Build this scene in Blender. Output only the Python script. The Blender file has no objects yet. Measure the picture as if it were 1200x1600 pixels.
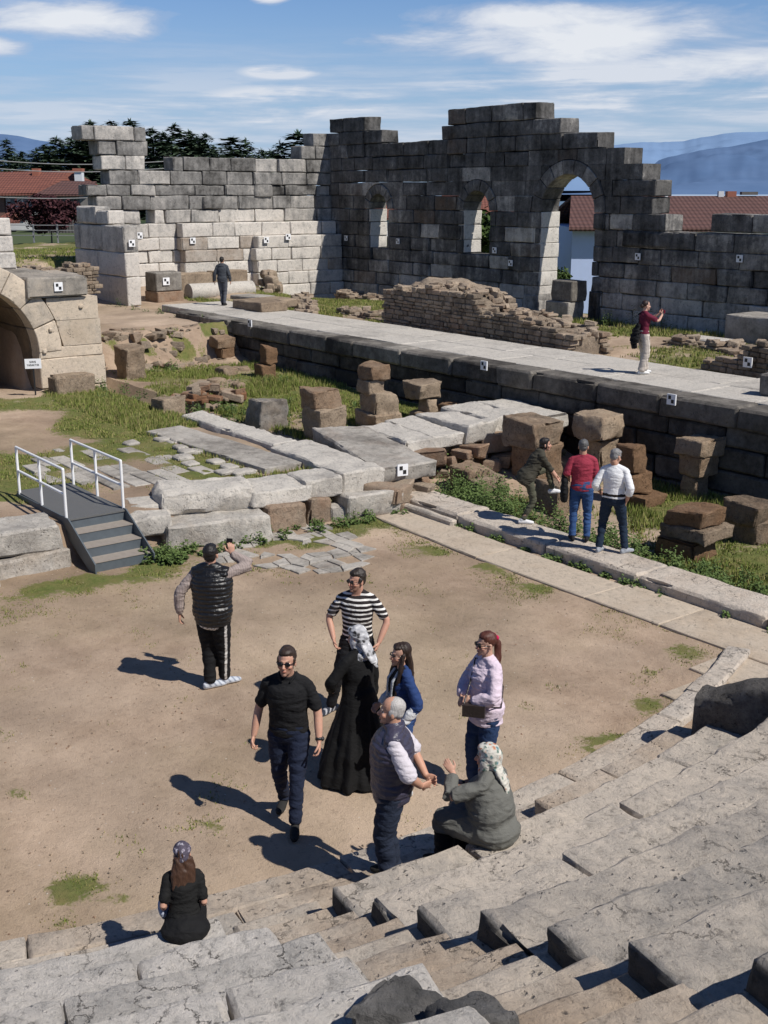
import bpy, math, random
import numpy as np
from mathutils import Vector, Matrix
random.seed(7)
rng = np.random.default_rng(11)
PI = math.pi
scene = bpy.context.scene
COL = scene.collection

# ------------------------------------------------------------------ camera geometry
# world: x runs along the stage towards the right/near side, y runs away across the stage, z up.
# orchestra floor is z = 0, the photographer's eye is at (0, 0, 5.8)
F = 1800.0; HZ = 300.0; H = 5.8
PITCH = math.atan((800 - HZ) / F)
_n = math.hypot(1419, 1868)
UX = (1419 / _n, -1868 / _n)      # world x as (camera right, camera forward)
VY = (1868 / _n, 1419 / _n)       # world y as (camera right, camera forward)

def ray(px, py):
    x = (px - 600) / F; y = -(py - 800) / F
    c, s = math.cos(PITCH), math.sin(PITCH)
    r = x; f = c + y * s; z = -s + y * c
    return (r * UX[0] + f * UX[1], r * VY[0] + f * VY[1], z)

def P(px, py, z=0.0):
    d = ray(px, py); t = (z - H) / d[2]
    return np.array([d[0] * t, d[1] * t, z])

def PV(px, py, v):
    d = ray(px, py); t = v / d[1]
    return np.array([d[0] * t, v, H + d[2] * t])

def PD(px, py, D):                 # point at horizontal forward distance D
    d = ray(px, py); f = d[0] * UX[1] + d[1] * VY[1]; t = D / f
    return np.array([d[0] * t, d[1] * t, H + d[2] * t])

def cam2w(r, f):                   # camera right/forward -> world xy
    return np.array([r * UX[0] + f * UX[1], r * VY[0] + f * VY[1]])

def face(r, f):                    # rotation about z so that local +y looks along (right, forward)
    w = cam2w(r, f); return math.atan2(-w[0], w[1])

cam = bpy.data.cameras.new('camera'); camo = bpy.data.objects.new('camera', cam); COL.objects.link(camo)
cam.sensor_fit = 'VERTICAL'; cam.sensor_height = 36.0; cam.sensor_width = 27.0
cam.lens = F / 1600 * 36.0
cam.clip_start = 0.1; cam.clip_end = 40000
camo.location = (0, 0, H)
camo.rotation_euler = (PI / 2 - PITCH, 0, math.atan2(-UX[1] * -1 * -1, VY[1]) if False else math.atan2(-UX[1], VY[1]))
scene.camera = camo

# ------------------------------------------------------------------ numpy noise
def _hash(ix, iy, iz, seed):
    h = (ix.astype(np.uint32) * np.uint32(374761393) + iy.astype(np.uint32) * np.uint32(668265263)
         + iz.astype(np.uint32) * np.uint32(2147483647) + np.uint32((seed * 1274126177) & 0xffffffff))
    h = (h ^ (h >> np.uint32(13))) * np.uint32(1274126177)
    h = h ^ (h >> np.uint32(16))
    return (h & np.uint32(0xffffff)).astype(np.float64) / 8388607.5 - 1.0

def vn(p, seed=0):
    p = np.asarray(p, float)
    i = np.floor(p).astype(np.int64); f = p - i
    f = f * f * (3 - 2 * f)
    out = 0
    for dx in (0, 1):
        for dy in (0, 1):
            for dz in (0, 1):
                w = (f[:, 0] if dx else 1 - f[:, 0]) * (f[:, 1] if dy else 1 - f[:, 1]) * (f[:, 2] if dz else 1 - f[:, 2])
                out = out + w * _hash(i[:, 0] + dx, i[:, 1] + dy, i[:, 2] + dz, seed)
    return out

def fbm(p, o=4, seed=0, g=.5):
    p = np.asarray(p, float); a = 1; s = 0; t = 0
    for k in range(o):
        s = s + a * vn(p * 2 ** k + 17.3 * k, seed + k); t += a; a *= g
    return s / t

def ss(a, b, x):
    t = np.clip((x - a) / (b - a), 0, 1); return t * t * (3 - 2 * t)

# ------------------------------------------------------------------ mesh collecting
class MB:
    def __init__(s): s.v = []; s.q = []; s.t = []; s.c = []; s.qm = []; s.tm = []; s.n = 0; s.poly = []
    def add(s, V, Fc, col=(.5, .5, 0), m=0):
        V = np.asarray(V, float).reshape(-1, 3); Fc = np.asarray(Fc, np.int64)
        s.v.append(V)
        col = np.asarray(col, float)
        if col.ndim == 1: col = np.tile(col[:3], (len(V), 1))
        s.c.append(col[:, :3])
        if len(Fc):
            if Fc.shape[1] == 4: s.q.append(Fc + s.n); s.qm.append(np.full(len(Fc), m))
            else: s.t.append(Fc + s.n); s.tm.append(np.full(len(Fc), m))
        s.n += len(V); return s
    def build(s, name, mats, parent=None, smooth=True, loc=None, rz=0.0, base=False, sharp=27):
        V = np.concatenate(s.v) if s.v else np.zeros((0, 3)); C = np.concatenate(s.c)
        if base and loc is None:
            lo = V.min(0); hi = V.max(0)
            loc = np.array([(lo[0] + hi[0]) / 2, (lo[1] + hi[1]) / 2, lo[2]]); V = V - loc
        q = np.concatenate(s.q) if s.q else np.zeros((0, 4), np.int64)
        t = np.concatenate(s.t) if s.t else np.zeros((0, 3), np.int64)
        me = bpy.data.meshes.new(name)
        nl = len(q) * 4 + len(t) * 3
        me.vertices.add(len(V)); me.vertices.foreach_set('co', V.astype(np.float32).ravel())
        me.loops.add(nl); me.loops.foreach_set('vertex_index', np.concatenate([q.ravel(), t.ravel()]).astype(np.int32))
        me.polygons.add(len(q) + len(t))
        ls = np.concatenate([np.arange(len(q)) * 4, len(q) * 4 + np.arange(len(t)) * 3]).astype(np.int32)
        me.polygons.foreach_set('loop_start', ls)
        mi = np.concatenate([np.concatenate(s.qm) if s.qm else np.zeros(0), np.concatenate(s.tm) if s.tm else np.zeros(0)]).astype(np.int32)
        if not isinstance(mats, (list, tuple)): mats = [mats]
        for m in mats: me.materials.append(m)
        me.polygons.foreach_set('material_index', mi)
        me.update(calc_edges=True)
        me.polygons.foreach_set('use_smooth', np.full(len(q) + len(t), bool(smooth)))
        if smooth and sharp: me.set_sharp_from_angle(angle=math.radians(sharp))
        at = me.color_attributes.new('Col', 'FLOAT_COLOR', 'POINT')
        at.data.foreach_set('color', np.concatenate([C, np.ones((len(C), 1))], 1).astype(np.float32).ravel())
        me.validate()
        o = bpy.data.objects.new(name, me); COL.objects.link(o)
        if parent is not None: o.parent = parent
        if loc is not None: o.location = loc
        o.rotation_euler = (0, 0, rz)
        return o

def empty(name, loc=(0, 0, 0), rz=0.0):
    o = bpy.data.objects.new(name, None); COL.objects.link(o); o.location = loc; o.rotation_euler = (0, 0, rz)
    o.empty_display_size = .1; return o

def tag(o, label=None, cat=None, group=None, kind=None):
    if label: o['label'] = label
    if cat: o['category'] = cat
    if group: o['group'] = group
    if kind: o['kind'] = kind
    return o

# ------------------------------------------------------------------ shapes
def axis_pts(L, step, b):
    b = min(b, L * .3)
    n = max(1, int(round((L - 2 * b) / step)))
    return np.concatenate([[0], np.linspace(b, L - b, n + 1), [L]])

def gridbox(L, W, Hh, step=.25, bev=.03, rough=.012, seed=0, chip=1.0, big=0.0, nscale=2.5, cj=0.0):
    """stone block: box grid with worn, chipped edges; x 0..L, y 0..W, z 0..Hh"""
    X = axis_pts(L, step, bev); Y = axis_pts(W, step, bev); Z = axis_pts(Hh, step, bev)
    nx, ny, nz = len(X), len(Y), len(Z)
    I, J, K = np.meshgrid(np.arange(nx), np.arange(ny), np.arange(nz), indexing='ij')
    m = (I == 0) | (I == nx - 1) | (J == 0) | (J == ny - 1) | (K == 0) | (K == nz - 1)
    idx = np.full((nx, ny, nz), -1, np.int64); idx[m] = np.arange(m.sum())
    i, j, k = I[m], J[m], K[m]
    V = np.stack([X[i], Y[j], Z[k]], 1)
    sx = (i == nx - 1) * 1.0 - (i == 0); sy = (j == ny - 1) * 1.0 - (j == 0); sz = (k == nz - 1) * 1.0 - (k == 0)
    S = np.stack([sx, sy, sz], 1); ext = np.abs(S).sum(1)
    nz1 = vn(V * 4.0 + seed * 7.7, seed) * .35 + vn(V * 13.0 + seed * 2.7, seed + 2) * .3 + .5
    nz2 = np.clip(vn(V * 1.7 + seed * 3.1, seed + 5) * 2.2 - .9, 0, 1)
    e = ext >= 2
    pull = bev * (.22 + .35 * nz1 + chip * 1.5 * nz2)
    V = V - S * np.where(e, pull, 0)[:, None]
    d = fbm(V * nscale + seed * 11.3, 3, seed + 9)
    V = V + S * (d * rough)[:, None]
    if cj:
        cr = np.random.default_rng(seed + 99).uniform(-cj, cj, (2, 2, 2, 3)); a_, b_, c_ = V[:, :1] / L, V[:, 1:2] / W, V[:, 2:] / Hh; off = 0
        for i0 in (0, 1):
            for j0 in (0, 1):
                for k0 in (0, 1): off = off + cr[i0, j0, k0] * (a_ if i0 else 1 - a_) * (b_ if j0 else 1 - b_) * (c_ if k0 else 1 - c_)
        V = V + off
    if big:
        d3 = np.stack([vn(V * 1.3 + seed * 5.1 + 31 * a, seed + 20 + a) for a in range(3)], 1)
        V = V + d3 * big
    fs = []
    def sd(a, flip):
        q = np.stack([a[:-1, :-1], a[1:, :-1], a[1:, 1:], a[:-1, 1:]], -1).reshape(-1, 4)
        fs.append(q[:, ::-1] if flip else q)
    sd(idx[:, :, 0], True); sd(idx[:, :, -1], False)
    sd(idx[:, 0, :], False); sd(idx[:, -1, :], True)
    sd(idx[0, :, :], True); sd(idx[-1, :, :], False)
    return V, np.concatenate(fs)

def rotz(V, a):
    c, s = math.cos(a), math.sin(a); V = np.asarray(V, float)
    return np.stack([V[:, 0] * c - V[:, 1] * s, V[:, 0] * s + V[:, 1] * c, V[:, 2]], 1)

def boulder(L, W, Hh, seed, rnd=.5, rough=.05, step=.12):
    """weathered lump: box pushed towards an ellipsoid, base at z 0, centred in x, y"""
    V, Fq = gridbox(L, W, Hh, step=step, bev=.03, rough=0, seed=seed)
    c = np.array([L, W, Hh]) / 2; D = (V - c) / c
    n = np.linalg.norm(D, axis=1, keepdims=True); mx = np.abs(D).max(1, keepdims=True)
    E_ = D / np.maximum(n, 1e-6) * mx ** .2 * 1.12
    D = D * (1 - rnd) + E_ * rnd
    V = D * c + c
    d = np.stack([fbm(V * 2.2 + seed * 3.3 + 9 * a, 4, seed + a * 3, .6) for a in range(3)], 1)
    V = V + d * rough * 1.6
    V = V - np.array([L / 2, W / 2, 0])
    return V, Fq

def simplebox(x0, x1, y0, y1, z0, z1):
    V = np.array([[x, y, z] for z in (z0, z1) for y in (y0, y1) for x in (x0, x1)], float)
    Fq = np.array([[0, 2, 3, 1], [4, 5, 7, 6], [0, 1, 5, 4], [2, 6, 7, 3], [0, 4, 6, 2], [1, 3, 7, 5]])
    return V, Fq

def tube(pts, rad, n=8):
    """round tube along points with end caps"""
    pts = np.asarray(pts, float); m = len(pts)
    rad = np.full(m, rad) if np.isscalar(rad) else np.asarray(rad, float)
    return loft(pts, [(r, r) for r in rad], (0.31, .2, .93), n)

def loft(pts, rad, side, n=14, cap=.5):
    """closed tube of elliptical rings; side = direction (or one per ring) of the first radius"""
    pts = np.asarray(pts, float); m = len(pts)
    sd = np.asarray(side, float)
    if sd.ndim == 1: sd = np.tile(sd, (m, 1))
    T = np.gradient(pts, axis=0); T /= np.linalg.norm(T, axis=1, keepdims=True) + 1e-9
    A = sd - (sd * T).sum(1, keepdims=True) * T
    bad = np.linalg.norm(A, axis=1) < 1e-3
    if bad.any():
        alt = np.cross(T[bad], [0, 1, .1]); A[bad] = alt
    A /= np.linalg.norm(A, axis=1, keepdims=True) + 1e-9
    B = np.cross(T, A)
    rad = [tuple(r) for r in rad]
    P_ = list(pts); R_ = list(rad); A_ = list(A); B_ = list(B)
    r0 = min(rad[0]); r1 = min(rad[-1])
    if cap > 0:
        P_ = [pts[0] - T[0] * r0 * cap] + P_ + [pts[-1] + T[-1] * r1 * cap]
        R_ = [(rad[0][0] * .62, rad[0][1] * .62)] + R_ + [(rad[-1][0] * .62, rad[-1][1] * .62)]
        A_ = [A[0]] + A_ + [A[-1]]; B_ = [B[0]] + B_ + [B[-1]]
    th = np.arange(n) * 2 * PI / n
    V = []
    for p, r, a, b in zip(P_, R_, A_, B_):
        V.append(p + r[0] * np.cos(th)[:, None] * a + r[1] * np.sin(th)[:, None] * b)
    k = len(P_); V = np.concatenate(V)
    ii = np.arange(n); jj = (ii + 1) % n
    Fq = np.concatenate([np.stack([r * n + ii, r * n + jj, (r + 1) * n + jj, (r + 1) * n + ii], 1) for r in range(k - 1)])
    c0 = len(V); V = np.concatenate([V, [V[:n].mean(0)], [V[(k - 1) * n:k * n].mean(0)]])
    t0 = np.stack([np.full(n, c0), jj, ii, np.full(n, c0)], 1); t1 = np.stack([np.full(n, c0 + 1), (k - 1) * n + ii, (k - 1) * n + jj, np.full(n, c0 + 1)], 1)
    return V, (Fq, t0[:, :3], t1[:, :3])

def addloft(mb, lf, col=(.5, .5, .5), m=0):
    V, (q, t0, t1) = lf
    n0 = mb.n; mb.add(V, q, col, m)
    for t in (t0, t1): mb.t.append(t + n0); mb.tm.append(np.full(len(t), m))

def ellipsoid(c, r, nu=16, nv=10, R=None):
    th = np.linspace(0, PI, nv + 1)[1:-1]; ph = np.arange(nu) * 2 * PI / nu
    V = [[0, 0, 1]] + [[math.sin(t) * math.cos(p), math.sin(t) * math.sin(p), math.cos(t)] for t in th for p in ph] + [[0, 0, -1]]
    V = np.array(V) * np.array(r)
    if R is not None: V = V @ np.asarray(R).T
    V = V + np.array(c)
    ii = np.arange(nu); jj = (ii + 1) % nu
    q = np.concatenate([np.stack([1 + k * nu + ii, 1 + (k + 1) * nu + ii, 1 + (k + 1) * nu + jj, 1 + k * nu + jj], 1) for k in range(nv - 2)])
    t0 = np.stack([np.zeros(nu, int), 1 + ii, 1 + jj], 1); L = len(V) - 1
    t1 = np.stack([np.full(nu, L), 1 + (nv - 2) * nu + jj, 1 + (nv - 2) * nu + ii], 1)
    return V, (q, t0, t1)

# ------------------------------------------------------------------ materials
class NT:
    def __init__(s, name):
        s.m = bpy.data.materials.new(name); s.m.use_nodes = True; s.t = s.m.node_tree
        s.t.nodes.clear()
        s.out = s.t.nodes.new('ShaderNodeOutputMaterial'); s.b = s.t.nodes.new('ShaderNodeBsdfPrincipled')
        s.t.links.new(s.b.outputs[0], s.out.inputs[0])
    def put(s, sock, v):
        if isinstance(v, bpy.types.NodeSocket): s.t.links.new(v, sock)
        elif isinstance(v, (tuple, list)) and sock.type == 'RGBA' and len(v) == 3: sock.default_value = (*v, 1)
        else: sock.default_value = v
    def n(s, typ, out=0, props=None, **kw):
        nd = s.t.nodes.new(typ)
        for k, v in (props or {}).items(): setattr(nd, k, v)
        for k, v in kw.items():
            key = int(k[1:]) if k[0] == 'i' and k[1:].isdigit() else k.replace('_', ' ')
            s.put(nd.inputs[key], v)
        return nd.outputs[out]
    def math(s, op, a, b=0.0, c=False):
        return s.n('ShaderNodeMath', 0, {'operation': op, 'use_clamp': c}, i0=a, i1=b)
    def mix(s, f, a, b, mode='MIX'):
        nd = s.t.nodes.new('ShaderNodeMix'); nd.data_type = 'RGBA'; nd.blend_type = mode
        s.put(nd.inputs[0], f); s.put(nd.inputs[6], a); s.put(nd.inputs[7], b); return nd.outputs[2]
    def ramp(s, f, *st):
        nd = s.t.nodes.new('ShaderNodeValToRGB'); e = nd.color_ramp.elements
        while len(e) < len(st): e.new(.5)
        for el, (p, c) in zip(e, st):
            el.position = p; el.color = (c, c, c, 1) if np.isscalar(c) else (*c, 1)
        s.put(nd.inputs[0], f); return nd.outputs[0]
    def noise(s, vec, scale, detail=4, rough=.55, dist=0.0, out=0):
        return s.n('ShaderNodeTexNoise', out, None, Vector=vec, Scale=scale, Detail=detail, Roughness=rough, Distortion=dist)
    def pos(s): return s.n('ShaderNodeNewGeometry', 0)
    def obj(s): return s.n('ShaderNodeTexCoord', 3)
    def scale(s, vec, xyz): return s.n('ShaderNodeVectorMath', 0, {'operation': 'MULTIPLY'}, i0=vec, i1=xyz)
    def bump(s, h, st=.5, dist=.02, nrm=None):
        kw = dict(Height=h, Strength=st, Distance=dist)
        if nrm is not None: kw['Normal'] = nrm
        return s.n('ShaderNodeBump', 0, None, **kw)
    def attr(s):
        nd = s.t.nodes.new('ShaderNodeAttribute'); nd.attribute_name = 'Col'; sp = s.t.nodes.new('ShaderNodeSeparateColor')
        s.t.links.new(nd.outputs[0], sp.inputs[0]); return sp.outputs[0], sp.outputs[1], sp.outputs[2], nd.outputs[0]
    def fin(s, color, rough=.8, normal=None, **kw):
        s.put(s.b.inputs['Base Color'], color); s.put(s.b.inputs['Roughness'], rough)
        if normal is not None: s.put(s.b.inputs['Normal'], normal)
        for k, v in kw.items(): s.put(s.b.inputs[k.replace('_', ' ')], v)
        return s.m

def stone(name, light, grey, dark, brown, sc=1.0, spots=.5, streak=0.0, bump=.6, crack=0.0, cracksc=1.2):
    """Col: r tone, g weathering (0 fresh .. 1 black crust), b brown share"""
    s = NT(name); p = s.pos(); r, g, b, _ = s.attr()
    n1 = s.noise(p, .9 * sc, 6, .62); n2 = s.noise(p, 5 * sc, 8, .7); n3 = s.noise(p, 15 * sc, 8, .75); n0 = s.noise(p, .32 * sc, 3, .55)
    w = s.math('ADD', g, s.math('MULTIPLY', s.math('SUBTRACT', n1, .5), 1.1))
    w = s.math('ADD', w, s.math('MULTIPLY', s.math('SUBTRACT', n2, .5), .75))
    w = s.math('ADD', w, s.math('MULTIPLY', s.math('SUBTRACT', n0, .5), .55))
    if streak:
        st = s.noise(s.scale(p, (2.2, 2.2, .16)), 1.6, 5, .6)
        w = s.math('ADD', w, s.math('MULTIPLY', s.math('SUBTRACT', st, .5), streak))
    c = s.mix(s.ramp(w, (.12, 0.), (.58, 1.)), light, grey)
    c = s.mix(s.ramp(w, (.58, 0.), (1.0, 1.)), c, dark)
    bf = s.math('ADD', b, s.math('MULTIPLY', s.math('SUBTRACT', s.noise(p, 1.7 * sc, 4), .5), .5), True)
    c = s.mix(s.ramp(bf, (.3, 0.), (.75, 1.)), c, s.mix(n2, brown, tuple(x * .55 for x in brown)))
    tone = s.math('ADD', s.math('MULTIPLY', r, .36), .80)
    c = s.mix(1.0, c, s.n('ShaderNodeCombineColor', 0, None, Red=tone, Green=tone, Blue=tone), 'MULTIPLY')
    nm = s.noise(p, 7.0 * sc, 10, .78, .4)
    c = s.mix(1.0, c, s.ramp(nm, (.30, tuple([1 - spots] * 3)), (.47, (.95, .95, .95)), (.58, (1.0, .99, .98)), (.74, (1.28, 1.25, 1.22))), 'MULTIPLY')
    sp = s.ramp(n3, (.30, tuple([1 - spots * .9] * 3)), (.46, (1., 1., 1.)))
    c = s.mix(1.0, c, sp, 'MULTIPLY')
    pv = s.n('ShaderNodeVectorMath', 0, {'operation': 'ADD'}, i0=p, i1=s.scale(s.noise(p, 9 * sc, 3, .6, out=1), (.12, .12, .12)))
    vp = s.n('ShaderNodeTexVoronoi', 0, {'feature': 'F1'}, Vector=pv, Scale=11.0 * sc)
    pit = s.math('MULTIPLY', s.ramp(vp, (.10, 1.), (.26, 0.)), s.ramp(s.noise(p, 2.3 * sc, 3), (.46, 0.), (.60, 1.)))
    c = s.mix(s.math('MULTIPLY', pit, spots * 1.1), c, tuple(x * .8 for x in dark))
    h = s.math('ADD', s.math('MULTIPLY', nm, .8), s.math('ADD', s.math('MULTIPLY', n3, .35), s.math('MULTIPLY', pit, -.5)))
    if crack:
        wv = s.n('ShaderNodeVectorMath', 0, {'operation': 'ADD'}, i0=p, i1=s.scale(s.noise(p, 3.5, 7, .7, out=1), (.5, .5, .5)))
        vo = s.n('ShaderNodeTexVoronoi', 0, {'feature': 'DISTANCE_TO_EDGE'}, Vector=wv, Scale=cracksc)
        ck = s.ramp(vo, (.0, 0.), (.016, 1.))
        gate = s.ramp(s.noise(p, 1.3, 5, .65), (.50, 1.), (.58, 0.))
        ck = s.math('MAXIMUM', ck, gate)
        c = s.mix(s.math('MULTIPLY', s.math('SUBTRACT', 1.0, ck), crack), c, tuple(x * .3 for x in grey))
        h = s.math('ADD', h, s.math('MULTIPLY', ck, .4))
    nb = s.bump(h, bump, .045)
    return s.fin(c, .92, nb, Specular_IOR_Level=.2)

M = {}
M['wall'] = stone('weathered_marble', (.58, .54, .485), (.25, .24, .225), (.045, .043, .04), (.24, .155, .09), 1.0, .5, .55)
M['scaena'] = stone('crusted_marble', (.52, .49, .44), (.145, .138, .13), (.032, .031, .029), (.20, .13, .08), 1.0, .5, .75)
M['stage'] = stone('stage_stone', (.42, .39, .345), (.17, .155, .135), (.045, .04, .036), (.21, .12, .07), 1.0, .45, .35)
M['seat'] = stone('seat_marble', (.54, .475, .40), (.29, .27, .245), (.08, .075, .07), (.46, .345, .245), 1.3, .55, 0, .9, .5, 1.6)
M['sand'] = stone('brown_sandstone', (.43, .335, .24), (.25, .19, .135), (.06, .05, .042), (.29, .175, .10), 1.9, .6, .25, 1.4)
M['marble'] = stone('white_rough_marble', (.52, .485, .43), (.27, .25, .225), (.11, .10, .09), (.33, .23, .14), 1.6, .5, 0, .9)
M['cream'] = stone('cream_limestone', (.56, .47, .365), (.31, .28, .24), (.085, .08, .07), (.42, .30, .19), .9, .4, .25, .6)
M['rubble'] = stone('rubble_masonry', (.37, .295, .22), (.20, .16, .12), (.075, .055, .04), (.30, .15, .08), 2.0, .55, 0, 1.0)
M['dark'] = stone('dark_coping_stone', (.30, .285, .26), (.14, .13, .12), (.045, .043, .04), (.2, .13, .085), 2.2, .55, .2, 1.3)

def plain(name, col, rough=.6, var=.15, sc=20, metal=0.0, bump=.15, coords='obj'):
    s = NT(name); p = s.obj() if coords == 'obj' else s.pos(); n = s.noise(p, sc, 4, .6)
    c = s.mix(n, tuple(x * (1 - var) for x in col), tuple(min(1, x * (1 + var)) for x in col))
    return s.fin(c, rough, s.bump(n, bump, .01), Metallic=metal)
M['white_paint'] = plain('white_paint', (.78, .78, .77), .4, .06)
M['black_paint'] = plain('black_paint', (.015, .015, .016), .5)
M['steel'] = plain('painted_grey_steel', (.105, .125, .14), .5, .22, 9, .25)
M['board'] = plain('white_sign_board', (.8, .8, .8), .5, .04)
M['target_white'] = plain('target_white', (.8, .8, .8), .6, .04)
M['target_black'] = plain('target_black', (.012, .012, .012), .6, .1)
SUN_E = 5.0; SKY_S = .07
SKY_T = (.80, 1.02, 1.48); HAZE_C = (5.6, 8.0, 11.8); CLOUD_D = (6.2, 7.4, 9.8); CLOUD_L = (12.2, 12.4, 12.8)
M['marble_seat'] = stone('white_flaking_marble', (.60, .56, .51), (.34, .325, .30), (.13, .125, .12), (.46, .36, .27), 1.5, .55, 0, 1.1, .85, 2.0)
M['grey_rock'] = stone('grey_rough_rock', (.27, .26, .25), (.15, .145, .14), (.05, .05, .048), (.25, .2, .15), 2.0, .5, 0, 1.2)
M['tread'] = plain('worn_rusty_tread', (.27, .235, .20), .7, .25, 12); M['tread_dark'] = plain('dark_chequer_plate', (.13, .13, .125), .6, .2, 40, .2, .4); M['wire'] = plain('grey_wire', (.25, .25, .25), .6)
M['path'] = stone('worn_concrete', (.47, .395, .31), (.30, .26, .21), (.12, .11, .1), (.40, .29, .19), 1.1, .4, 0, .5)
# ================================================================== terrain
CX, CY, RC = -21.1, 6.74, 13.72
FLAG = P(458, 856)
def terr(u, v):
    u = np.asarray(u, float); v = np.asarray(v, float)
    D = -(u * 0.7963) + v * 0.6049; r = u * 0.6049 + v * 0.7963
    D = np.maximum(D, .1); t = r / D
    L = ss(-.03, -.16, t)
    zl = 3.0 + .6 * ss(60, 100, D) - 50 * ss(260, 900, D)
    zr = 1.25 - 3.2 * ss(44, 62, D) - 44 * ss(75, 520, D)
    far = zl * L + zr * (1 - L)
    z = np.zeros_like(u)
    leftg = ss(-17.0, -17.7, u)
    z = z + .58 * leftg * (1 - ss(12.6, 13.6, v))
    pit = ss(13.7, 14.1, v)
    zp = -.15 + .52 * ss(-17.0, -19.5, u) + .15 * ss(-24, -31, u)
    z = z * (1 - pit) + zp * pit
    nb = vn(np.stack([u.ravel() * .9, v.ravel() * .9, u.ravel() * 0], 1), 3).reshape(u.shape)
    eb = ss(-32.6, -33.7, u + nb * .35)                       # earth bank at the left end of the pit
    hi = 1.52 + 1.5 * ss(14.5, 13.3, v + nb * .2)
    z = z * (1 - eb) + hi * eb
    ter = ss(-31.0, -32.2, u) * (1 - ss(12.75, 13.25, v))
    pas = (1 - ss(7.9, 7.7, v)) * (1 - ss(11.2, 11.4, v)) * ss(-36.2, -35.6, u)
    z = z * (1 - pas * ss(-30, -30.6, u)) + .52 * pas * ss(-30, -30.6, u); ter = ter * (1 - pas)
    z = z * (1 - ter) + 3.0 * ter
    st = ss(19.6, 19.9, v)                                    # behind the stage front
    zs = 1.45 + .12 * ss(23, 25, v) - .35 * ss(28, 31, v)
    z = z * (1 - st) + zs * st
    ew = ss(-46.8, -48.0, u)
    z = z * (1 - ew) + np.maximum(far, 2.2) * ew
    bk = ss(32.3, 34.5, v)
    z = z * (1 - bk) + far * bk
    nr = ss(45, 60, D)
    return z * (1 - nr) + far * nr

def grassmask(u, v):
    p = np.stack([u, v, u * 0], 1)
    n = fbm(p * .45, 4, 5) ; n2 = fbm(p * 1.7, 3, 9)
    r = np.hypot(u - CX, v - CY)
    g = np.full(len(u), .04)
    pit = ss(13.9, 14.2, v) * (1 - ss(18.9, 19.1, v)) * ss(-33.4, -32.6, u)
    g = np.maximum(g, pit * np.clip(.72 + n * 1.2 - .25 * ss(-27, -31, u), 0, 1))
    lg = ss(-17.0, -17.6, u) * (1 - ss(13.6, 14, v)) * ss(-31.5, -30.8, u)
    g = np.maximum(g, lg * np.clip(.64 + n * 1.6 + .45 * ss(10.5, 12.5, v) - .15 * ss(-21, -18, u) - .3 * ss(8.5, 5, v), 0, 1))
    hm = ss(-16.9, -16.2, u) * (1 - ss(12.9, 13.1, v))
    edge = ss(-14.0, -16.4, u + n * 1.6)
    g = np.maximum(g, hm * edge * np.clip(.62 + n * 1.2 + n2 * 1.3, 0, 1))
    tri = ss(10.7, 12.1, v + n * .9) * (1 - ss(12.05, 12.2, v))                    # strip of thin grass along the path
    g = np.maximum(g, hm * tri * np.clip(.58 + n2 * 1.5, 0, .8))
    rim = ss(RC - .9, RC - .1, r + n2 * .5) * (r < RC) * ss(6.4, 7.4, v)
    g = np.maximum(g, hm * rim * np.clip(.2 + n2 * 1.5, 0, .8))
    spot = np.clip((n2 + n - .62) * 3, 0, .6)
    g = np.maximum(g, hm * spot)
    for (x, y, rr, a) in [(*P(110, 1390)[:2], .42, .8), (*P(25, 1240)[:2], .2, .6), (*P(100, 1440)[:2], .22, .6), (*P(195, 1405)[:2], .14, .6), (*P(870, 1073)[:2], .22, .7), (*P(820, 1105)[:2], .16, .6), (*P(1070, 1020)[:2], .5, .6), (*P(15, 1150)[:2], .3, .4)]:
        g = np.maximum(g, a * ss(rr, rr * .3, np.hypot(u - x, v - y) + n2 * .12))
    st = ss(22.2, 22.9, v + n * .6) * (1 - ss(31.9, 32, v)) * ss(-46.5, -45.5, u)
    g = np.maximum(g, st * np.clip(.62 + n * 1.3 + .25 * ss(-30, -26, u), 0, 1))
    ter = np.maximum(ss(-46, -48, u), ss(-31.6, -32.6, u) * (1 - ss(13.5, 15, v)))
    g = np.maximum(g, ter * np.clip(.85 + n, 0, 1))
    g = np.maximum(g, ss(33, 34, v))
    bank = ss(-32.4, -33.2, u) * ss(-34.6, -33.8, u) * ss(14, 15, v) * (1 - ss(18.9, 19, v))
    g = np.maximum(g, bank * np.clip(.45 + n2 * 1.8, 0, .9))
    g = g * (1 - .95 * ((u > -23.5) & (u < -18.4) & (v > 11.1) & (v < 13.05)))
    g = g * (1 - ((u < -30.5) & (u > -36.5) & (v > 7.6) & (v < 11.5)))
    return np.clip(g, 0, 1)

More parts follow.
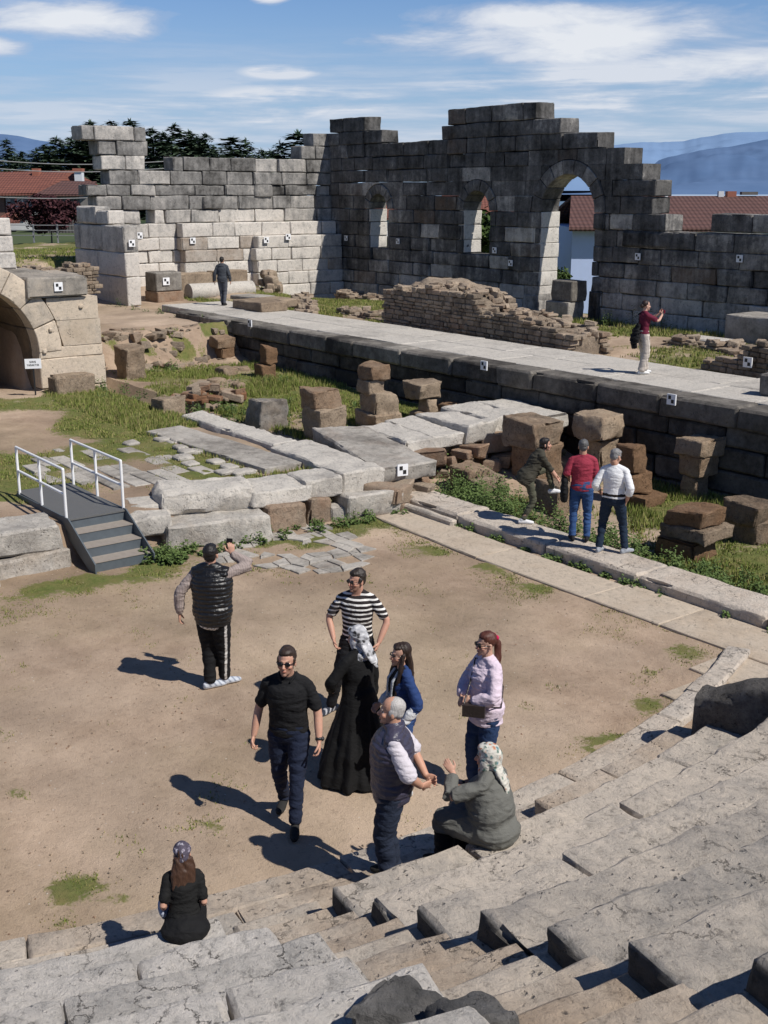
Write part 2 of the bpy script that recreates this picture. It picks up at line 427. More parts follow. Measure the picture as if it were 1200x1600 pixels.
def sheet(name, X, Y, zoff, mat, near=True):
    U, V = np.meshgrid(X, Y, indexing='ij'); nx, ny = U.shape
    Z = terr(U, V) + zoff
    u, v = U.ravel(), V.ravel()
    p = np.stack([u, v, u * 0], 1)
    Z = Z.ravel()
    g = grassmask(u, v)
    orch = (np.hypot(u - CX, v - CY) < RC + 2) & (u > -17.5) & (v < 13)
    bk_ = ss(-31.8, -32.6, u) * ss(-35.2, -34.2, u) * ss(13.5, 14.2, v) * (1 - ss(19, 19.3, v))
    amp = np.where(orch, .012, .05) + bk_ * .22
    Z = Z + bk_ * .12 * fbm(p * 3.1, 3, 77)
    Z = Z + fbm(p * 1.1, 4, 40) * amp + np.where(g > .4, .03, 0) * vn(p * 3, 12)
    pale = np.clip(.35 + fbm(p * .5, 4, 70) * 1.3, 0, 1)
    path = ss(-33.5, -34.5, u) * ss(15.8, 16.4, v) * (1 - ss(19.4, 19.8, v))
    pale = np.maximum(pale, path * .8); pale = pale * (1 - .8 * bk_); 
    damp = np.clip(.5 * bk_ + fbm(p * .33, 4, 90) * 1.4 + .25 * ss(10, 3, v) * 0 + .35 * ss(-14, -17, u) * ss(8.5, 6.5, v), 0, 1)
    idx = np.arange(nx * ny).reshape(nx, ny)
    q = np.stack([idx[:-1, :-1], idx[1:, :-1], idx[1:, 1:], idx[:-1, 1:]], -1).reshape(-1, 4)
    mb = MB(); mb.add(np.stack([u, v, Z], 1), q, np.stack([g, pale, damp], 1))
    return mb.build(name, mat)

def ground_mat():
    s = NT('earth_and_grass'); p = s.pos(); g, pale, damp, _ = s.attr()
    n0 = s.noise(p, .55, 5, .6); n1 = s.noise(p, 2.6, 7, .68); n2 = s.noise(p, 13, 7, .72); n3 = s.noise(p, 60, 4, .7)
    dirt = s.mix(s.ramp(n1, (.3, 0.), (.7, 1.)), (.325, .235, .165), (.465, .35, .255))
    dirt = s.mix(s.math('MULTIPLY', pale, .65), dirt, (.52, .41, .31))
    dirt = s.mix(s.math('MULTIPLY', damp, .75), dirt, (.25, .18, .125))
    dirt = s.mix(s.math('MULTIPLY', s.ramp(s.noise(p, .21, 5, .65), (.46, 0.), (.62, 1.)), .45), dirt, (.33, .26, .165))
    mott = s.ramp(n0, (.36, .74), (.64, 1.08))
    dirt = s.mix(1.0, dirt, mott, 'MULTIPLY')
    spk = s.ramp(n2, (.26, .62), (.46, 1.0), (.74, 1.0), (.82, 1.35))
    dirt = s.mix(1.0, dirt, spk, 'MULTIPLY')
    fl = s.ramp(s.noise(p, 34, 3, .6), (.30, .55), (.36, 1.))
    dirt = s.mix(1.0, dirt, s.mix(s.ramp(s.noise(p, 3.1, 3), (.5, 0.), (.62, 1.)), (1, 1, 1), fl), 'MULTIPLY')
    vo = s.n('ShaderNodeTexVoronoi', 0, {'feature': 'F1'}, Vector=p, Scale=9.0)      # pale grit
    peb = s.math('MULTIPLY', s.ramp(vo, (.06, 1.), (.10, 0.)), s.ramp(s.noise(p, 4.3, 2), (.5, 0.), (.56, 1.)))
    dirt = s.mix(s.math('MULTIPLY', peb, .8), dirt, (.55, .5, .43))
    gr = s.mix(s.ramp(n2, (.3, 0.), (.7, 1.)), (.060, .085, .016), (.135, .165, .042))
    gr = s.mix(s.ramp(n1, (.42, 0.), (.7, .85)), gr, (.19, .155, .06))
    f = s.math('ADD', g, s.math('MULTIPLY', s.math('SUBTRACT', n2, .5), 1.0))
    f = s.math('ADD', f, s.math('MULTIPLY', s.math('SUBTRACT', n1, .5), .7))
    f = s.ramp(f, (.46, 0.), (.62, .92))
    c = s.mix(f, dirt, gr)
    h = s.math('ADD', s.math('MULTIPLY', n2, .7), s.math('ADD', s.math('MULTIPLY', n3, .4), s.math('MULTIPLY', n1, .6)))
    return s.fin(c, .96, s.bump(h, .7, .04), Specular_IOR_Level=.12)
M['ground'] = ground_mat()
tag(sheet('ground', np.arange(-64, 8.01, .16), np.arange(-9, 60.01, .16), 0, M['ground']), kind='structure')

def plain_mat():
    s = NT('far_valley'); p = s.pos()
    n1 = s.noise(p, .004, 6, .6); n2 = s.noise(p, .03, 6, .7)
    c = s.mix(s.ramp(n1, (.35, 0.), (.65, 1.)), (.055, .085, .05), (.10, .115, .06))
    c = s.mix(s.ramp(n2, (.45, 0.), (.6, 1.)), c, (.03, .05, .03))
    d = s.n('ShaderNodeVectorMath', 1, {'operation': 'LENGTH'}, i0=p)
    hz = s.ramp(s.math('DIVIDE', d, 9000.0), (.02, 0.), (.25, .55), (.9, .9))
    c = s.mix(hz, c, (.13, .20, .30))  # distance haze painted into the valley colour
    return s.fin(c, 1.0, None, Specular_IOR_Level=.0)
# far land: polar sheet from 50 m to 12 km
rr = np.concatenate([np.linspace(46, 200, 40), np.geomspace(206, 14000, 70)]); aa = np.linspace(math.radians(75), math.radians(215), 160)
Rr, Aa = np.meshgrid(rr, aa, indexing='ij')
U, V = Rr * np.cos(Aa), Rr * np.sin(Aa)
Z = terr(U, V) - .5
Z = Z + (vn(np.stack([U.ravel() * .004, V.ravel() * .004, U.ravel() * 0], 1), 4).reshape(U.shape)) * 4 * ss(300, 1500, Rr)
idx = np.arange(Rr.size).reshape(Rr.shape)
q = np.stack([idx[:-1, :-1], idx[1:, :-1], idx[1:, 1:], idx[:-1, 1:]], -1).reshape(-1, 4)
mb = MB(); mb.add(np.stack([U.ravel(), V.ravel(), Z.ravel()], 1), q)
tag(mb.build('plain', plain_mat()), kind='structure')

def hills_mat(name, c1, c2):
    s = NT(name); p = s.pos(); n = s.noise(s.scale(p, (.001, .001, .004)), 1.4, 8, .65)
    return s.fin(s.mix(s.ramp(n, (.35, 0.), (.65, 1.)), c1, c2), 1.0, None, Specular_IOR_Level=0.0)
def ridge(name, pts, D, mat, seed, depth=5000, low=305):
    """mountain range: crest through the given image heights at distance D, sloping down towards the viewer"""
    xs = np.linspace(pts[0][0], pts[-1][0], 160); ys = np.interp(xs, [a for a, b in pts], [b for a, b in pts])
    ys = ys + fbm(np.stack([xs * .02, xs * 0, xs * 0], 1), 5, seed) * 4.5
    K = 24; V = []
    for k in range(K):
        t = k / (K - 1)
        for i, (x, y) in enumerate(zip(xs, ys)):
            top = PD(x, y, D); base = PD(x, low, D - depth)
            q = top * (1 - t) + base * t
            V.append(q)
    V = np.array(V)
    n = fbm(np.stack([V[:, 0] * .0011, V[:, 1] * .0011, V[:, 0] * 0], 1), 5, seed + 3, .55)
    kk = np.repeat(np.arange(K), len(xs)) / (K - 1)
    V[:, 2] += n * 170 * np.sin(kk * PI)
    idx = np.arange(len(V)).reshape(K, len(xs))
    q = np.stack([idx[:-1, :-1], idx[1:, :-1], idx[1:, 1:], idx[:-1, 1:]], -1).reshape(-1, 4)
    mb = MB(); mb.add(V, q); return tag(mb.build(name, mat), kind='structure')
mh1 = hills_mat('blue_far_hills', (.16, .25, .40), (.18, .275, .43)); mh2 = hills_mat('blue_nearer_hills', (.085, .145, .26), (.11, .175, .30))  # aerial haze put into the hills' bluish base colours
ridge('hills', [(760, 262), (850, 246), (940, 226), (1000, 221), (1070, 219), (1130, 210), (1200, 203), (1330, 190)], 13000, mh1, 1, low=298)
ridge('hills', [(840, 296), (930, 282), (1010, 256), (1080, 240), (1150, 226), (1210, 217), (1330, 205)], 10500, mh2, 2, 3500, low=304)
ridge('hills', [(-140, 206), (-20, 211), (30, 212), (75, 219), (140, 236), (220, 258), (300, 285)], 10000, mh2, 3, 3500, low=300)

# ================================================================== masonry
def weather(mb, to_w, a0, a1, z0, z1, d0, d1, col, seed, **kw):
    kw.setdefault('cj', .018); V, Fq = gridbox(a1 - a0, d1 - d0, z1 - z0, seed=seed, **kw)
    mb.add(to_w(V + np.array([a0, d0, z0])), Fq, col)

def slicewall(mb, to_w, us, lows, z1, d0, d1, col):
    n = len(us); V = []
    for u, zl in zip(us, lows):
        for d in (d0, d1): V += [(u, d, zl), (u, d, z1)]
    V = np.array(V); i = np.arange(n - 1) * 4
    q = np.concatenate([np.stack([i, i + 4, i + 5, i + 1], 1), np.stack([i + 2, i + 3, i + 7, i + 6], 1),
                        np.stack([i, i + 2, i + 6, i + 4], 1), np.stack([i + 1, i + 5, i + 7, i + 3], 1),
                        [[0, 1, 3, 2]], [[4 * n - 4, 4 * n - 2, 4 * n - 1, 4 * n - 3]]])
    mb.add(to_w(V), q, col)

def split(a0, a1, r, lo=.95, hi=1.9, off=0.0):
    xs = [a0]; x = a0 + off + r.uniform(lo * .5, hi)
    while x < a1 - lo * .55:
        xs.append(x); x += r.uniform(lo, hi)
    xs.append(a1); return xs

def courses(mb, to_w, rows, t, openings, colf, seed0, gap=.012, jit=.03, **kw):
    """rows: (z0, z1, [(a0, a1), ...]); openings: (centre, R, Ro, z_spring, z_sill)"""
    r = random.Random(seed0); k = seed0 * 100
    for z0, z1, spans in rows:
        for (a0, a1) in spans:
            xs = split(a0, a1, r)
            for b0, b1 in zip(xs[:-1], xs[1:]):
                k += 1; col = colf(r, (b0 + b1) / 2, (z0 + z1) / 2)
                dj = r.uniform(-jit, jit) + (r.uniform(.04, .11) if r.random() < .09 else 0)
                segs = [(b0 + gap, b1 - gap)]; sl = []
                for (uc, R, Ro, zc, zs) in openings:
                    ns = []
                    for s0, s1 in segs:
                        if z1 <= zs + .01 or z0 >= zc + Ro or s1 < uc - Ro or s0 > uc + Ro: ns.append((s0, s1)); continue
                        if z1 <= zc + .01:
                            if s0 < uc - R: ns.append((s0, min(s1, uc - R)))
                            if s1 > uc + R: ns.append((max(s0, uc + R), s1))
                        else:
                            us = np.linspace(s0, s1, max(4, int((s1 - s0) / .06)))
                            dd = np.sqrt(np.clip((Ro + .01) ** 2 - (us - uc) ** 2, 0, None))
                            low = np.where(np.abs(us - uc) < Ro, np.maximum(z0, zc + dd), z0)
                            ok = low < z1 - .04; run = []
                            for i in range(len(us)):
                                if ok[i]: run.append(i)
                                if (not ok[i] or i == len(us) - 1) and run:
                                    if len(run) > 2: sl.append((us[run], low[run]))
                                    run = []
                    segs = ns
                for s0, s1 in segs:
                    if s1 - s0 < .12: continue
                    weather(mb, to_w, s0 + r.uniform(0, .012), s1 - r.uniform(0, .012), z0 + gap * .5, z1 - gap * .5 - r.uniform(0, .014), dj, t + r.uniform(-jit, jit), col, k, **kw)
                for us, low in sl: slicewall(mb, to_w, us, low, z1 - .006, dj, t, col)

def voussoirs(mb, to_w, uc, R, Ro, zc, t, n, seed, colf, a_from=PI, a_to=0.0, proud=.03):
    r = random.Random(seed)
    for i in range(n):
        a0 = a_from + (a_to - a_from) * i / n; a1 = a_from + (a_to - a_from) * (i + 1) / n
        L = abs(a1 - a0) * (R + Ro) / 2
        V, Fq = gridbox(L - .02, t + proud, Ro - R - .01, step=.25, bev=.025, rough=.01, seed=seed * 50 + i)
        ang = a0 + (V[:, 0] + .01) / L * (a1 - a0); rad = R + V[:, 2]
        W = np.stack([uc + rad * np.cos(ang), V[:, 1] - proud + r.uniform(-.015, .015), zc + rad * np.sin(ang)], 1)
        mb.add(to_w(W), Fq, colf(r, uc, zc))

def survey_target(parent, c, right, nrm, sz=.34):
    """white plate with two black squares, fixed on a stone face (child of that thing)"""
    sz = sz * .86; c = np.array(c, float); right = np.array(right, float); nrm = np.array(nrm, float); up = np.array([0, 0, 1.0])
    mb = MB()
    def plate(cx, cz, w, h, d, m):
        V, Fq = simplebox(-w / 2, w / 2, 0, d, -h / 2, h / 2)
        V = V + np.array([cx, 0, cz])
        W = c + V[:, :1] * right + V[:, 1:2] * nrm + V[:, 2:] * up
        mb.add(W, Fq if np.dot(np.cross(right, nrm), up) > 0 else Fq[:, ::-1], (.5, .5, .5), m)
    plate(0, 0, sz, sz, .03, 0)
    plate(-sz * .17, sz * .19, sz * .3, sz * .34, .036, 1); plate(sz * .17, -sz * .17, sz * .3, sz * .34, .036, 1)
    o = mb.build('survey_target', [M['target_white'], M['target_black']], None, smooth=False)
    o.parent = parent; o.matrix_parent_inverse = Matrix.Translation(-Vector(parent.location)) if parent.location.length else Matrix()
    return o

# ---- back wall of the stage building (in shade), with two windows and a doorway
SV = 32.0
tw_s = lambda V: np.stack([V[:, 0], SV + V[:, 1], V[:, 2]], 1)
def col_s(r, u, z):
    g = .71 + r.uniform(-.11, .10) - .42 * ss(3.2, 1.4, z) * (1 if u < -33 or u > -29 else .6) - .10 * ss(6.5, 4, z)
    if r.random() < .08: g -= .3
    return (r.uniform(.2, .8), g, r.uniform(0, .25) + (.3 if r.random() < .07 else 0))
ZS = [.5, 1.2, 1.75, 2.3, 2.84, 3.37, 3.91, 4.5, 5.07, 5.65, 6.22, 6.75, 7.30, 7.88, 8.43, 9.05]
RE = {9.05: -32.7, 8.43: -31.4, 7.88: -29.6, 7.30: -28.3, 6.75: -27.45, 6.22: -26.85, 5.65: -26.95, 5.07: -26.3}
rows = []
for a, b in zip(ZS[:-1], ZS[1:]):
    if b == 9.05: sp = [(-46.3, -43.55), (-37.9, RE[b])]
    elif b == 8.43: sp = [(-46.9, -42.3), (-38.25, RE[b])]
    elif b in RE: sp = [(-47.2, RE[b])]
    else: sp = [(-47.2, -18.5)]
    rows.append((a, b, sp))
OPEN = [(-42.55, .66, 1.08, 5.07, 3.37), (-35.98, .78, 1.22, 5.07, 3.37), (-30.95, 1.36, 1.88, 5.07, 1.2)]
mb = MB()
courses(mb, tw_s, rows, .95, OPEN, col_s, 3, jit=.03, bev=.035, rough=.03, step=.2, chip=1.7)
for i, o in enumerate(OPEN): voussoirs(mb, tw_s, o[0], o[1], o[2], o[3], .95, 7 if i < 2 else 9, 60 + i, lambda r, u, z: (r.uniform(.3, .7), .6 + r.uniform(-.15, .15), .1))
for uc, R, z0, z1 in ((-42.55, .66, 3.37, 5.07), (-35.98, .78, 3.37, 5.07), (-30.95, 1.36, 1.96, 5.07)):       # cleaner left jambs
    zz = [z for z in ZS if z0 - .01 <= z <= z1 + .01]; zz = zz if abs(zz[0] - z0) < .02 else [z0] + zz
    for k, (za, zb) in enumerate(zip(zz[:-1], zz[1:])): weather(mb, tw_s, uc - R - .35, uc - R + .02 + .02 * (k % 2), za + .006, zb - .006, .045, .99, (.75, -.25, .0), 1880 + k + int(R * 100), bev=.02, rough=.015)
r = random.Random(5)
for a0, a1 in ((-24.5, -22.9), (-22.9, -20.8), (-20.8, -18.6)): weather(mb, tw_s, a0, a1 - .03, 4.56, 5.12, .05, .8, col_s(r, -24, 6.5), int(-a0 * 9), bev=.04, rough=.02)
weather(mb, tw_s, -33.1, -32.32, 1.2, 1.95, -.05, 1.0, (.55, .3, .1), 871, bev=.04)           # door jamb feet
weather(mb, tw_s, -29.58, -29.1, 1.25, 2.3, -.12, .9, (.55, .75, .1), 872, bev=.04)
weather(mb, tw_s, -29.58, -29.05, 4.5, 5.05, -.1, 1.0, (.4, .8, .1), 873, bev=.05)
weather(mb, tw_s, -28.2, -25.95, 3.93, 4.5, -.06, 1.0, (.5, .7, .1), 874, bev=.09, chip=1.6)
back_wall = mb.build('stage_building_wall', M['scaena'])
tag(back_wall, 'tall dark shaded ruined wall with stepped broken top, two windows and an arched doorway', 'ruined wall')
for px, py in ((541, 372), (622, 377), (773, 391), (997, 401), (1156, 404), (798, 411)):
    c = PV(px, py, SV - .06); survey_target(back_wall, c, (1, 0, 0), (0, -1, 0), .27)

# ---- sunlit end wall, running away from the stage on the left
EU = -46.3
tw_e = lambda V, o=0.0: np.stack([EU - V[:, 1], V[:, 0], V[:, 2]], 1)
def col_e(r, v, z):
    g = .62 * ss(4.2, 5.6, z) + .06 + r.uniform(-.08, .08)
    if 4.0 < z < 6.3: g += r.uniform(-.14, .14)
    if z > 5.6 and r.random() < .15: g -= .3
    return (r.uniform(.3, .8), g, r.uniform(0, .2))
rows = [(a, b, [(20.4, 32.3)]) for a, b in zip(ZS[:7], ZS[1:8])]
rows += [(4.5, 5.07, [(19.9, 22.25), (22.9, 32.3)]), (5.07, 5.65, [(20.3, 32.3)]), (5.65, 6.10, [(19.9, 32.3)]), (6.10, 6.67, [(20.9, 32.3)]),
         (6.67, 7.26, [(20.6, 22.6), (23.9, 32.3)]), (7.26, 7.84, [(20.5, 22.75), (30.4, 32.3)]), (7.84, 8.40, [(19.8, 22.7), (31.1, 32.1)])]
mb = MB(); courses(mb, tw_e, rows, .95, [], col_e, 7, jit=.045, bev=.038, rough=.032, step=.2, chip=1.8)
r = random.Random(12)
for k, (v0, top, dd) in enumerate(((23.9, 4.5, .5), (27.3, 3.91, 1.0))):
    for a, b in zip(ZS[:7], ZS[1:8]):
        if b > top + .01: continue
        xs = split(v0 + r.uniform(-.05, .1), 31.95, r)
        for b0, b1 in zip(xs[:-1], xs[1:]):
            br = .52 if (r.random() < .18 or b0 < v0 + .2 and a > 2 and r.random() < .45) else .1
            weather(mb, tw_e, b0 + .01, b1 - .01, a + .006, b - .006, -dd - (1 - ss(1.2, 2.4, a)) * .12 + r.uniform(-.03, .03), .1, (r.uniform(.45, .8), r.uniform(.0, .2), br), 900 + len(mb.v), bev=.035, rough=.02)
for (v, z, w) in ((25.7, 5.36, .55), (28.3, 5.85, .5)):                      # rough lumps in the face
    V, Fq = boulder(1.0, .5, .56, int(v * 10 + z), .35, .06); mb.add(rotz(V, PI / 2) + np.array([EU - .12, v, z - .28]), Fq, (.4, .7, .1))
end_wall = mb.build('end_wall', M['wall'])
tag(end_wall, 'long sunlit wall of pale marble blocks with grey upper courses, left of the dark wall', 'ruined wall')
for (px, py, uu) in ((218, 368, EU), (301, 376, EU + .52), (416, 375, EU + 1.04), (450, 370, EU + 1.04)):
    d = ray(px, py); t = (uu + .03) / d[0]; survey_target(end_wall, (uu + .03, d[1] * t, H + d[2] * t), (0, 1, 0), (1, 0, 0), .3)

# ---- cross pier in front of the end wall
tw_p = lambda V: np.stack([V[:, 0], 19.5 + V[:, 1], V[:, 2]], 1)
mb = MB(); r = random.Random(21)
for z0, z1, xs in ((.9, 1.5, (-47, -44.9, -42.15)), (1.5, 2.62, (-47.0, -45.1, -42.1)), (2.62, 3.55, (-47.0, -44.7, -42.12)), (3.55, 4.55, (-47.0, -46.4, -44.2, -42.15))):
    for a, b in zip(xs[:-1], xs[1:]):
        weather(mb, tw_p, a + .01, b - .01, z0, z1 - .012, r.uniform(-.01, .01), .58, (r.uniform(.4, .8), r.uniform(.0, .2) + (.2 if z0 > 3.5 else 0), .2 if z0 < 3 else .05), int(z0 * 100 + a * -3), bev=.04, rough=.015)
weather(mb, tw_p, -46.6, -44.7, 4.56, 5.25, .0, .7, (.6, .35, .1), 77, bev=.07, rough=.03, chip=1.5)
weather(mb, tw_p, -44.9, -43.6, 4.56, 5.1, .05, .75, (.6, .25, .1), 78, bev=.05, rough=.02)
pier = mb.build('cross_pier', M['wall'])
tag(pier, 'squared pier of big smooth blocks standing before the left end of the sunlit wall', 'pier')
c = PV(203, 386, 19.8); survey_target(pier, (-42.09, 19.78, 3.9), (0, 1, 0), (1, 0, 0), .3)

# ---- loose pieces at the foot of the end wall
def block_thing(name, label, cat, x, y, z, L, W, Hh, rz, mat, col, seed, bev=.04, rough=.03, big=0.0, group=None, tilt=0, parent=None, chip=1.2, step=.2):
    V, Fq = gridbox(L, W, Hh, step=step, bev=bev, rough=rough, seed=seed, big=big, chip=chip)
    V = V - np.array([L / 2, W / 2, 0])
    if tilt:
        c, s_ = math.cos(tilt), math.sin(tilt); V = np.stack([V[:, 0] * c + V[:, 2] * s_, V[:, 1], -V[:, 0] * s_ + V[:, 2] * c], 1)
    V = rotz(V, rz)
    mb = MB(); mb.add(V, Fq, col)
    o = mb.build(name, mat, parent, loc=(x, y, z))
    if label: tag(o, label, cat, group)
    return o

g1 = block_thing('stone_block', 'grey square block with a survey target between the pier and the fallen column', 'stone block', -43.2, 21.6, 1.95, 1.0, 1.15, .75, 0, M['stage'], (.4, .55, .2), 31)
survey_target(g1, (-42.68, 21.45, 2.35), (0, 1, 0), (1, 0, 0), .34)
block_thing('stone_block', 'crumbling ochre block under the grey block with the target', 'stone block', -43.2, 21.6, 1.3, 1.1, 1.2, .65, .05, M['rubble'], (.6, .2, .5), 32, rough=.06)
block_thing('stone_block', 'long brown block lying behind the fallen column, left half', 'stone block', -44.0, 23.35, 1.7, .7, 1.55, .85, 0, M['sand'], (.5, .3, .3), 33)
block_thing('stone_block', 'long brown block behind the fallen column, next to the man in grey', 'stone block', -44.0, 25.0, 1.7, .7, 1.6, .88, 0, M['sand'], (.55, .35, .25), 34)
mb = MB(); V, (q, t0, t1) = loft([(0, y, 0) for y in np.linspace(-1.5, 1.5, 9)], [(.36, .36)] * 9, (1, 0, 0), 24, 0)
V[:, 0] += fbm(V * 2, 3, 5) * .02; addloft(mb, (V, (q, t0, t1)), (.6, .12, .05))
tag(mb.build('column_drum', M['marble'], loc=(-43.0, 24.1, 1.82)), 'white fallen column shaft lying along the foot of the sunlit wall', 'column')
mb = MB()
rr_ = random.Random(4)
for k in range(26):
    a = rr_.uniform(0, 6.28); d = rr_.random() ** .6; s_ = rr_.uniform(.25, .55)
    V, Fq = boulder(s_, s_ * .8, s_ * .7, 400 + k, .5, .07, .14); mb.add(rotz(V, a) + np.array([math.cos(a) * d * .6, math.sin(a) * d * .7, (1 - d) * 1.05 + .0]), Fq, (rr_.uniform(.3, .8), rr_.uniform(0, .4), .3))
tag(mb.build('rubble_heap', M['rubble'], loc=(-43.3, 26.6, 1.4)), 'heap of crumbling ochre rubble right of the man in grey, against the sunlit wall', 'rubble')
for k, (px, py, L, W, hh, lab) in enumerate(((395, 487, 2.0, 1.1, .34, 'flat brown block lying on the stage right of the man in grey'), (425, 481, 1.5, .9, .3, 'second flat brown block on the stage, behind the first one'), (385, 470, 1.6, 1.0, .16, 'thin grey slab behind the flat brown blocks'))):
    p = P(px, py, 1.75); block_thing('stone_block', lab, 'stone block', p[0] - .5, p[1] + .6, 1.74, L, W, hh, .1 * k, M['sand' if k < 2 else 'stage'], (.5, .35, .2), 41 + k)
p = P(58, 400, 3.0)

# ---- stage platform
mb = MB(); r = random.Random(33)
tw_st = lambda V: np.stack([V[:, 0], 19.0 + V[:, 1], V[:, 2]], 1)
for z0, z1, d0 in ((-.6, -.05, .02), (-.05, .42, .05), (.42, .90, .03), (.90, 1.30, .04), (1.30, 1.765, -.08)):
    xs = split(-37.2 + r.uniform(0, .3), -6.5, r, 1.2, 2.2)
    for a, b in zip(xs[:-1], xs[1:]):
        br = .38 if (r.random() < .16 and a > -19) else r.uniform(0, .25)
        g = r.uniform(.75, 1.0) if z0 < 1.2 else r.uniform(.5, .8)  # front wall's shade put into the weathering value, top course less
        weather(mb, tw_st, a + .012, b - .012, z0 + .008, z1 - (.008 if z0 < 1.2 else 0) - r.uniform(0, .02), d0 + r.uniform(-.03, .03), .7, (r.uniform(.3, .7), g, br), len(mb.v) + 1500, bev=.045 if z0 < 1.2 else .06, rough=.02, chip=1.3)
stage = mb.build('stage_front', M['stage']); 
mb = MB()
for row, (v0, v1) in enumerate(((19.62, 21.0), (21.0, 22.35))):
    xs = split(-39.5, -6.5, r, 1.3, 2.6)
    for a, b in zip(xs[:-1], xs[1:]):
        V, Fq = gridbox(b - a - .02, v1 - v0 - .02 + r.uniform(0, .15) * row, .25, step=.3, bev=.025, rough=.01, seed=len(mb.v) + 2200)
        mb.add(V + np.array([a, v0, 1.51 + r.uniform(-.008, .008)]), Fq, (r.uniform(.45, .7), r.uniform(.0, .16), r.uniform(0, .2)))
deck = mb.build('stage_deck', M['marble'])
stage_root = empty('stone_stage', (-22, 19.0, -.1))
for o in (stage, deck): o.parent = stage_root; o.matrix_parent_inverse = Matrix.Translation((22, -19.0, .1))
tag(stage_root, 'long raised stone stage crossing the picture, with a block built front wall', 'stage')
for px, py in ((391, 505), (757, 571), (1050, 624)): survey_target(stage_root, PV(px, py, 18.9), (1, 0, 0), (0, -1, 0), .26)

# ---- rubble masonry stubs on the stage
def masonry_stub(name, label, cx, cy, cz, rz, L, W, prof, seed, cat='rubble wall'):
    """low coursed rubble wall; prof(x) = height; small stones, ragged top"""
    r = random.Random(seed); mb = MB(); z = 0; k = seed * 1000
    V, Fq = gridbox(L - .1, W - .14, 1.0, step=.2, bev=.02, rough=.02, seed=seed)
    hh = np.array([prof(x) for x in V[:, 0]]); V[:, 2] = np.minimum(V[:, 2], 1) * np.maximum(hh - .12, .05); mb.add(V + np.array([.05, .07, 0]), Fq, (.4, .4, .2))
    while z < 1.6:
        h = r.uniform(.10, .16)
        for side in (0, 1):
            x = -r.uniform(0, .2)
            while x < L:
                w = r.uniform(.16, .42)
                if prof(min(max(x + w / 2, 0), L)) > z + h * .6 and r.random() < .97:
                    k += 1; d = r.uniform(.25, .4)
                    V, Fq = gridbox(w - .02, d, h - .015, step=.1, bev=.022, rough=.03, seed=k, chip=1.9)
                    V = V + np.array([x, r.uniform(-.03, .04) if side == 0 else W - d + r.uniform(-.04, .03), z])
                    mb.add(V, Fq, (r.uniform(.2, .9), r.uniform(.1, .55), r.uniform(.0, .4)))
                x += w
        for xe in (0, L):                                     # end stones
            pass
        z += h
    for _ in range(int(L * 18)):                               # loose top
        x = r.uniform(0, L); s_ = r.uniform(.10, .26); k += 1
        V, Fq = gridbox(s_ * 1.4, s_, s_ * .6, step=.1, bev=.02, rough=.03, seed=k, chip=2, cj=s_ * .2)
        mb.add(rotz(V, r.uniform(0, 3)) + np.array([x, r.uniform(.1, W - .1), prof(x) - .12 + r.uniform(-.05, .06)]), Fq, (r.uniform(.4, .9), r.uniform(.0, .35), r.uniform(.1, .4)))
    mb.v = [rotz(v, rz) for v in mb.v]
    o = mb.build(name, M['rubble'], loc=(cx, cy, cz)); return tag(o, label, cat)
def prof1(x):
    n = .10 * math.sin(x * 3.1) + .06 * math.sin(x * 7.7 + 1)
    return float(np.interp(x, [0, .3, 2.2, 3.2, 4.6, 5.0, 7.2, 8.4, 9.2, 10.0], [1.25, 1.3, 1.45, 1.5, 1.4, 1.0, .95, .75, .5, .15])) + n * .7
masonry_stub('rubble_wall', 'wedge shaped ruined wall of small brown rubble stones standing on the stage', -30.7, 23.35, 1.45, -.07, 9.0, 1.5, prof1, 5)
mb = MB(); r = random.Random(8)                                  # mound behind it
for k in range(120):
    a = r.uniform(0, 6.28); d = r.random() ** .7; s_ = r.uniform(.10, .32)
    V, Fq = gridbox(s_ * 1.3, s_, s_ * .7, step=.1, bev=.02, rough=.03, seed=700 + k, chip=2, cj=s_ * .22); mb.add(rotz(V, a) + np.array([math.cos(a) * d * 1.9, math.sin(a) * d * .9, (1 - d ** 1.5) * 1.28]), Fq, (r.uniform(.35, .9), r.uniform(0, .4), r.uniform(.1, .4)))
V, Fq = boulder(3.9, 1.9, 1.45, 9, .75, .14, .14); mb.add(V, Fq, (.5, .2, .3))
tag(mb.build('rubble_mound', M['rubble'], loc=(-29.3, 25.2, 1.5)), 'rounded mound of earth and rubble behind the wedge shaped rubble wall', 'rubble')
stub2 = masonry_stub('rubble_wall', 'low rubble stub with a survey target at the right edge beyond the stage', -17.9, 23.6, 1.55, -.12, 6.5, 2.6, lambda x: float(np.interp(x, [0, .9, 1.4, 6.5], [.25, .45, .8, .85])) + .06 * math.sin(x * 5), 6)
survey_target(stub2, PV(1169, 566, 23.25), (1, 0, 0), (0, -1, 0), .28)
masonry_stub('rubble_footing', 'low line of rubble footing in the grass behind the photographing woman', -21.6, 26.6, 1.35, -.12, 6.0, .8, lambda x: .38 + .08 * math.sin(x * 4), 9, 'footing')
masonry_stub('rubble_footing', 'thin rubble footing lying in the grass right of the flat brown blocks', -34.8, 24.3, 1.35, -.1, 4.2, .8, lambda x: .32 + .07 * math.sin(x * 4), 10, 'footing')
masonry_stub('rubble_footing', 'long rubble footing near the corner of the sunlit and dark walls', -40.8, 26.2, 1.2, -.55, 7.2, .7, lambda x: .45 + .12 * math.sin(x * 2.4), 11, 'footing')
masonry_stub('rubble_footing', 'short rubble footing at the foot of the dark wall by the first window', -42.5, 29.6, 1.1, -.12, 5.2, .8, lambda x: .4 + .1 * math.sin(x * 3), 12, 'footing')
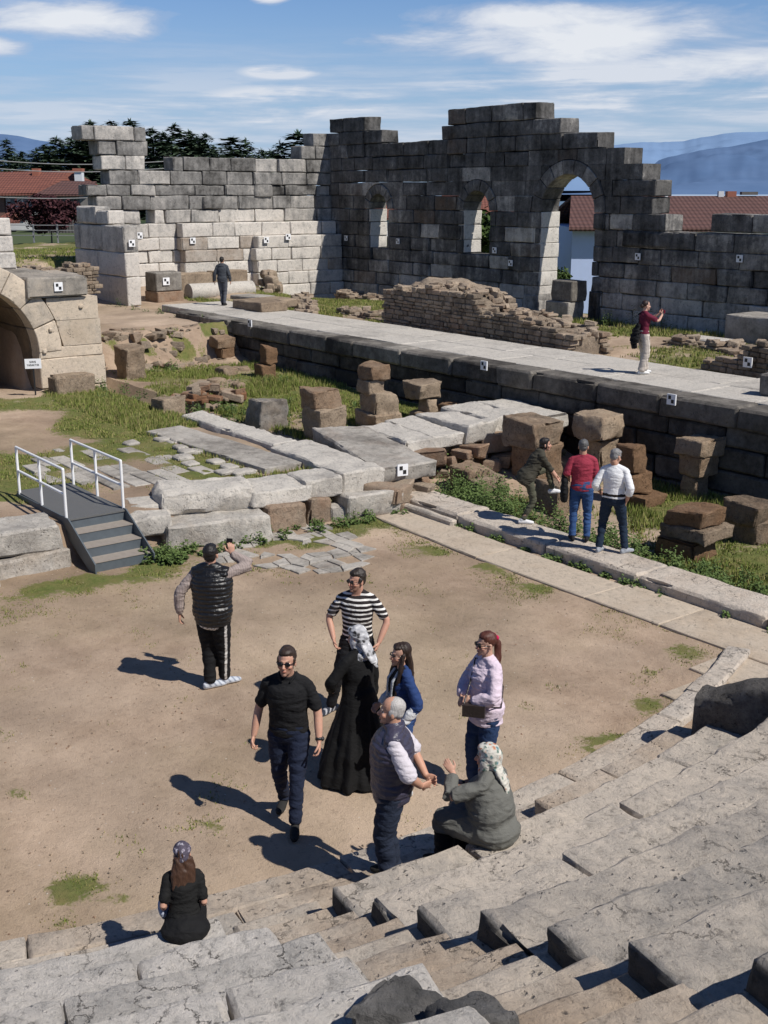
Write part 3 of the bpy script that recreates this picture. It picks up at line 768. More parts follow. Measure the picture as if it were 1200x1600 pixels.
masonry_stub('rubble_wall', 'low brown rubble wall seen between the vault and the squared pier', -41.5, 13.5, 2.0, .25 + PI / 2, 5.2, .8, lambda x: 1.05 + .1 * math.sin(x * 3), 13)
p = P(1180, 520, 1.5)
block_thing('stone_block', 'large squared grey block at the right edge before the dark low wall', 'stone block', -20.0, 29.3, 1.4, 2.2, 1.4, .95, 0, M['stage'], (.5, .35, .05), 51)
block_thing('stone_block', 'white block on top of the large grey block at the right edge', 'stone block', -19.5, 30.3, 2.35, 1.1, .7, .55, .1, M['marble'], (.7, .0, .0), 52)
block_thing('stone_slab', 'pale slab in the grass before the large grey block', 'stone slab', -20.9, 27.6, 1.45, 1.5, .8, .3, 0, M['marble'], (.6, .1, .1), 53)
b1 = PV(905, 487, 31.2)
block_thing('stone_block', 'square grey block standing in the arched doorway', 'stone block', -30.0, 31.3, 1.95, 1.05, .8, .75, 0, M['stage'], (.4, .5, .1), 54)
block_thing('stone_block', 'pale lower block carrying the square block in the doorway', 'stone block', -30.1, 31.2, 1.15, 1.15, .85, .8, .03, M['stage'], (.6, .25, .1), 55)
mb_ = P(1190, 615, 1.77); block_thing('stone_block', 'dark stump of stone standing on the stage at the right edge', 'stone block', mb_[0] + .3, mb_[1] + .1, 1.76, .6, .5, .45, .2, M['dark'], (.5, .4, .2), 56)

# ---- vaulted passage on the left
VU = -30.37
tw_v = lambda V: np.stack([VU - V[:, 1], V[:, 0], V[:, 2]], 1)
VC, VR, VRo, VZ = 9.55, 1.85, 2.5, 1.62
mb = MB(); r = random.Random(17)
colv = lambda r, v, z: (r.uniform(.45, .75), r.uniform(.0, .14), r.uniform(.05, .4))
rowsv = [(.0, .62, 1.0), (.62, 1.45, .98), (1.45, 1.75, .96), (1.75, 2.45, .94), (2.45, 3.06, .92)]
for z0, z1, top in rowsv:
    vmax = 13.3 - .06 * z0
    if z0 < 1.6: weather(mb, tw_v, VC + VR + (0.0), vmax, z0, z1 - .012, 0, 2.8, colv(r, 0, 0), 610 + int(z0 * 10), bev=.025, rough=.012)
    else:
        us = np.linspace(VC + VR, vmax, 24); dd = np.sqrt(np.clip((VRo + .01) ** 2 - (us - VC) ** 2, 0, None))
        low = np.where(np.abs(us - VC) < VRo, np.maximum(z0, VZ + dd), z0); ok = low < z1 - .05
        slicewall(mb, tw_v, us[ok], low[ok], z1 - .012, .0, 2.8, colv(r, 0, 0))
    if z0 < 1.6: weather(mb, tw_v, 5.5, VC - VR, z0, z1 - .012, 0, 2.8, colv(r, 0, 0), 650 + int(z0 * 10), bev=.025, rough=.012)
voussoirs(mb, tw_v, VC, VR, VRo, VZ, 3.2, 9, 19, lambda r, u, z: (r.uniform(.5, .8), r.uniform(0, .2), r.uniform(.0, .25)))
for z in (0.3,):                                                  # back of the passage, its shade put into the colour
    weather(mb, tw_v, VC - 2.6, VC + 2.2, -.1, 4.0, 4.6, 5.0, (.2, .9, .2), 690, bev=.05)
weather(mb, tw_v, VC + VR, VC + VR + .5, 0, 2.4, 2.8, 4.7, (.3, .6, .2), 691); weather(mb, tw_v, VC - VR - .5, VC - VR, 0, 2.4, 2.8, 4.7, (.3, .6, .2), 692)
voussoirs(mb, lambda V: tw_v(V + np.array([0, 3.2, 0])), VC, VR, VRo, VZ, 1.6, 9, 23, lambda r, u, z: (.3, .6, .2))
weather(mb, tw_v, 11.15, 12.85, 3.07, 3.62, -.15, 1.2, (.4, .55, .05), 693, bev=.05, rough=.03, chip=1.4)
weather(mb, tw_v, 12.2, 13.1, 3.07, 3.6, 1.0, 2.6, (.45, .5, .05), 694, bev=.05, rough=.03)
weather(mb, tw_v, 5.5, 12.4, 3.3, 3.66, 1.25, 3.2, (.4, .6, .15), 695, bev=.06, rough=.05)
for (v, z) in ((12.65, 2.72), (11.75, 2.15), (11.55, 1.6)):
    V, Fq = boulder(.12, .12, .12, int(v * 20), .6, .03, .05); mb.add(V + np.array([VU + .02, v, z]), Fq, (.6, .1, .3))
weather(mb, tw_v, VC + VR - .03, VC + VR + .02, .0, VZ + .1, .55, 4.6, (.2, 1.25, .5), 697, cj=0); weather(mb, tw_v, VC - VR - .02, VC - VR + .03, .0, VZ + .1, .55, 4.6, (.2, 1.25, .5), 698, cj=0)  # added side linings, the passage's shade painted into their dark colour
voussoirs(mb, lambda V: tw_v(V + np.array([0, .6, 0])), VC, VR - .035, VR + .05, VZ, 4.0, 9, 29, lambda r, u, z: (.2, 1.25, .5))  # added vault lining, darkened the same way to paint the shade inside
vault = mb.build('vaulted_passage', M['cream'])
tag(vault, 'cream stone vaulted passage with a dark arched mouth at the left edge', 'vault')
survey_target(vault, (VU + .16, 12.0, 3.36), (0, 1, 0), (1, 0, 0), .27)
survey_target
block_thing('stone_block', 'worn brown block lying at the foot of the vault right of the sign', 'stone block', -29.75, 12.0, .45, .6, 1.15, .62, .05, M['sand'], (.5, .25, .3), 61, bev=.07, chip=1.5)
# wall above the vault
mb = MB(); r = random.Random(3)
tw_u = lambda V: np.stack([-33.2 - V[:, 1], V[:, 0], V[:, 2]], 1)
for z0, z1, xs in ((3.0, 3.7, (8.0, 11.0, 12.05)), (3.7, 4.15, (8.0, 10.2, 12.0)), (4.15, 4.62, (8.0, 11.0, 11.98)), (4.62, 5.1, (8.0, 11.05, 11.95))):
    for a, b in zip(xs[:-1], xs[1:]): weather(mb, tw_u, a + .012, b - .012, z0, z1 - .012, r.uniform(-.03, .03), 1.0, (.6, r.uniform(.05, .35), .05), int(z0 * 77 + a), bev=.04)
tag(mb.build('upper_wall', M['wall']), 'short pale block wall above and behind the vault at the left edge', 'ruined wall')

# sign before the vault
sp = P(56, 621, .5); sr = empty('information_sign', sp, face(.25, -1)); tag(sr, 'small white two line notice on a thin black post before the vault', 'sign')
mb = MB(); V, Fq = simplebox(-.02, .02, -.02, .02, 0, 1.05); mb.add(V, Fq); mb.build('post', M['black_paint'], sr, smooth=False)
mb = MB(); V, Fq = simplebox(-.21, .21, .021, .04, .78, 1.04); mb.add(V, Fq); brd = mb.build('board', M['board'], sr, smooth=False)
mb = MB()
GL = {'G': ['111', '100', '101', '101', '111'], 'I': ['1', '1', '1', '1', '1'], 'R': ['110', '101', '110', '101', '101'], 'S': ['111', '100', '111', '001', '111'], 'Y': ['101', '101', '010', '010', '010'],
      'A': ['010', '101', '111', '101', '101'], 'K': ['101', '110', '100', '110', '101'], 'T': ['111', '010', '010', '010', '010'], 'B': ['110', '101', '110', '101', '110'], 'E': ['111', '100', '110', '100', '111'], 'L': ['100', '100', '100', '100', '111'],
      'Ş': ['111', '100', '111', '001', '111'], 'N': ['101', '111', '111', '111', '101'], 'U': ['101', '101', '101', '101', '111'], 'M': ['101', '111', '111', '101', '101'], 'V': ['101', '101', '101', '101', '010'], 'O': ['111', '101', '101', '101', '111'], 'D': ['110', '101', '101', '101', '110']}
def letters(mb, txt, x, z, px, y0, y1):
    w = sum(len(GL[c][0]) + 1 if c in GL else 2 for c in txt) * px; x = x + w / 2
    for c in txt:
        if c not in GL: x -= 2 * px; continue
        for j, row in enumerate(GL[c]):
            for i, b in enumerate(row):
                if b == '1':
                    V, Fq = simplebox(x - (i + 1) * px, x - i * px, y0, y1, z - (j + 1) * px, z - j * px); mb.add(V, Fq)
        x -= (len(GL[c][0]) + 1) * px
for txt, zt in (('GIRIS', .985), ('YASAKTIR', .9)):
    mb = MB(); letters(mb, txt, 0, zt, .0105, .039, .043); mb.build('lettering', M['black_paint'], brd, smooth=False)

mb = MB(); r = random.Random(63)
for k in range(150):
    u_, v_ = r.uniform(-34.1, -32.5), r.uniform(13.5, 18.9); s_ = r.uniform(.08, .30); z_ = float(terr(np.array([u_]), np.array([v_]))[0])
    V, Fq = gridbox(s_ * 1.4, s_, s_ * .7, step=.09, bev=.02, rough=.03, seed=2900 + k, chip=2, cj=s_ * .25); mb.add(rotz(V, r.uniform(0, 3)) + np.array([u_, v_, z_ - s_ * .3]), Fq, (r.uniform(.3, .8), r.uniform(.1, .5), r.uniform(.1, .4)))
tag(mb.build('bank_stones', M['rubble'], base=True), kind='stuff')
# ================================================================== seats (curved rows round the orchestra)
def polar(V, r0, a0, z0):
    """local x = arc length (at radius r0) from angle a0, y = outward radius, z up"""
    a = a0 + V[:, 0] / r0; r = r0 + V[:, 1]
    # x forward with angle: keep handedness (angle grows to the left when looking outward) -> mirror handled by flipping faces
    return np.stack([CX + r * np.cos(a), CY + r * np.sin(a), z0 + V[:, 2]], 1)
D2R = PI / 180
RISE, RUN, ROW0R, ROW0Z = .35, .70, 14.63, .5
def seat_blocks(mb, a0, a1, r0, zt, depth, thick, colf, seed, lo=1.1, hi=2.1, darkend=False, **kw):
    r = random.Random(seed); L = (a1 - a0) * r0
    xs = split(0, L, r, lo, hi)
    for i, (b0, b1) in enumerate(zip(xs[:-1], xs[1:])):
        g = r.uniform(.006, .02)
        V, Fq = gridbox(b1 - b0 - g, depth + r.uniform(-.02, .03), thick, seed=seed * 40 + i, **kw)
        V[:, 0] += b0; V[:, 1] += r.uniform(-.012, .012)
        cl = np.tile(np.array(colf(r, b0 / L, i)), (len(V), 1))
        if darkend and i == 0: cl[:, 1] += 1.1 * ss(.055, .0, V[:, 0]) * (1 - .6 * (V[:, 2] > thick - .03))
        mb.add(polar(V, r0, a0, zt - thick + r.uniform(-.008, .008)), Fq[:, ::-1], cl)
rowname = ['lowest', 'second', 'third', 'fourth', 'fifth', 'sixth', 'seventh', 'eighth', 'ninth', 'tenth', 'eleventh', 'twelfth']
NROW = 11
for i in range(NROW):
    r0 = ROW0R + RUN * i; zt = ROW0Z + RISE * i
    # right hand wedge
    mb = MB(); gg = .10 + .055 * i
    def colr(r, t, k, gg=gg): return (r.uniform(.4, .65), gg + r.uniform(-.05, .07) + .10 * ss(.3, 1, t) * (i > 1), r.uniform(.1, .3))
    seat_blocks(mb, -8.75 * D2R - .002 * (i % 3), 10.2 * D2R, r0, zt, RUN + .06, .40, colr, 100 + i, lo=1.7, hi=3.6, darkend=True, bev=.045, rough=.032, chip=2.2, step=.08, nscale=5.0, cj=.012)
    o = mb.build('seat_row', M['seat'])
    tag(o, '%s curved stone seat row of the block right of the stairway' % rowname[i], 'stone seats', 'curved stone seat rows')
    # left hand wedge, whiter
    mb = MB()
    def coll(r, t, k): return (r.uniform(.5, .95), r.uniform(-.02, .16) + .022 * i, r.uniform(.0, .16))
    if i < 9:
        e = (-12.4 if i == 0 else -11.35) * D2R
        seat_blocks(mb, -46 * D2R, e - .006 * (i % 2), r0, zt, RUN + .06, .40, coll, 200 + i, bev=.04, rough=.034, chip=2.2, step=.085, nscale=5.0, cj=.02)
        o = mb.build('seat_row', M['marble_seat'])
        tag(o, '%s curved whitish seat row of the block left of the stairway' % rowname[i], 'stone seats', 'curved stone seat rows')
# stairway between the wedges: two steps to a row
st_root = empty('stairway', (CX + 14.6 * math.cos(-10.3 * D2R), CY + 14.6 * math.sin(-10.3 * D2R), .1))
tag(st_root, 'narrow worn stone stairway rising between the two blocks of seats', 'stairway')
r = random.Random(9)
for i in range(2 * NROW):
    r0 = ROW0R - .35 + RUN * .5 * i; zt = ROW0Z - RISE - .175 + RISE * .5 * i
    mb = MB(); a0, a1 = -11.6 * D2R, -8.6 * D2R
    V, Fq = gridbox((a1 - a0) * r0, RUN * .5 + .12, .30, seed=300 + i, bev=.035, rough=.022, chip=1.4, step=.1)
    mb.add(polar(V, r0, a0, zt - .30 + .175), Fq[:, ::-1], (r.uniform(.45, .7), .1 + .012 * i + r.uniform(-.06, .1), r.uniform(.35, .65)))
    o = mb.build('step', M['seat']); o.parent = st_root; o.matrix_parent_inverse = Matrix.Translation(-Vector(st_root.location))
# kerb and walkway at the foot of the seats
mb = MB()
seat_blocks(mb, -46 * D2R, 12.5 * D2R, RC, .10, .32, .22, lambda r, t, k: (r.uniform(.5, .75), r.uniform(.0, .15), r.uniform(.2, .5)), 401, lo=1.5, hi=3.0, bev=.03, rough=.018, step=.15)
tag(mb.build('orchestra_kerb', M['seat']), 'curved pale stone kerb bounding the earth floor below the seats', 'kerb')
mb = MB()
seat_blocks(mb, 12.6 * D2R, 23 * D2R, RC, .09, .3, .2, lambda r, t, k: (r.uniform(.5, .75), r.uniform(.05, .2), r.uniform(.2, .4)), 405, lo=1.5, hi=3.0, bev=.03, rough=.02, step=.15)
tag(mb.build('orchestra_kerb', M['seat']), 'far end of the curved kerb, running on past the grey coping', 'kerb')
mb = MB()
seat_blocks(mb, 13.5 * D2R, 22 * D2R, RC + .95, .12, .22, .2, lambda r, t, k: (r.uniform(.5, .75), r.uniform(.05, .2), r.uniform(.2, .4)), 406, lo=1.5, hi=3.0, bev=.03, rough=.02, step=.15)
tag(mb.build('orchestra_kerb', M['seat']), 'short second kerb parallel to the first, behind the grey coping', 'kerb')
mb = MB()
seat_blocks(mb, -46 * D2R, 11.0 * D2R, RC + .32, .115, .68, .2, lambda r, t, k: (r.uniform(.5, .75), r.uniform(.0, .2), r.uniform(.25, .6)), 402, lo=.9, hi=2.0, bev=.02, rough=.02, step=.15)
tag(mb.build('walkway', M['seat']), kind='structure')
# low footstool step right of the lowest row in the right wedge
mb = MB(); seat_blocks(mb, 1.0 * D2R, 10.6 * D2R, ROW0R - .42, .30, .5, .22, lambda r, t, k: (r.uniform(.5, .75), r.uniform(.0, .2), r.uniform(.25, .5)), 403, lo=1.2, hi=2.0, bev=.03, rough=.02, step=.15)
tag(mb.build('footstool_step', M['seat']), 'low stone step in front of the lowest right hand seats, below the grey coping', 'stone step')
# dark rounded coping rising at the end of the right wedge
mb = MB(); ca = 10.55 * D2R
def prof_c(n=22): return [( .2 * math.cos(t), .2 * math.sin(t)) for t in np.linspace(0, PI, n)]
pr = [(.2, -.55)] + [(x, y) for x, y in prof_c()] + [(-.2, -.55)]
K = 90; V = []
for k in range(K):
    t = k / (K - 1) * 5.2; rad = ROW0R - .12 + t; z = .60 + max(0, t - .1) * RISE / RUN + .03
    for x, y in pr: V.append((CX + rad * math.cos(ca) - x * math.sin(ca), CY + rad * math.sin(ca) + x * math.cos(ca), z + y * 1.0))
V = np.array(V); V += np.stack([fbm(V * 5 + 7 * a, 5, 60 + a, .65) for a in range(3)], 1) * .045
n = len(pr); fs = []
for k in range(K - 1):
    for j in range(n - 1): fs.append((k * n + j, (k + 1) * n + j, (k + 1) * n + j + 1, k * n + j + 1))
mb.add(V, fs, (.5, .55, .2))
c0 = len(V); mb.add([V[:n].mean(0)], np.zeros((0, 4), int), (.5, .5, .3)); mb.t.append(np.array([(c0, j, j + 1) for j in range(n - 1)])); mb.tm.append(np.zeros(n - 1))
tag(mb.build('coping_stone', M['dark'], base=True), 'grey round topped coping stone at the right edge, rising beside the seats', 'coping')
# grey boulders at the inner corner of the left wedge, near the viewer
for k, (px, py, z, s_, lab) in enumerate(((630, 1586, 1.98, .37, 'rough dark grey boulder at the bottom middle, at the side of the stairway'), (742, 1598, 2.1, .31, 'second rough grey boulder at the bottom edge, right of the first'))):
    p = P(px, py, z); V, Fq = gridbox(s_, s_ * .85, .34, step=.022, bev=.05, rough=.05, seed=94 + k, chip=2.6, nscale=9, cj=.07, big=.04); V = V - np.array([s_ / 2, s_ * .4, 0]); mb = MB(); mb.add(rotz(V, .5 + .7 * k), Fq, (.5, .5, .0))
    tag(mb.build('boulder', M['grey_rock'], loc=(p[0], p[1], z - .26)), lab, 'boulder')

# ================================================================== kerb line and path beside the pit
mb = MB(); r = random.Random(77)
xs = [-17.15, -15.1, -12.9, -10.9, -8.6, -6.4]
for k, (a, b) in enumerate(zip(xs[:-1], xs[1:])):
    V, Fq = gridbox(b - a - .02, .78, .5, seed=500 + k, bev=.05, rough=.03, chip=1.8, step=.1); mb.add(V + np.array([a, 13.14 + r.uniform(-.03, .03), -.3]), Fq, (r.uniform(.5, .75), r.uniform(.05, .25), r.uniform(.15, .4)))
tag(mb.build('long_kerb', M['seat'], base=True), 'long thick pale stone kerb the three visitors stand on, edging the grassy pit', 'kerb')
block_thing('kerb_stone', 'thin strip of stone lying along the near end of the long kerb', 'kerb', -16.0, 13.03, -.06, 1.9, .17, .2, 0, M['seat'], (.6, .2, .3), 71)
mb = MB(); xs = [-16.4, -13.4, -11.0, -9.6, -7.6, -5.5]
for k, (a, b) in enumerate(zip(xs[:-1], xs[1:])):
    V, Fq = gridbox(b - a - .012, .88 if k < 2 else 1.0, .2, seed=520 + k, bev=.015, rough=.008, step=.25); V[:, 1] += .15 * ((k == 0) * (1 - V[:, 0] / 3.0)); mb.add(V + np.array([a, 12.08, -.165]), Fq, (r.uniform(.55, .7), r.uniform(.0, .1), r.uniform(.25, .4)))
for k, (a, b, v0, v1) in enumerate(((-8.4, -6.7, 11.2, 12.06), (-8.1, -6.5, 10.3, 11.18), (-6.68, -5.2, 10.6, 12.06))):
    V, Fq = gridbox(b - a, v1 - v0, .2, seed=530 + k, bev=.02, rough=.012, step=.25); mb.add(V + np.array([a, v0, -.168]), Fq, (.6, .1, .35))
tag(mb.build('path', M['path']), kind='structure')

# ================================================================== pit: pillar stumps
def campt(px, py, z, back=0.0):
    p = P(px, py, z); w = cam2w(0, back); return np.array([p[0] + w[0], p[1] + w[1], z])
def depth_of(p):
    f = p[0] * UX[1] + p[1] * VY[1]; return f * math.cos(PITCH) - (p[2] - H) * math.sin(PITCH)
def stack(name, label, cat, x0, x1, yb, z0, layers, mat='sand', seed=1, rz=0.0, group=None, rnd=.0, col=(.5, .3, .4)):
    r = random.Random(seed); p = P((x0 + x1) / 2, yb, z0); s_ = depth_of(p) / F
    w0 = (layers[0][1] - layers[0][0]) * s_ / 1.32; b = cam2w(0, w0 * .55)
    root_loc = np.array([p[0] + b[0], p[1] + b[1], z0 - .12])
    single = len(layers) == 1
    root = None if single else empty(name, root_loc)
    if root: tag(root, label, cat, group)
    zc = 0.0
    for k, ly in enumerate(layers):
        a, c, hp = ly[:3]; opt = ly[3] if len(ly) > 3 else {}
        w = (c - a) * s_ / 1.36; hh = hp * s_ / .955 * opt.get('hs', 1.0) + (.12 if k == 0 else 0)
        off = cam2w(((a + c) / 2 - (x0 + x1) / 2) * s_, 0)
        rr_ = rz + r.uniform(-.10, .10)
        cc = (r.uniform(.35, .75), col[1] + r.uniform(-.15, .2), np.clip(col[2] + r.uniform(-.3, .3), 0, 1))
        if opt.get('round'): V, Fq = boulder(w * 1.2, w * 1.08, hh * 1.06, seed * 10 + k, .30, .07, .07)
        else:
            V, Fq = gridbox(w * opt.get('wx', 1), w * opt.get('wy', 1), hh, step=.06, bev=.032, rough=.05, chip=2.6, seed=seed * 10 + k, big=.03, nscale=5.0, cj=.11 * min(w, hh))
            V = V - np.array([w * opt.get('wx', 1) / 2, w * opt.get('wy', 1) / 2, 0])
        t = opt.get('tilt', r.uniform(-.03, .03)); V[:, 2] += V[:, 0] * t
        V = rotz(V, rr_); mb = MB(); mb.add(V, Fq, cc)
        loc = (off[0], off[1], zc)
        if single: o = mb.build(name, M[opt.get('mat', mat)], loc=root_loc); tag(o, label, cat, group)
        else: mb.build('block', M[opt.get('mat', mat)], root, loc=loc)
        zc += hh - .02
PG = None
stack('pillar_stump', 'tall squared brown block with a sloping top beside the earth bank', 'pillar stump', 175, 230, 597, .45, [(175, 230, 50, {'wy': .8})], seed=11, col=(0, .25, .35))
stack('pillar_stump', 'leaning stack of brown stones under the stage wall at the left end of the pit', 'pillar stump', 322, 370, 572, .42, [(328, 372, 10, {'round': 1}), (332, 366, 17), (326, 368, 17)], seed=12, col=(0, .35, .6))
stack('pillar_stump', 'two dark red blocks stacked in the shadow of the stage wall', 'pillar stump', 390, 434, 598, .38, [(394, 432, 28), (406, 433, 26)], seed=13, col=(0, .45, .9))
stack('stone_block', 'large grey rounded block standing alone in the grass of the pit', 'stone block', 380, 450, 672, .36, [(380, 450, 42, {'mat': 'marble'})], seed=14, col=(0, .62, .1))
stack('pillar_stump', 'two big cubic brown blocks stacked behind the long white slabs', 'pillar stump', 468, 542, 690, .36, [(469, 541, 48), (470, 533, 28)], seed=15, col=(0, .12, .35))
stack('pillar_stump', 'uneven tower of four brown blocks right of the two cubic blocks', 'pillar stump', 553, 627, 672, .34, [(556, 628, 22, {'wx': 1.1}), (560, 622, 32), (556, 602, 20), (556, 607, 26)], seed=16, col=(0, .15, .4))
stack('pillar_stump', 'mushroom shaped stack with a wide dark top on small stones, near the stage wall', 'pillar stump', 628, 692, 662, .32, [(640, 690, 14, {'round': 1}), (655, 686, 22, {'round': 1}), (630, 688, 28)], seed=17, col=(0, .3, .35))
stack('stone_block', 'low flat brown block against the stage wall behind the white slabs', 'stone block', 737, 797, 668, .28, [(737, 797, 18)], seed=18, col=(0, .45, .4))
stack('stone_block', 'round reddish stone beside the mushroom shaped stack', 'stone block', 684, 722, 656, .3, [(684, 722, 22, {'round': 1})], seed=19, col=(0, .25, .7))
stack('pillar_stump', 'broad dark capped pillar behind the woman in olive', 'pillar stump', 790, 876, 752, -.12, [(800, 878, 52), (788, 876, 40, {'wx': 1.1})], seed=20, col=(0, .35, .3))
stack('pillar_stump', 'pillar with an overhanging rounded cap beside the stage wall, behind the man in red', 'pillar stump', 897, 968, 750, -.15, [(916, 964, 62), (897, 970, 36, {'round': 1})], seed=21, col=(0, .15, .35))
stack('pillar_stump', 'reddish stepped pillar right of the man in the white shirt', 'pillar stump', 965, 1040, 797, -.2, [(968, 1042, 22, {'wx': 1.1}), (966, 1022, 32), (962, 1012, 42)], seed=22, col=(0, .25, .85))
stack('pillar_stump', 'slim pillar of three blocks, wider towards the top, against the stage wall', 'pillar stump', 1055, 1130, 784, -.2, [(1066, 1112, 38), (1060, 1122, 34), (1055, 1130, 26)], seed=23, col=(0, .25, .65))
stack('pillar_stump', 'squat stack of flat layered slabs in the pit near the kerb', 'pillar stump', 1033, 1152, 884, -.2, [(1033, 1130, 36), (1042, 1150, 20, {'wx': 1.05}), (1046, 1138, 26, {'round': 0})], seed=24, col=(0, .4, .5))
stack('pillar_stump', 'stack of dark flat blocks cut off by the right edge, in the pit', 'pillar stump', 1137, 1230, 856, -.2, [(1138, 1225, 36), (1136, 1225, 30)], seed=25, col=(0, .45, .5))
stack('stone_block', 'dark brown block in the weeds on which the woman in olive rests her foot', 'stone block', 834, 916, 806, -.15, [(834, 916, 44)], seed=26, col=(0, .45, .4))
stack('stone_block', 'fallen brown slab lying tilted in the weeds left of the broad pillar', 'stone block', 702, 792, 774, -.1, [(706, 792, 26, {'tilt': -.12}), (702, 770, 14, {'tilt': -.1})], seed=27, col=(0, .3, .3))
stack('stone_block', 'squared reddish block at the left of the brick rubble in the pit', 'stone block', 232, 288, 655, .42, [(234, 288, 30)], seed=28, col=(0, .2, .5))
mb = MB(); r = random.Random(14); bp = P(305, 640, .4)
for k in range(46):
    d = r.random() ** .6; a = r.uniform(0, 6.28); s_ = r.uniform(.12, .38)
    V, Fq = gridbox(s_ * 1.5, s_, s_ * .5, step=.12, bev=.02, rough=.02, seed=800 + k, chip=1.4); V[:, 2] += V[:, 0] * r.uniform(-.3, .3)
    mb.add(rotz(V, r.uniform(0, 3)) + np.array([math.cos(a) * d * 1.3 - .2, math.sin(a) * d * .9, (1 - d) * .45 - .05]), Fq, (r.uniform(.4, .8), r.uniform(0, .4), r.uniform(.2, .9)))
tag(mb.build('brick_rubble', M['rubble'], loc=(bp[0] - .3, bp[1] + .5, .4)), 'heap of broken red bricks and stones in the grass of the pit', 'rubble')
for k, (px, py, s_, lab) in enumerate(((355, 590, .7, 'small rough stone below the leaning stack at the earth bank'), (376, 585, .6, 'small dark stone between the leaning stack and the two dark red blocks'), (338, 603, .55, 'flat grey stone in the grass before the leaning stack'), (372, 607, .4, 'tiny pale stone in the grass left of the two dark red blocks'))):
    p = P(px, py, .42); V, Fq = boulder(s_, s_ * .8, s_ * .55, 150 + k, .5, .06, .08); mb = MB(); mb.add(rotz(V, k), Fq, (.45, .35, .4)); tag(mb.build('stone', M['sand'], loc=(p[0], p[1], .36)), lab, 'stone')

# ================================================================== slabs on the left of the kerb
def slab(label, cx, cy, zb, L, W, Hh, rz, col, seed, mat='marble', name='stone_slab', tilt=0.0, big=.04, bev=.05, rough=.045, lump=0):
    if lump: V, Fq = boulder(L, W, Hh, seed, lump, .08, .08)
    else:
        V, Fq = gridbox(L, W, Hh, step=.08, bev=bev * .8, rough=rough, seed=seed, big=big, chip=2.4, nscale=4, cj=.09 * min(W, Hh * 1.6)); V = V - np.array([L / 2, W / 2, 0])
    V[:, 2] += V[:, 0] * tilt
    mb = MB(); mb.add(rotz(V, rz), Fq, col); return tag(mb.build(name, M[mat], loc=(cx, cy, zb)), label, 'stone slab' if name == 'stone_slab' else 'stone block')
slab('long narrow white slab between the paving and the grassy pit', -22.3, 12.72, .38, 4.4, .55, .36, -.03, (.75, .02, 0), 601)
slab('broad white slab continuing the long narrow one towards the kerb', -18.5, 12.55, .36, 3.0, .95, .42, -.06, (.7, .08, .05), 602)
slab('flat grey slab flush with the grass left of the long white slab', -21.0, 11.6, .475, 4.9, .9, .2, .03, (.55, .32, .25), 603, 'stage', big=.02, bev=.02, rough=.01)
s_t = slab('large flat grey slab carrying a survey target on its end', -18.55, 13.75, .48, 3.3, 1.25, .34, -.20, (.55, .22, .3), 604, 'stage', tilt=-.04, big=.02)
for k, (x, y, L, W, hh, rz, lab) in enumerate(((-19.2, 14.95, 2.0, .75, .3, -.15, 'first white rough slab right of the slab with the target'), (-19.3, 15.75, 2.1, .8, .32, -.12, 'second white rough slab in the row running to the stage'), (-19.2, 16.6, 2.0, .85, .36, -.10, 'third white rough slab in the row running to the stage'), (-19.35, 17.45, 2.0, .85, .36, -.1, 'fourth white rough slab in the row, by the round reddish stone'), (-18.9, 18.35, 2.2, .9, .36, -.08, 'white slab at the end of the row, nearest the stage wall'))):
    slab(lab, x, y, .52 + .04 * k, L, W, hh, rz, (.7, .06, .1), 610 + k)
def rubble_line(label, pts, n, seed, w=.35, h=.5):
    r = random.Random(seed); mb = MB(); pts = np.array(pts)
    for k in range(n):
        t = r.random() * (len(pts) - 1); i = int(t); q_ = pts[i] * (1 - (t - i)) + pts[i + 1] * (t - i); s_ = r.uniform(.16, .5)
        V, Fq = gridbox(s_ * 1.4, s_, s_ * .75, step=.1, bev=.03, rough=.04, seed=seed * 100 + k, chip=2.2, cj=s_ * .2); mb.add(rotz(V, r.uniform(0, 3)) + np.array([q_[0] + r.uniform(-w, w), q_[1] + r.uniform(-w, w), r.uniform(-.15, h - s_ * .6)]), Fq, (r.uniform(.35, .8), r.uniform(.1, .45), r.uniform(.2, .6)))
    return tag(mb.build('rubble_footing', M['rubble'], base=True), label, 'rubble')
rubble_line('rubble footing under the row of white slabs beside the broad pillar', [(-18.4, 13.6), (-18.5, 15.5), (-18.6, 18.4)], 90, 41, .55, .62)
rubble_line('rubble packed under the broad white slab by the path', [(-18.9, 12.4), (-17.3, 12.6), (-17.2, 13.6)], 46, 42, .4, .45)
slab('big white boulder like slab on top of the front row, right of the metal stairs', -17.75, 9.45, .36, 1.75, 1.15, .46, 1.25, (.75, .05, 0), 621, lump=.38)
slab('white slab between the big white boulder and the broad slab', -17.35, 10.6, .40, 1.25, 1.0, .34, 1.5, (.7, .08, .05), 622)
slab('small whitish slab at the right end of the front row', -17.3, 11.5, .42, .8, .9, .34, 1.5, (.65, .15, .2), 623)
slab('flat pale slab lying left of the big white boulder', -17.9, 8.75, .38, 1.3, .7, .22, 1.2, (.6, .15, .2), 624)
slab('small pale block right beside the metal stairs', -17.35, 8.2, .22, .75, .5, .30, 1.2, (.65, .1, .15), 625)
slab('long low pale block at the base of the front row', -17.0, 9.2, -.1, 1.85, .7, .5, 1.35, (.6, .2, .3), 626)
slab('upright brownish block in the base of the front row', -16.95, 10.55, -.1, .8, .6, .56, 1.45, (.5, .3, .4), 627, 'rubble')
slab('narrow block set on end beside the upright brownish block', -16.95, 11.3, -.1, .45, .5, .54, 1.5, (.5, .3, .4), 628, 'rubble')
slab('pale rounded block under the end of the broad white slab', -16.75, 12.35, -.1, 1.15, .6, .5, 1.4, (.6, .15, .3), 629)
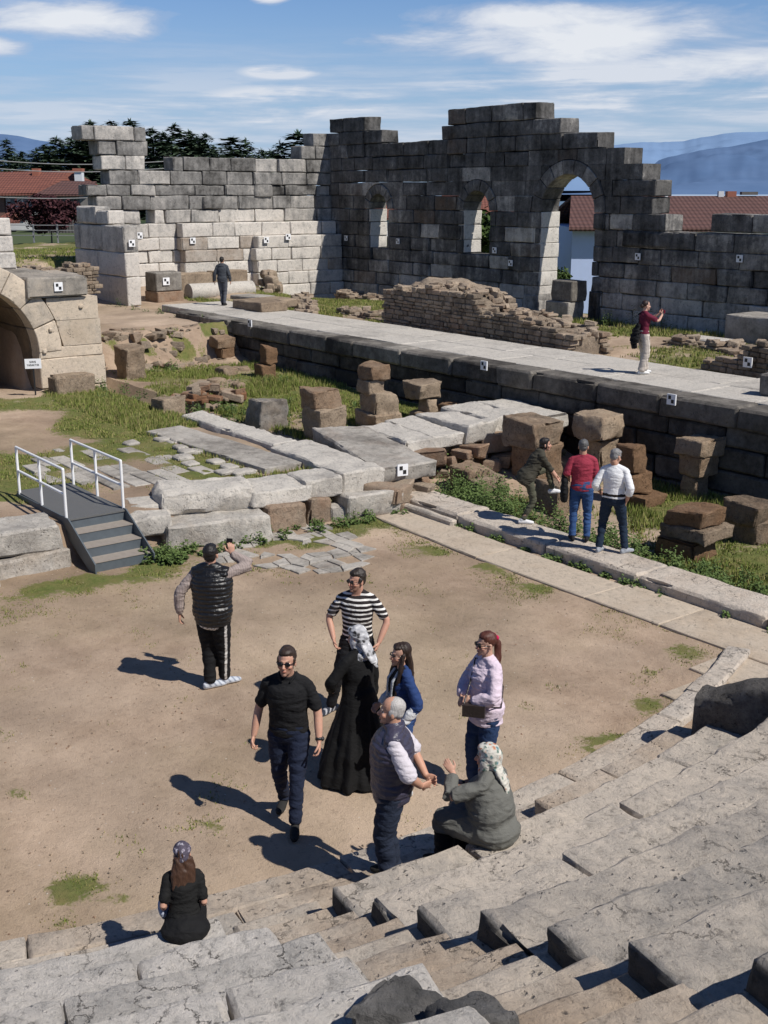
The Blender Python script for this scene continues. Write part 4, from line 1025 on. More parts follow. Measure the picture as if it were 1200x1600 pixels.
slab('small stone wedged between the base blocks of the front row', -16.8, 11.7, -.06, .4, .35, .3, 1.4, (.5, .2, .3), 630)
slab('small stone on the grass under the slab with the target', -16.7, 13.0, -.02, .5, .4, .3, .4, (.5, .2, .4), 631, 'rubble')
survey_target(s_t, (-16.93, 13.3, .66), (.2, .98, 0), (.98, -.2, 0), .26)
slab('thick moss stained block left of the metal stairs, upper of two', -17.75, 4.9, .28, 3.4, 1.0, .46, 1.52, (.55, .3, .25), 632, 'marble')
slab('lower block left of the metal stairs, under the moss stained one', -17.6, 4.8, -.15, 3.6, 1.0, .42, 1.55, (.55, .3, .4), 633, 'marble')
slab('long block at the left edge before the stairs', -17.7, 1.6, -.1, 3.0, 1.0, .84, 1.56, (.55, .3, .2), 634, 'marble')
slab('small white stone at the foot of the blocks left of the stairs', -16.9, 5.2, -.05, .45, .3, .2, .4, (.7, .05, .1), 635)

# ================================================================== paving remains
mb = MB(); r = random.Random(20)
N = 15; gx = np.linspace(-1.75, 1.75, N); J = {}
for i in range(N):
    for j in range(N): J[i, j] = (gx[i] + r.uniform(-.08, .08), gx[j] + r.uniform(-.08, .08))
for i in range(N - 1):
    for j in range(N - 1):
        c = [J[i, j], J[i + 1, j], J[i + 1, j + 1], J[i, j + 1]]; m = np.mean(c, axis=0); d = math.hypot(m[0], m[1] * 1.05); a = math.atan2(m[1], m[0])
        lo = .52 + .12 * math.sin(a * 2 + .6); hi = 1.38 + .18 * math.sin(a * 3 + 1)
        if not (lo < d < hi) or r.random() < .06: continue
        if a < -1.2 and a > -2.6 and r.random() < .35: continue
        c = [(m[0] + (x - m[0]) * .93, m[1] + (y - m[1]) * .93) for x, y in c]; z = .022 + r.uniform(-.008, .008)
        V = [(x, y, zz) for zz in (-.03, z - .008) for x, y in c] + [(m[0] + (x - m[0]) * .95, m[1] + (y - m[1]) * .95, z) for x, y in c]
        mb.add(np.array(V) + np.array([FLAG[0], FLAG[1], 0]), [(0, 1, 5, 4), (1, 2, 6, 5), (2, 3, 7, 6), (3, 0, 4, 7), (4, 5, 9, 8), (5, 6, 10, 9), (6, 7, 11, 10), (7, 4, 8, 11), (8, 9, 10, 11)], (r.uniform(.5, .8), r.uniform(.1, .3), r.uniform(.15, .35)))
tag(mb.build('paving', M['stage'], smooth=False), kind='structure')
mb = MB()
for row in range(10):
    v0 = 7.3 + row * .36; x = -22.8 + r.uniform(-.5, .6) + max(0, row - 7) * .8
    while x < -18.6 - max(0, row - 5) * .35:
        w = r.uniform(.6, 1.5)
        if r.random() < .80 and 1.5 > math.hypot((x + w / 2 + 20.9) / 1.35, (v0 - 9.2) / 1.15): 
            V, Fq = gridbox(w - .03, .33, .1, step=.3, bev=.015, rough=.008, seed=1200 + len(mb.v)); mb.add(V + np.array([x, v0 + r.uniform(-.03, .03), 0.505 + r.uniform(-.02, .015)]), Fq, (r.uniform(.5, .8), r.uniform(.12, .35), r.uniform(.15, .35)))
        x += w
for k in range(16):
    p = P(r.uniform(380, 530), r.uniform(640, 700), .62)
    V, Fq = boulder(.35, .3, .1, 1300 + k, .3, .03, .1); mb.add(V + np.array([-22.6 + r.uniform(0, 4), 10.4 + r.uniform(-.3, .9), .56]), Fq, (.6, .2, .2))
tag(mb.build('paving', M['stage']), kind='structure')

# ================================================================== metal stairs
T0 = np.array([-16.5, 6.76, 0]); sr = empty('metal_stairs', (-17.4, 7.3, 0)); tag(sr, 'grey painted metal steps with two white tube handrails', 'stairs')
def kid(mb, name, mat, parent, smooth=False):
    o = mb.build(name, mat, None, smooth=smooth); o.parent = parent
    o.matrix_parent_inverse = Matrix.Translation(-Vector(parent.location)); return o
v0, v1 = 6.80, 7.78
for k in range(4):
    x1 = -16.52 - .3 * k; z = .17 * (k + 1); mb = MB()
    if k < 3: V, Fq = simplebox(x1 - .31, x1 + .012, v0, v1, z - .015, z); mb.add(V, Fq); kid(mb, 'tread', M['tread'], sr)
    mb = MB(); V, Fq = simplebox(x1 - .012, x1, v0, v1, z - .17, z - .016); mb.add(V, Fq); kid(mb, 'riser', M['steel'], sr)
mb = MB(); V, Fq = simplebox(-19.75, -17.40, v0, v1 + .02, .655, .68); mb.add(V, Fq); kid(mb, 'platform', M['tread_dark'], sr)
for v in (v0 - .025, v1 + .003):
    mb = MB()
    poly = [(-16.40, 0), (-16.62, 0), (-17.75, .50), (-19.7, .52), (-19.7, .652), (-17.38, .70), (-16.40, .17)]
    V = np.array([(x, v + d, z) for d in (0, .022) for x, z in poly]); n = len(poly); c = np.array([[-17.3, v, .45], [-17.3, v + .022, .45]])
    mb.add(np.concatenate([V, c]), [(i, (i + 1) % n, n + (i + 1) % n, n + i) for i in range(n)])
    mb.t.append(np.array([(2 * n, (i + 1) % n, i) for i in range(n)] + [(2 * n + 1, n + i, n + (i + 1) % n) for i in range(n)])); mb.tm.append(np.zeros(2 * n))
    kid(mb, 'stringer', M['steel'], sr)
def rail(v, label):
    hr = empty('handrail', (-18.5, v, .68)); hr.parent = sr; hr.matrix_parent_inverse = Matrix.Translation(-Vector(sr.location))
    xs = (-17.5, -18.55, -19.6)
    for x in xs:
        mb = MB(); addloft(mb, tube([(x, v, .56), (x, v, 1.0), (x, v, 1.5)], .024, 10)); kid(mb, 'post', M['white_paint'], hr, True)
    for z in (1.5, 1.08):
        mb = MB(); addloft(mb, tube([(-17.5, v, z), (-18.5, v, z), (-19.6, v, z)], .024, 10)); kid(mb, 'rail', M['white_paint'], hr, True)
rail(6.80, ''); rail(7.80, '')

# ================================================================== grass and weeds
def grass_mat(name, a, b, c_):
    s = NT(name); r_, g_, b_, _ = s.attr(); c = s.mix(r_, a, b); c = s.mix(g_, c, c_)
    return s.fin(c, .7, None, Specular_IOR_Level=.2)
def blades(n, region, hfun, seed, name, mat, wid=.012, lean=.5, thr=.35, tuft=4, kind='stuff', dry=.25):
    g = np.random.default_rng(seed)
    u = g.uniform(region[0], region[1], n * 3); v = g.uniform(region[2], region[3], n * 3)
    mk = grassmask(u, v) + .35 * vn(np.stack([u * 2.1, v * 2.1, u * 0], 1), 71)
    keep = mk > thr + g.uniform(0, .35, len(u)); u, v = u[keep][:n], v[keep][:n]
    u = np.repeat(u, tuft) + g.normal(0, .035, len(u) * tuft); v = np.repeat(v, tuft) + g.normal(0, .035, len(v) * tuft)
    z = terr(u, v) - .01; h = hfun(u, v) * g.uniform(.5, 1.25, len(u)); a = g.uniform(0, 2 * PI, len(u)); ln = g.uniform(.1, lean, len(u)) * h
    ca, sa = np.cos(a), np.sin(a); w = wid * g.uniform(.6, 1.4, len(u)); b = g.uniform(0, 2 * PI, len(u))
    base1 = np.stack([u + w * np.cos(b), v + w * np.sin(b), z], 1); base2 = np.stack([u - w * np.cos(b), v - w * np.sin(b), z], 1)
    tip = np.stack([u + ln * ca, v + ln * sa, z + h], 1)
    V = np.stack([base1, base2, tip], 1).reshape(-1, 3); k = np.arange(len(u)) * 3
    rr_ = np.repeat(g.uniform(0, 1, len(u)), 3); dr = np.repeat((g.uniform(0, 1, len(u)) < dry) * g.uniform(.4, 1, len(u)), 3)
    mb = MB(); mb.add(V, np.stack([k, k + 1, k + 2], 1), np.stack([rr_, dr, rr_], 1)); return tag(mb.build(name, mat, smooth=False), kind=kind)
M['grass'] = grass_mat('grass_blades', (.095, .13, .024), (.22, .26, .06), (.33, .28, .12))
M['weed'] = grass_mat('weed_leaves', (.04, .075, .018), (.10, .15, .04), (.13, .17, .06))
blades(17000, (-33, -6.5, 13.9, 19), lambda u, v: .06 + .09 * (vn(np.stack([u * .8, v * .8, u * 0], 1), 8) > .0), 1, 'grass', M['grass'], dry=.3)
blades(9000, (-31, -17.3, 5, 13.6), lambda u, v: .05 + .07 * (v > 11), 2, 'grass', M['grass'], dry=.45, thr=.45)
blades(9000, (-17.2, -7, 1, 13.1), lambda u, v: .035 + 0 * u, 3, 'grass', M['grass'], wid=.008, dry=.45, thr=.24, tuft=5)
blades(15000, (-46, -16, 22.3, 31.9), lambda u, v: .09 + .14 * (v > 29.5), 4, 'grass', M['grass'], wid=.018, dry=.45)
blades(7000, (-58, -31, 6, 24), lambda u, v: .13 + 0 * u, 5, 'grass', M['grass'], wid=.02, dry=.3)
def weeds(pts, seed, name='weeds'):
    """leafy plants: (x, y, z, height, radius, stems)"""
    g = random.Random(seed); V = []; T = []; C = []
    for (x, y, z, h, R, ns) in pts:
        for s_ in range(ns):
            a = g.uniform(0, 6.28); d = R * g.random() ** .6; bx, by = x + math.cos(a) * d, y + math.sin(a) * d; hh = h * g.uniform(.5, 1.1); lx, ly = g.uniform(-.25, .25) * hh, g.uniform(-.25, .25) * hh
            shade = g.random()
            for l in range(9):
                t = (l + .5) / 9; px, py, pz = bx + lx * t, by + ly * t, z + hh * t; b = g.uniform(0, 6.28); L = g.uniform(.05, .11) * (1.15 - t * .5); w = L * .32; up = g.uniform(-.02, .05)
                dx, dy = math.cos(b), math.sin(b); k = len(V)
                V += [(px, py, pz), (px + dx * L * .5 - dy * w, py + dy * L * .5 + dx * w, pz + up), (px + dx * L, py + dy * L, pz + up * .6 - .01), (px + dx * L * .5 + dy * w, py + dy * L * .5 - dx * w, pz + up)]
                T.append((k, k + 1, k + 2, k + 3)); c = (min(1, shade * .6 + t * .5), g.random() * .4, 0); C += [c] * 4
    mb = MB(); mb.add(V, T, np.array(C)); return tag(mb.build(name, M['weed'], smooth=False), kind='stuff')
g = random.Random(6); W = []
for k in range(150):
    x = g.uniform(-16.6, -7.0); y = 14.14 + abs(g.gauss(0, .42)); W.append((x, y, -.12, g.uniform(.15, .5) * (1.0 if x < -12 else .6), .16, 7))
for k in range(50): x = g.uniform(-17.3, -15.6); y = g.uniform(13.9, 15.6); W.append((x, y, -.1, g.uniform(.3, .65), .18, 8))
for (px, py, z) in ((345, 655, .4), (365, 640, .4), (480, 640, .4), (600, 690, .4), (440, 600, .4), (460, 655, .38), (690, 735, .1), (320, 610, .4), (150, 612, .5), (120, 606, .5), (170, 625, .5), (275, 580, .5), (250, 570, .5), (300, 640, .4)):
    p = P(px, py, z)
    for k in range(6): W.append((p[0] + g.gauss(0, .4), p[1] + g.gauss(0, .4), z - .05, g.uniform(.2, .42), .16, 7))
for k in range(60): W.append((g.uniform(-16.9, -16.2), g.uniform(7.9, 12.9), 0, g.uniform(.06, .2), .1, 4))
for k in range(14): W.append((-16.5 + g.gauss(0, .15), 8.15 + g.gauss(0, .2), 0, g.uniform(.12, .3), .12, 6))
for k in range(40): x = g.uniform(-17, -7); W.append((x, 13.08, -.02, g.uniform(.05, .14), .07, 4))
for k in range(26): x = g.uniform(-46, -35); W.append((x, g.uniform(19, 19.3) if k % 2 else 31.7, 1.4 if k % 2 else 1.15, g.uniform(.2, .5), .25, 6))
for k in range(24): W.append((g.uniform(-29, -19.5), g.uniform(31.2, 31.8), 1.25, g.uniform(.3, .8), .3, 7))
weeds(W, 3)
p = P(463, 1560, 1.2); wd = weeds([(p[0], p[1], 1.18, .2, .05, 7)], 9, 'weed_plant'); del wd['kind']; tag(wd, 'small green weed growing from a crack in the whitish seats', 'plant')
p = P(745, 455, 0); 

# ================================================================== trees
def leaf_mat(name, a, b, dk):
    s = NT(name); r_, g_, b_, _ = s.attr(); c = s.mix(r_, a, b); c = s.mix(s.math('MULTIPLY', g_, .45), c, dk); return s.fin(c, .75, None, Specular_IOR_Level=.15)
M['needle'] = leaf_mat('conifer_needles', (.06, .10, .065), (.12, .165, .10), (.022, .038, .028))
M['leaf'] = leaf_mat('broad_leaves', (.035, .062, .016), (.085, .125, .035), (.010, .018, .006))
M['redleaf'] = leaf_mat('purple_leaves', (.045, .018, .022), (.085, .032, .036), (.012, .006, .008))
M['bark'] = plain('tree_bark', (.085, .065, .05), .9, .3, 6)
def conifer_mesh(seed, Ht=10.0, R=2.6, openness=.5):
    g = random.Random(seed); V = []; T = []; C = []
    N = int(Ht * 26)
    for i in range(N):
        t = 1 - (1 - (i + g.random()) / N) ** 1.25 if False else (i + g.random()) / N
        z = Ht * (.05 + .94 * t); rad = R * (1 - t) ** .58 * g.uniform(.45, 1.15) * (1 + .22 * math.sin(t * 23 + seed)) + .10
        a = g.uniform(0, 6.283); ca, sa = math.cos(a), math.sin(a); droop = g.uniform(-.10, .38)
        m = max(3, int(rad * 5))
        for k in range(m):
            f = (k + g.random()) / m; bx, by, bz = ca * rad * f, sa * rad * f, z - droop * rad * f * f + .15 * rad * f * (1 - f)
            for c in range(3):
                b2 = a + g.uniform(-1.2, 1.2); tl = (.22 + .26 * min(1, rad) * (1.1 - f)) * g.uniform(.6, 1.5); w = tl * .34; k0 = len(V)
                dx, dy, dz = math.cos(b2), math.sin(b2), g.uniform(-.55, .35)
                V += [(bx - dy * w, by + dx * w, bz), (bx + dy * w, by - dx * w, bz + g.uniform(-.05, .05)), (bx + dx * tl, by + dy * tl, bz + dz * tl)]
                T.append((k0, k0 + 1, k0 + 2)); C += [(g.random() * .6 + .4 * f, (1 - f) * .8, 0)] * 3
    for k in range(14):
        k0 = len(V); z = Ht * (.94 + .004 * k); a = g.uniform(0, 6.28); V += [(-.04, 0, z), (.04, 0, z), (math.cos(a) * .12, math.sin(a) * .12, z + .35)]; T.append((k0, k0 + 1, k0 + 2)); C += [(.5, .2, 0)] * 3
    mb = MB(); mb.add(V, np.array(T), np.array(C)); return mb
def make_tree(proto, x, y, z, s_, sxy, rz, label, cat, group, name):
    """first call builds, later calls copy"""
    if not proto.get('o'):
        root = empty(name, (x, y, z), rz); cr = proto['mb'].build('crown', proto['mat'], root, smooth=False)
        mb = MB(); addloft(mb, tube([(0, 0, -.5), (.05, .02, proto['H'] * .3), (0, 0, proto['H'] * .8)], [proto['H'] * .02, proto['H'] * .014, .03], 8)); mb.build('trunk', M['bark'], root)
        proto['o'] = root
    else:
        src = proto['o']; root = src.copy(); COL.objects.link(root); root.location = (x, y, z); root.rotation_euler = (0, 0, rz)
        for ch in src.children:
            c = ch.copy(); COL.objects.link(c); c.parent = root
    root.scale = (s_ * sxy, s_ * sxy, s_); tag(root, label, cat, group); return root
CON = [{'mb': conifer_mesh(1, 10, 2.9), 'H': 10, 'mat': M['needle']}, {'mb': conifer_mesh(2, 10, 4.0), 'H': 10, 'mat': M['needle']}, {'mb': conifer_mesh(3, 10, 1.9), 'H': 10, 'mat': M['needle']}]
def gz(p): return float(terr(np.array([p[0]]), np.array([p[1]]))[0])
tre = [  # px, py of the top, distance, kind, width factor, label
 (10, 217, 130, 2, 1.0, 'narrow dark spruce with a pointed top at the left edge, behind the red roofed house'),
 (-12, 240, 120, 0, 1.1, 'bushy conifer cut off by the left edge'),
 (33, 236, 135, 0, 1.0, 'short conifer right of the narrow spruce at the left edge'),
 (56, 232, 128, 1, .9, 'light green rounded conifer above the left roof slope'),
 (88, 214, 132, 0, 1.2, 'tall blue green conifer above the chimneyed roof'),
 (112, 214, 125, 1, 1.0, 'broad dark conifer just left of the stacked wall end'),
 (140, 189, 128, 0, 1.1, 'tall conifer whose tip pokes over the stacked wall end'),
 (172, 188, 140, 2, 1.2, 'thin spire conifer behind the stacked wall end'),
 (203, 187, 138, 2, 1.3, 'second thin spire conifer behind the stacked wall end'),
 (238, 200, 124, 0, 1.2, 'dark conifer right against the stacked wall end'),
 (272, 194, 126, 0, 1.05, 'tallest dark cedar over the sunlit wall, left of the gap'),
 (296, 204, 128, 1, 1.0, 'dense dark cedar over the sunlit wall, right of the tallest'),
 (320, 208, 124, 0, .9, 'dark cedar at the right end of the dense clump over the sunlit wall'),
 (333, 228, 120, 1, .8, 'low drooping cedar at the right of the clump'),
 (363, 213, 150, 2, 1.9, 'left one of the pair of loose pines over the sunlit wall'),
 (384, 217, 150, 1, .7, 'right one of the pair of loose pines over the sunlit wall'),
 (408, 233, 170, 0, .8, 'small distant conifer right of the pair of pines'),
 (437, 221, 150, 1, .7, 'bushy pine left of the pointed one near the corner of the walls'),
 (466, 206, 150, 2, 1.7, 'pointed pine near the corner of the two walls'),
 (70, 226, 122, 0, 1.1, 'dark conifer between the light green one and the tall blue green one'), (126, 205, 134, 1, .8, 'dark conifer close behind the left edge of the stacked wall end'), (255, 206, 122, 1, .8, 'broad dark cedar under the tallest one over the sunlit wall'), (308, 214, 133, 0, 1.0, 'shaded cedar in the middle of the dense clump over the sunlit wall'), (22, 243, 118, 1, .8, 'low bushy conifer at the left edge above the far roof'),
 (422, 234, 180, 2, 1.2, 'tiny pointed conifer between the far pines')]
for k, (px, py, D, kd, sx, lab) in enumerate(tre):
    top = PD(px, py, D); z0 = gz(top) - 1.0; hgt = top[2] - z0
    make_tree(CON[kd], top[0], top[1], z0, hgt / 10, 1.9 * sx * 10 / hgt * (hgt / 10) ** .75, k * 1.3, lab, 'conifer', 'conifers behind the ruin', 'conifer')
def broad_mesh(seed, Ht=6.0, R=2.6, n=420, leaf=.22):
    g = random.Random(seed); V = []; T = []; C = []
    lob = [(g.gauss(0, R * .42), g.gauss(0, R * .42), Ht * g.uniform(.38, .86), R * g.uniform(.32, .55)) for _ in range(13)]
    for (x, y, z, r_) in lob:
        for k in range(n):
            th, ph = g.uniform(0, 6.283), math.acos(g.uniform(-1, 1)); d = r_ * (g.random() ** .33) * g.uniform(.75, 1.15); s_ = leaf * g.uniform(.5, 1.4)
            c = np.array([x + d * math.sin(ph) * math.cos(th), y + d * math.sin(ph) * math.sin(th), z + d * .8 * math.cos(ph)]); a = np.array([g.gauss(0, 1), g.gauss(0, 1), g.gauss(0, .6)]); b = np.array([g.gauss(0, 1), g.gauss(0, 1), g.gauss(0, .6)])
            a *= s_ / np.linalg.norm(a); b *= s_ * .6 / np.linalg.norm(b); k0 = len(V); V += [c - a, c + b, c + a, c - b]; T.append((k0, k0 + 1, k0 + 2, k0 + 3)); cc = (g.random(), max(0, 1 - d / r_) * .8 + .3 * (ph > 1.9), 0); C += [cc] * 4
    mb = MB(); mb.add(V, T, np.array(C)); return mb
BR = [{'mb': broad_mesh(1), 'H': 6, 'mat': M['leaf']}, {'mb': broad_mesh(2, 6, 2.2), 'H': 6, 'mat': M['leaf']}]
for k, (px, py, D, sx, lab) in enumerate(((868, 318, 74, .8, 'green tree seen through the arched doorway above the red roofs'), (866, 404, 54, .5, 'dark bush seen low through the arched doorway'), (757, 318, 60, .8, 'leafy tree seen through the middle window'), (611, 350, 62, .7, 'green bush glimpsed through the left window'), (905, 312, 200, 1.1, 'distant round tree seen in the top of the arched doorway'), (-4, 262, 95, 1.0, 'bright green leafy tree at the left edge beside the house'), (8, 386, 60, .5, 'small green shrub above the upper wall at the left edge'))):
    top = PD(px, py, D); z0 = min(gz(top) - .3, top[2] - 2); hgt = top[2] - z0
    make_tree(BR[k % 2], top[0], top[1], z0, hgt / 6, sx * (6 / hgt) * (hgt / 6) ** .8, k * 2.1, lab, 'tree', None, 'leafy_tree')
mbs = broad_mesh(7, 2.6, 1.9, 500, .14); RB = {'mb': mbs, 'H': 2.6, 'mat': M['redleaf']}
p = PD(80, 368, 72); make_tree(RB, p[0], p[1], p[2] - .3, 1.0, 1.0, 0, 'dark purple leaved bush before the wooden shed', 'bush', None, 'purple_bush')

# ================================================================== houses, fence, wires
def roof_mat(name, a, b, ax=(1, 0, 0)):
    s = NT(name); p = s.obj(); n = s.noise(p, 1.6, 6, .65); n2 = s.noise(p, 14, 4, .6)
    sp = s.t.nodes.new('ShaderNodeSeparateXYZ'); s.t.links.new(p, sp.inputs[0])
    wv = s.math('SINE', s.math('MULTIPLY', sp.outputs[2], 38.0)); wx = s.math('SINE', s.math('MULTIPLY', sp.outputs[0], 26.0))
    c = s.mix(s.ramp(n, (.3, 0.), (.7, 1.)), a, b); c = s.mix(s.math('MULTIPLY', s.ramp(s.math('ADD', s.math('MULTIPLY', wv, .5), .5), (.0, 1.), (.35, 0.)), .55), c, tuple(x * .35 for x in a))
    c = s.mix(s.math('MULTIPLY', n2, .45), c, tuple(x * .5 for x in a))
    return s.fin(c, .85, s.bump(s.math('ADD', wv, s.math('MULTIPLY', wx, .6)), .5, .05))
M['roof'] = roof_mat('red_roof_tiles', (.16, .055, .038), (.24, .085, .056)); M['roof2'] = roof_mat('brown_red_roof_tiles', (.095, .044, .036), (.135, .062, .05))
M['plaster'] = plain('white_plaster', (.62, .63, .64), .9, .1, 3); M['bluewall'] = plain('blue_white_plaster', (.46, .56, .80), .9, .06, 3)
M['wood'] = plain('grey_weathered_boards', (.12, .11, .10), .9, .35, 5); M['brick'] = plain('brick_red', (.30, .11, .07), .9, .2, 8); M['pane'] = plain('dark_window_glass', (.03, .045, .07), .15, .1, 3); M['woodred'] = plain('brown_plaster', (.16, .085, .065), .9, .15, 3)
class HB:
    """building helper: local frame x = camera right, y = away, origin on the ground"""
    def __init__(s, name, label, cat, px, py, D, group=None, rot=0.0):
        p = PD(px, py, D); s.o = empty(name, p, 0); w = cam2w(1, 0); s.a = math.atan2(w[1], w[0]) + rot; s.o.rotation_euler = (0, 0, s.a); tag(s.o, label, cat, group)
    def box(s, name, mat, x0, x1, y0, y1, z0, z1, parent=None):
        mb = MB(); V, Fq = simplebox(x0, x1, y0, y1, z0, z1); mb.add(V, Fq); return mb.build(name, mat, parent or s.o, smooth=False)
    def poly(s, name, mat, V, Fc, parent=None, th=.12):
        mb = MB(); V = np.array(V, float); n = len(V); V2 = V.copy(); V2[:, 2] -= th; mb.add(np.concatenate([V, V2]), np.zeros((0, 4), int))
        for f in Fc:
            f = list(f)
            for ff in (f, [i + n for i in f[::-1]]):
                (mb.q if len(ff) == 4 else mb.t).append(np.array([ff])); (mb.qm if len(ff) == 4 else mb.tm).append(np.zeros(1))
            for i in range(len(f)):
                a, b = f[i], f[(i + 1) % len(f)]; mb.q.append(np.array([[b, a, a + n, b + n]])); mb.qm.append(np.zeros(1))
        return mb.build(name, mat, parent or s.o, smooth=False)
# left house with hipped red roof
h = HB('house', 'red tiled house with white walls and two chimneys at the left edge', 'house', 40, 352, 90)
k = 90 / 1868.0
X = lambda px: (px - 40) * k
Zp = lambda py: (352 - py) * k
h.box('wall', M['plaster'], X(-30), X(64), .6, 7, -1.5, Zp(306)); h.box('side_wall', M['woodred'], X(-30), X(8), .2, .6, -1.5, Zp(309))
rf = h.poly('roof', M['roof'], [(X(-60), -.4, Zp(305)), (X(63), -.4, Zp(303)), (X(150), 6.5, Zp(303)), (X(98), 4.0, Zp(268)), (X(-25), 4.6, Zp(270)), (X(-60), 8.5, Zp(303)), (X(120), 9.5, Zp(303))], [(0, 1, 3, 4), (1, 2, 3), (2, 6, 3), (3, 6, 5, 4)], th=.15)
ch = h.box('chimney', M['brick'], X(37), X(48), 3.2, 3.9, Zp(278), Zp(265), rf); h.box('chimney', M['plaster'], X(106), X(118), 3.0, 3.7, Zp(288), Zp(270), rf); h.box('chimney_cap', M['brick'], X(104), X(119), 2.9, 3.8, Zp(270), Zp(265), rf)
for a, b in ((16, 24), (36, 43)): w = h.box('window', M['white_paint'], X(a - 1), X(b + 1), .52, .64, Zp(328), Zp(308)); h.box('pane', M['pane'], X(a), X(b), .47, .515, Zp(326), Zp(310), w)
h.poly('porch_roof', M['roof'], [(X(8), -3.0, Zp(345)), (X(50), -3.0, Zp(345)), (X(46), -.2, Zp(325)), (X(28), -.2, Zp(325))], [(0, 1, 2, 3)])
h = HB('wooden_shed', 'grey board shed joined to the right of the red tiled house', 'shed', 98, 352, 86); X = lambda px: (px - 98) * 86 / 1868; Zp = lambda py: (352 - py) * 86 / 1868
h.box('wall', M['wood'], X(66), X(127), 0, 4, -1.5, Zp(304)); 
for a in range(68, 126, 5): h.box('board', M['wood'], X(a), X(a + 2.2), -.05, -.005, -1.4, Zp(306))
h.poly('roof', M['roof2'], [(X(60), -.5, Zp(305)), (X(136), -.5, Zp(305)), (X(140), 3, Zp(285)), (X(84), 3, Zp(284))], [(0, 1, 2, 3)])
# fence before it
fo = PD(85, 372, 66); fr = empty('rail_fence', fo, math.atan2(*cam2w(1, -.12)[::-1])); tag(fr, 'pale three rail fence on the grass bank between vault and pier', 'fence')
for x in (-2.6, -1.2, .2, 1.6, 3.0): mb = MB(); V, Fq = simplebox(x - .035, x + .035, -.05, .05, -.6, .75); mb.add(V, Fq); mb.build('post', M['wire'], fr, smooth=False)
for z in (.15, .42, .7): mb = MB(); V, Fq = simplebox(-3.4, 3.4, -.09, -.052, z - .022, z + .022); mb.add(V, Fq); mb.build('rail', M['wire'], fr, smooth=False)
for k, (y0, y1, lab) in enumerate(((246, 252, 'uppermost of the three overhead wires at the left'), (259, 263, 'middle one of the three overhead wires at the left'), (305, 300, 'lowest overhead wire, sagging across the red roofed house'))):
    a, b = PD(-60, y0, 62), PD(260, y1, 66); mb = MB(); n = 14
    addloft(mb, tube([a * (1 - t) + b * t - np.array([0, 0, .25 * math.sin(t * PI)]) for t in np.linspace(0, 1, n)], .022, 6)); tag(mb.build('overhead_wire', M['wire'], base=True), lab, 'wire')
# right house beyond the low dark wall
h = HB('house', 'long brown red tiled house with pale blue walls, beyond the dark wall at the right', 'house', 895, 440, 62); k = 62 / 1868.0; X = lambda px: (px - 895) * k; Zp = lambda py: (440 - py) * k
h.box('wall', M['bluewall'], X(893), X(1290), .4, 10, -4, Zp(357))
zr_ = PD(0, 306, 67)[2] - PD(0, 440, 62)[2]
rf = h.poly('roof', M['roof2'], [(X(884), -.3, Zp(356)), (X(1320), -.3, Zp(358)), (X(1320), 5.2, zr_), (X(884) + .9, 5.2, zr_), (X(884), 10.6, Zp(356)), (X(1320), 10.6, Zp(358))], [(0, 1, 2, 3), (3, 2, 5, 4)], th=.18)
for (px, w_, hh) in ((1052, .16, .95),): h.box('vent_pipe', M['white_paint'], (px - 895) * k, (px - 895) * k + w_, 2.6, 2.6 + w_, Zp(340) + .1, Zp(340) + .1 + hh, rf)
hx = (1130 - 600) * 67.2 / 1868 - (895 - 600) * k
c_ = h.box('chimney', M['brick'], hx, hx + .5, 5.0, 5.5, zr_ - .3, zr_ + .25, rf); h.box('chimney', M['plaster'], hx - .5, hx - .2, 5.0, 5.3, zr_ - .3, zr_ + .25, rf)
h.box('roof_tank', M['wood'], hx + .8, hx + 1.7, 5.0, 5.4, zr_ + .05, zr_ + .22, rf)
# roofs seen through the openings
for (px, py, D, w_, dp, hh, lab) in ((872, 384, 80, 5.0, 5, 2.2, 'small red roofed house seen through the lower arched doorway'), (868, 352, 150, 7.0, 6, 3.0, 'red roofed house further down the hill, seen through the arched doorway'), (748, 340, 85, 4.5, 5, 2.6, 'red roofed house seen through the middle window'), (606, 352, 90, 5, 5, 3, 'reddish house seen through the left window')):
    h = HB('house', lab, 'house', px, py + 20, D); h.box('wall', M['plaster'], -w_ / 2, w_ / 2, 0, dp, -6, hh * .5); h.poly('roof', M['roof'], [(-w_ / 2 - .3, -.4, hh * .5), (w_ / 2 + .3, -.4, hh * .5), (w_ / 2 + .3, dp / 2, hh), (-w_ / 2 - .3, dp / 2, hh), (-w_ / 2 - .3, dp + .4, hh * .5), (w_ / 2 + .3, dp + .4, hh * .5)], [(0, 1, 2, 3), (3, 2, 5, 4)])
    h.box('window', M['pane'], -w_ * .3, -w_ * .1, -.04, -.003, -.6, .5 * hh - .5); h.box('window', M['pane'], w_ * .1, w_ * .3, -.04, -.003, -.6, .5 * hh - .5)
g = random.Random(31)
M['far_white'] = plain('hazy_white_wall', (.42, .47, .54), .9, .05, 1); M['far_roof'] = plain('hazy_red_roof', (.28, .17, .16), .9, .1, 1)
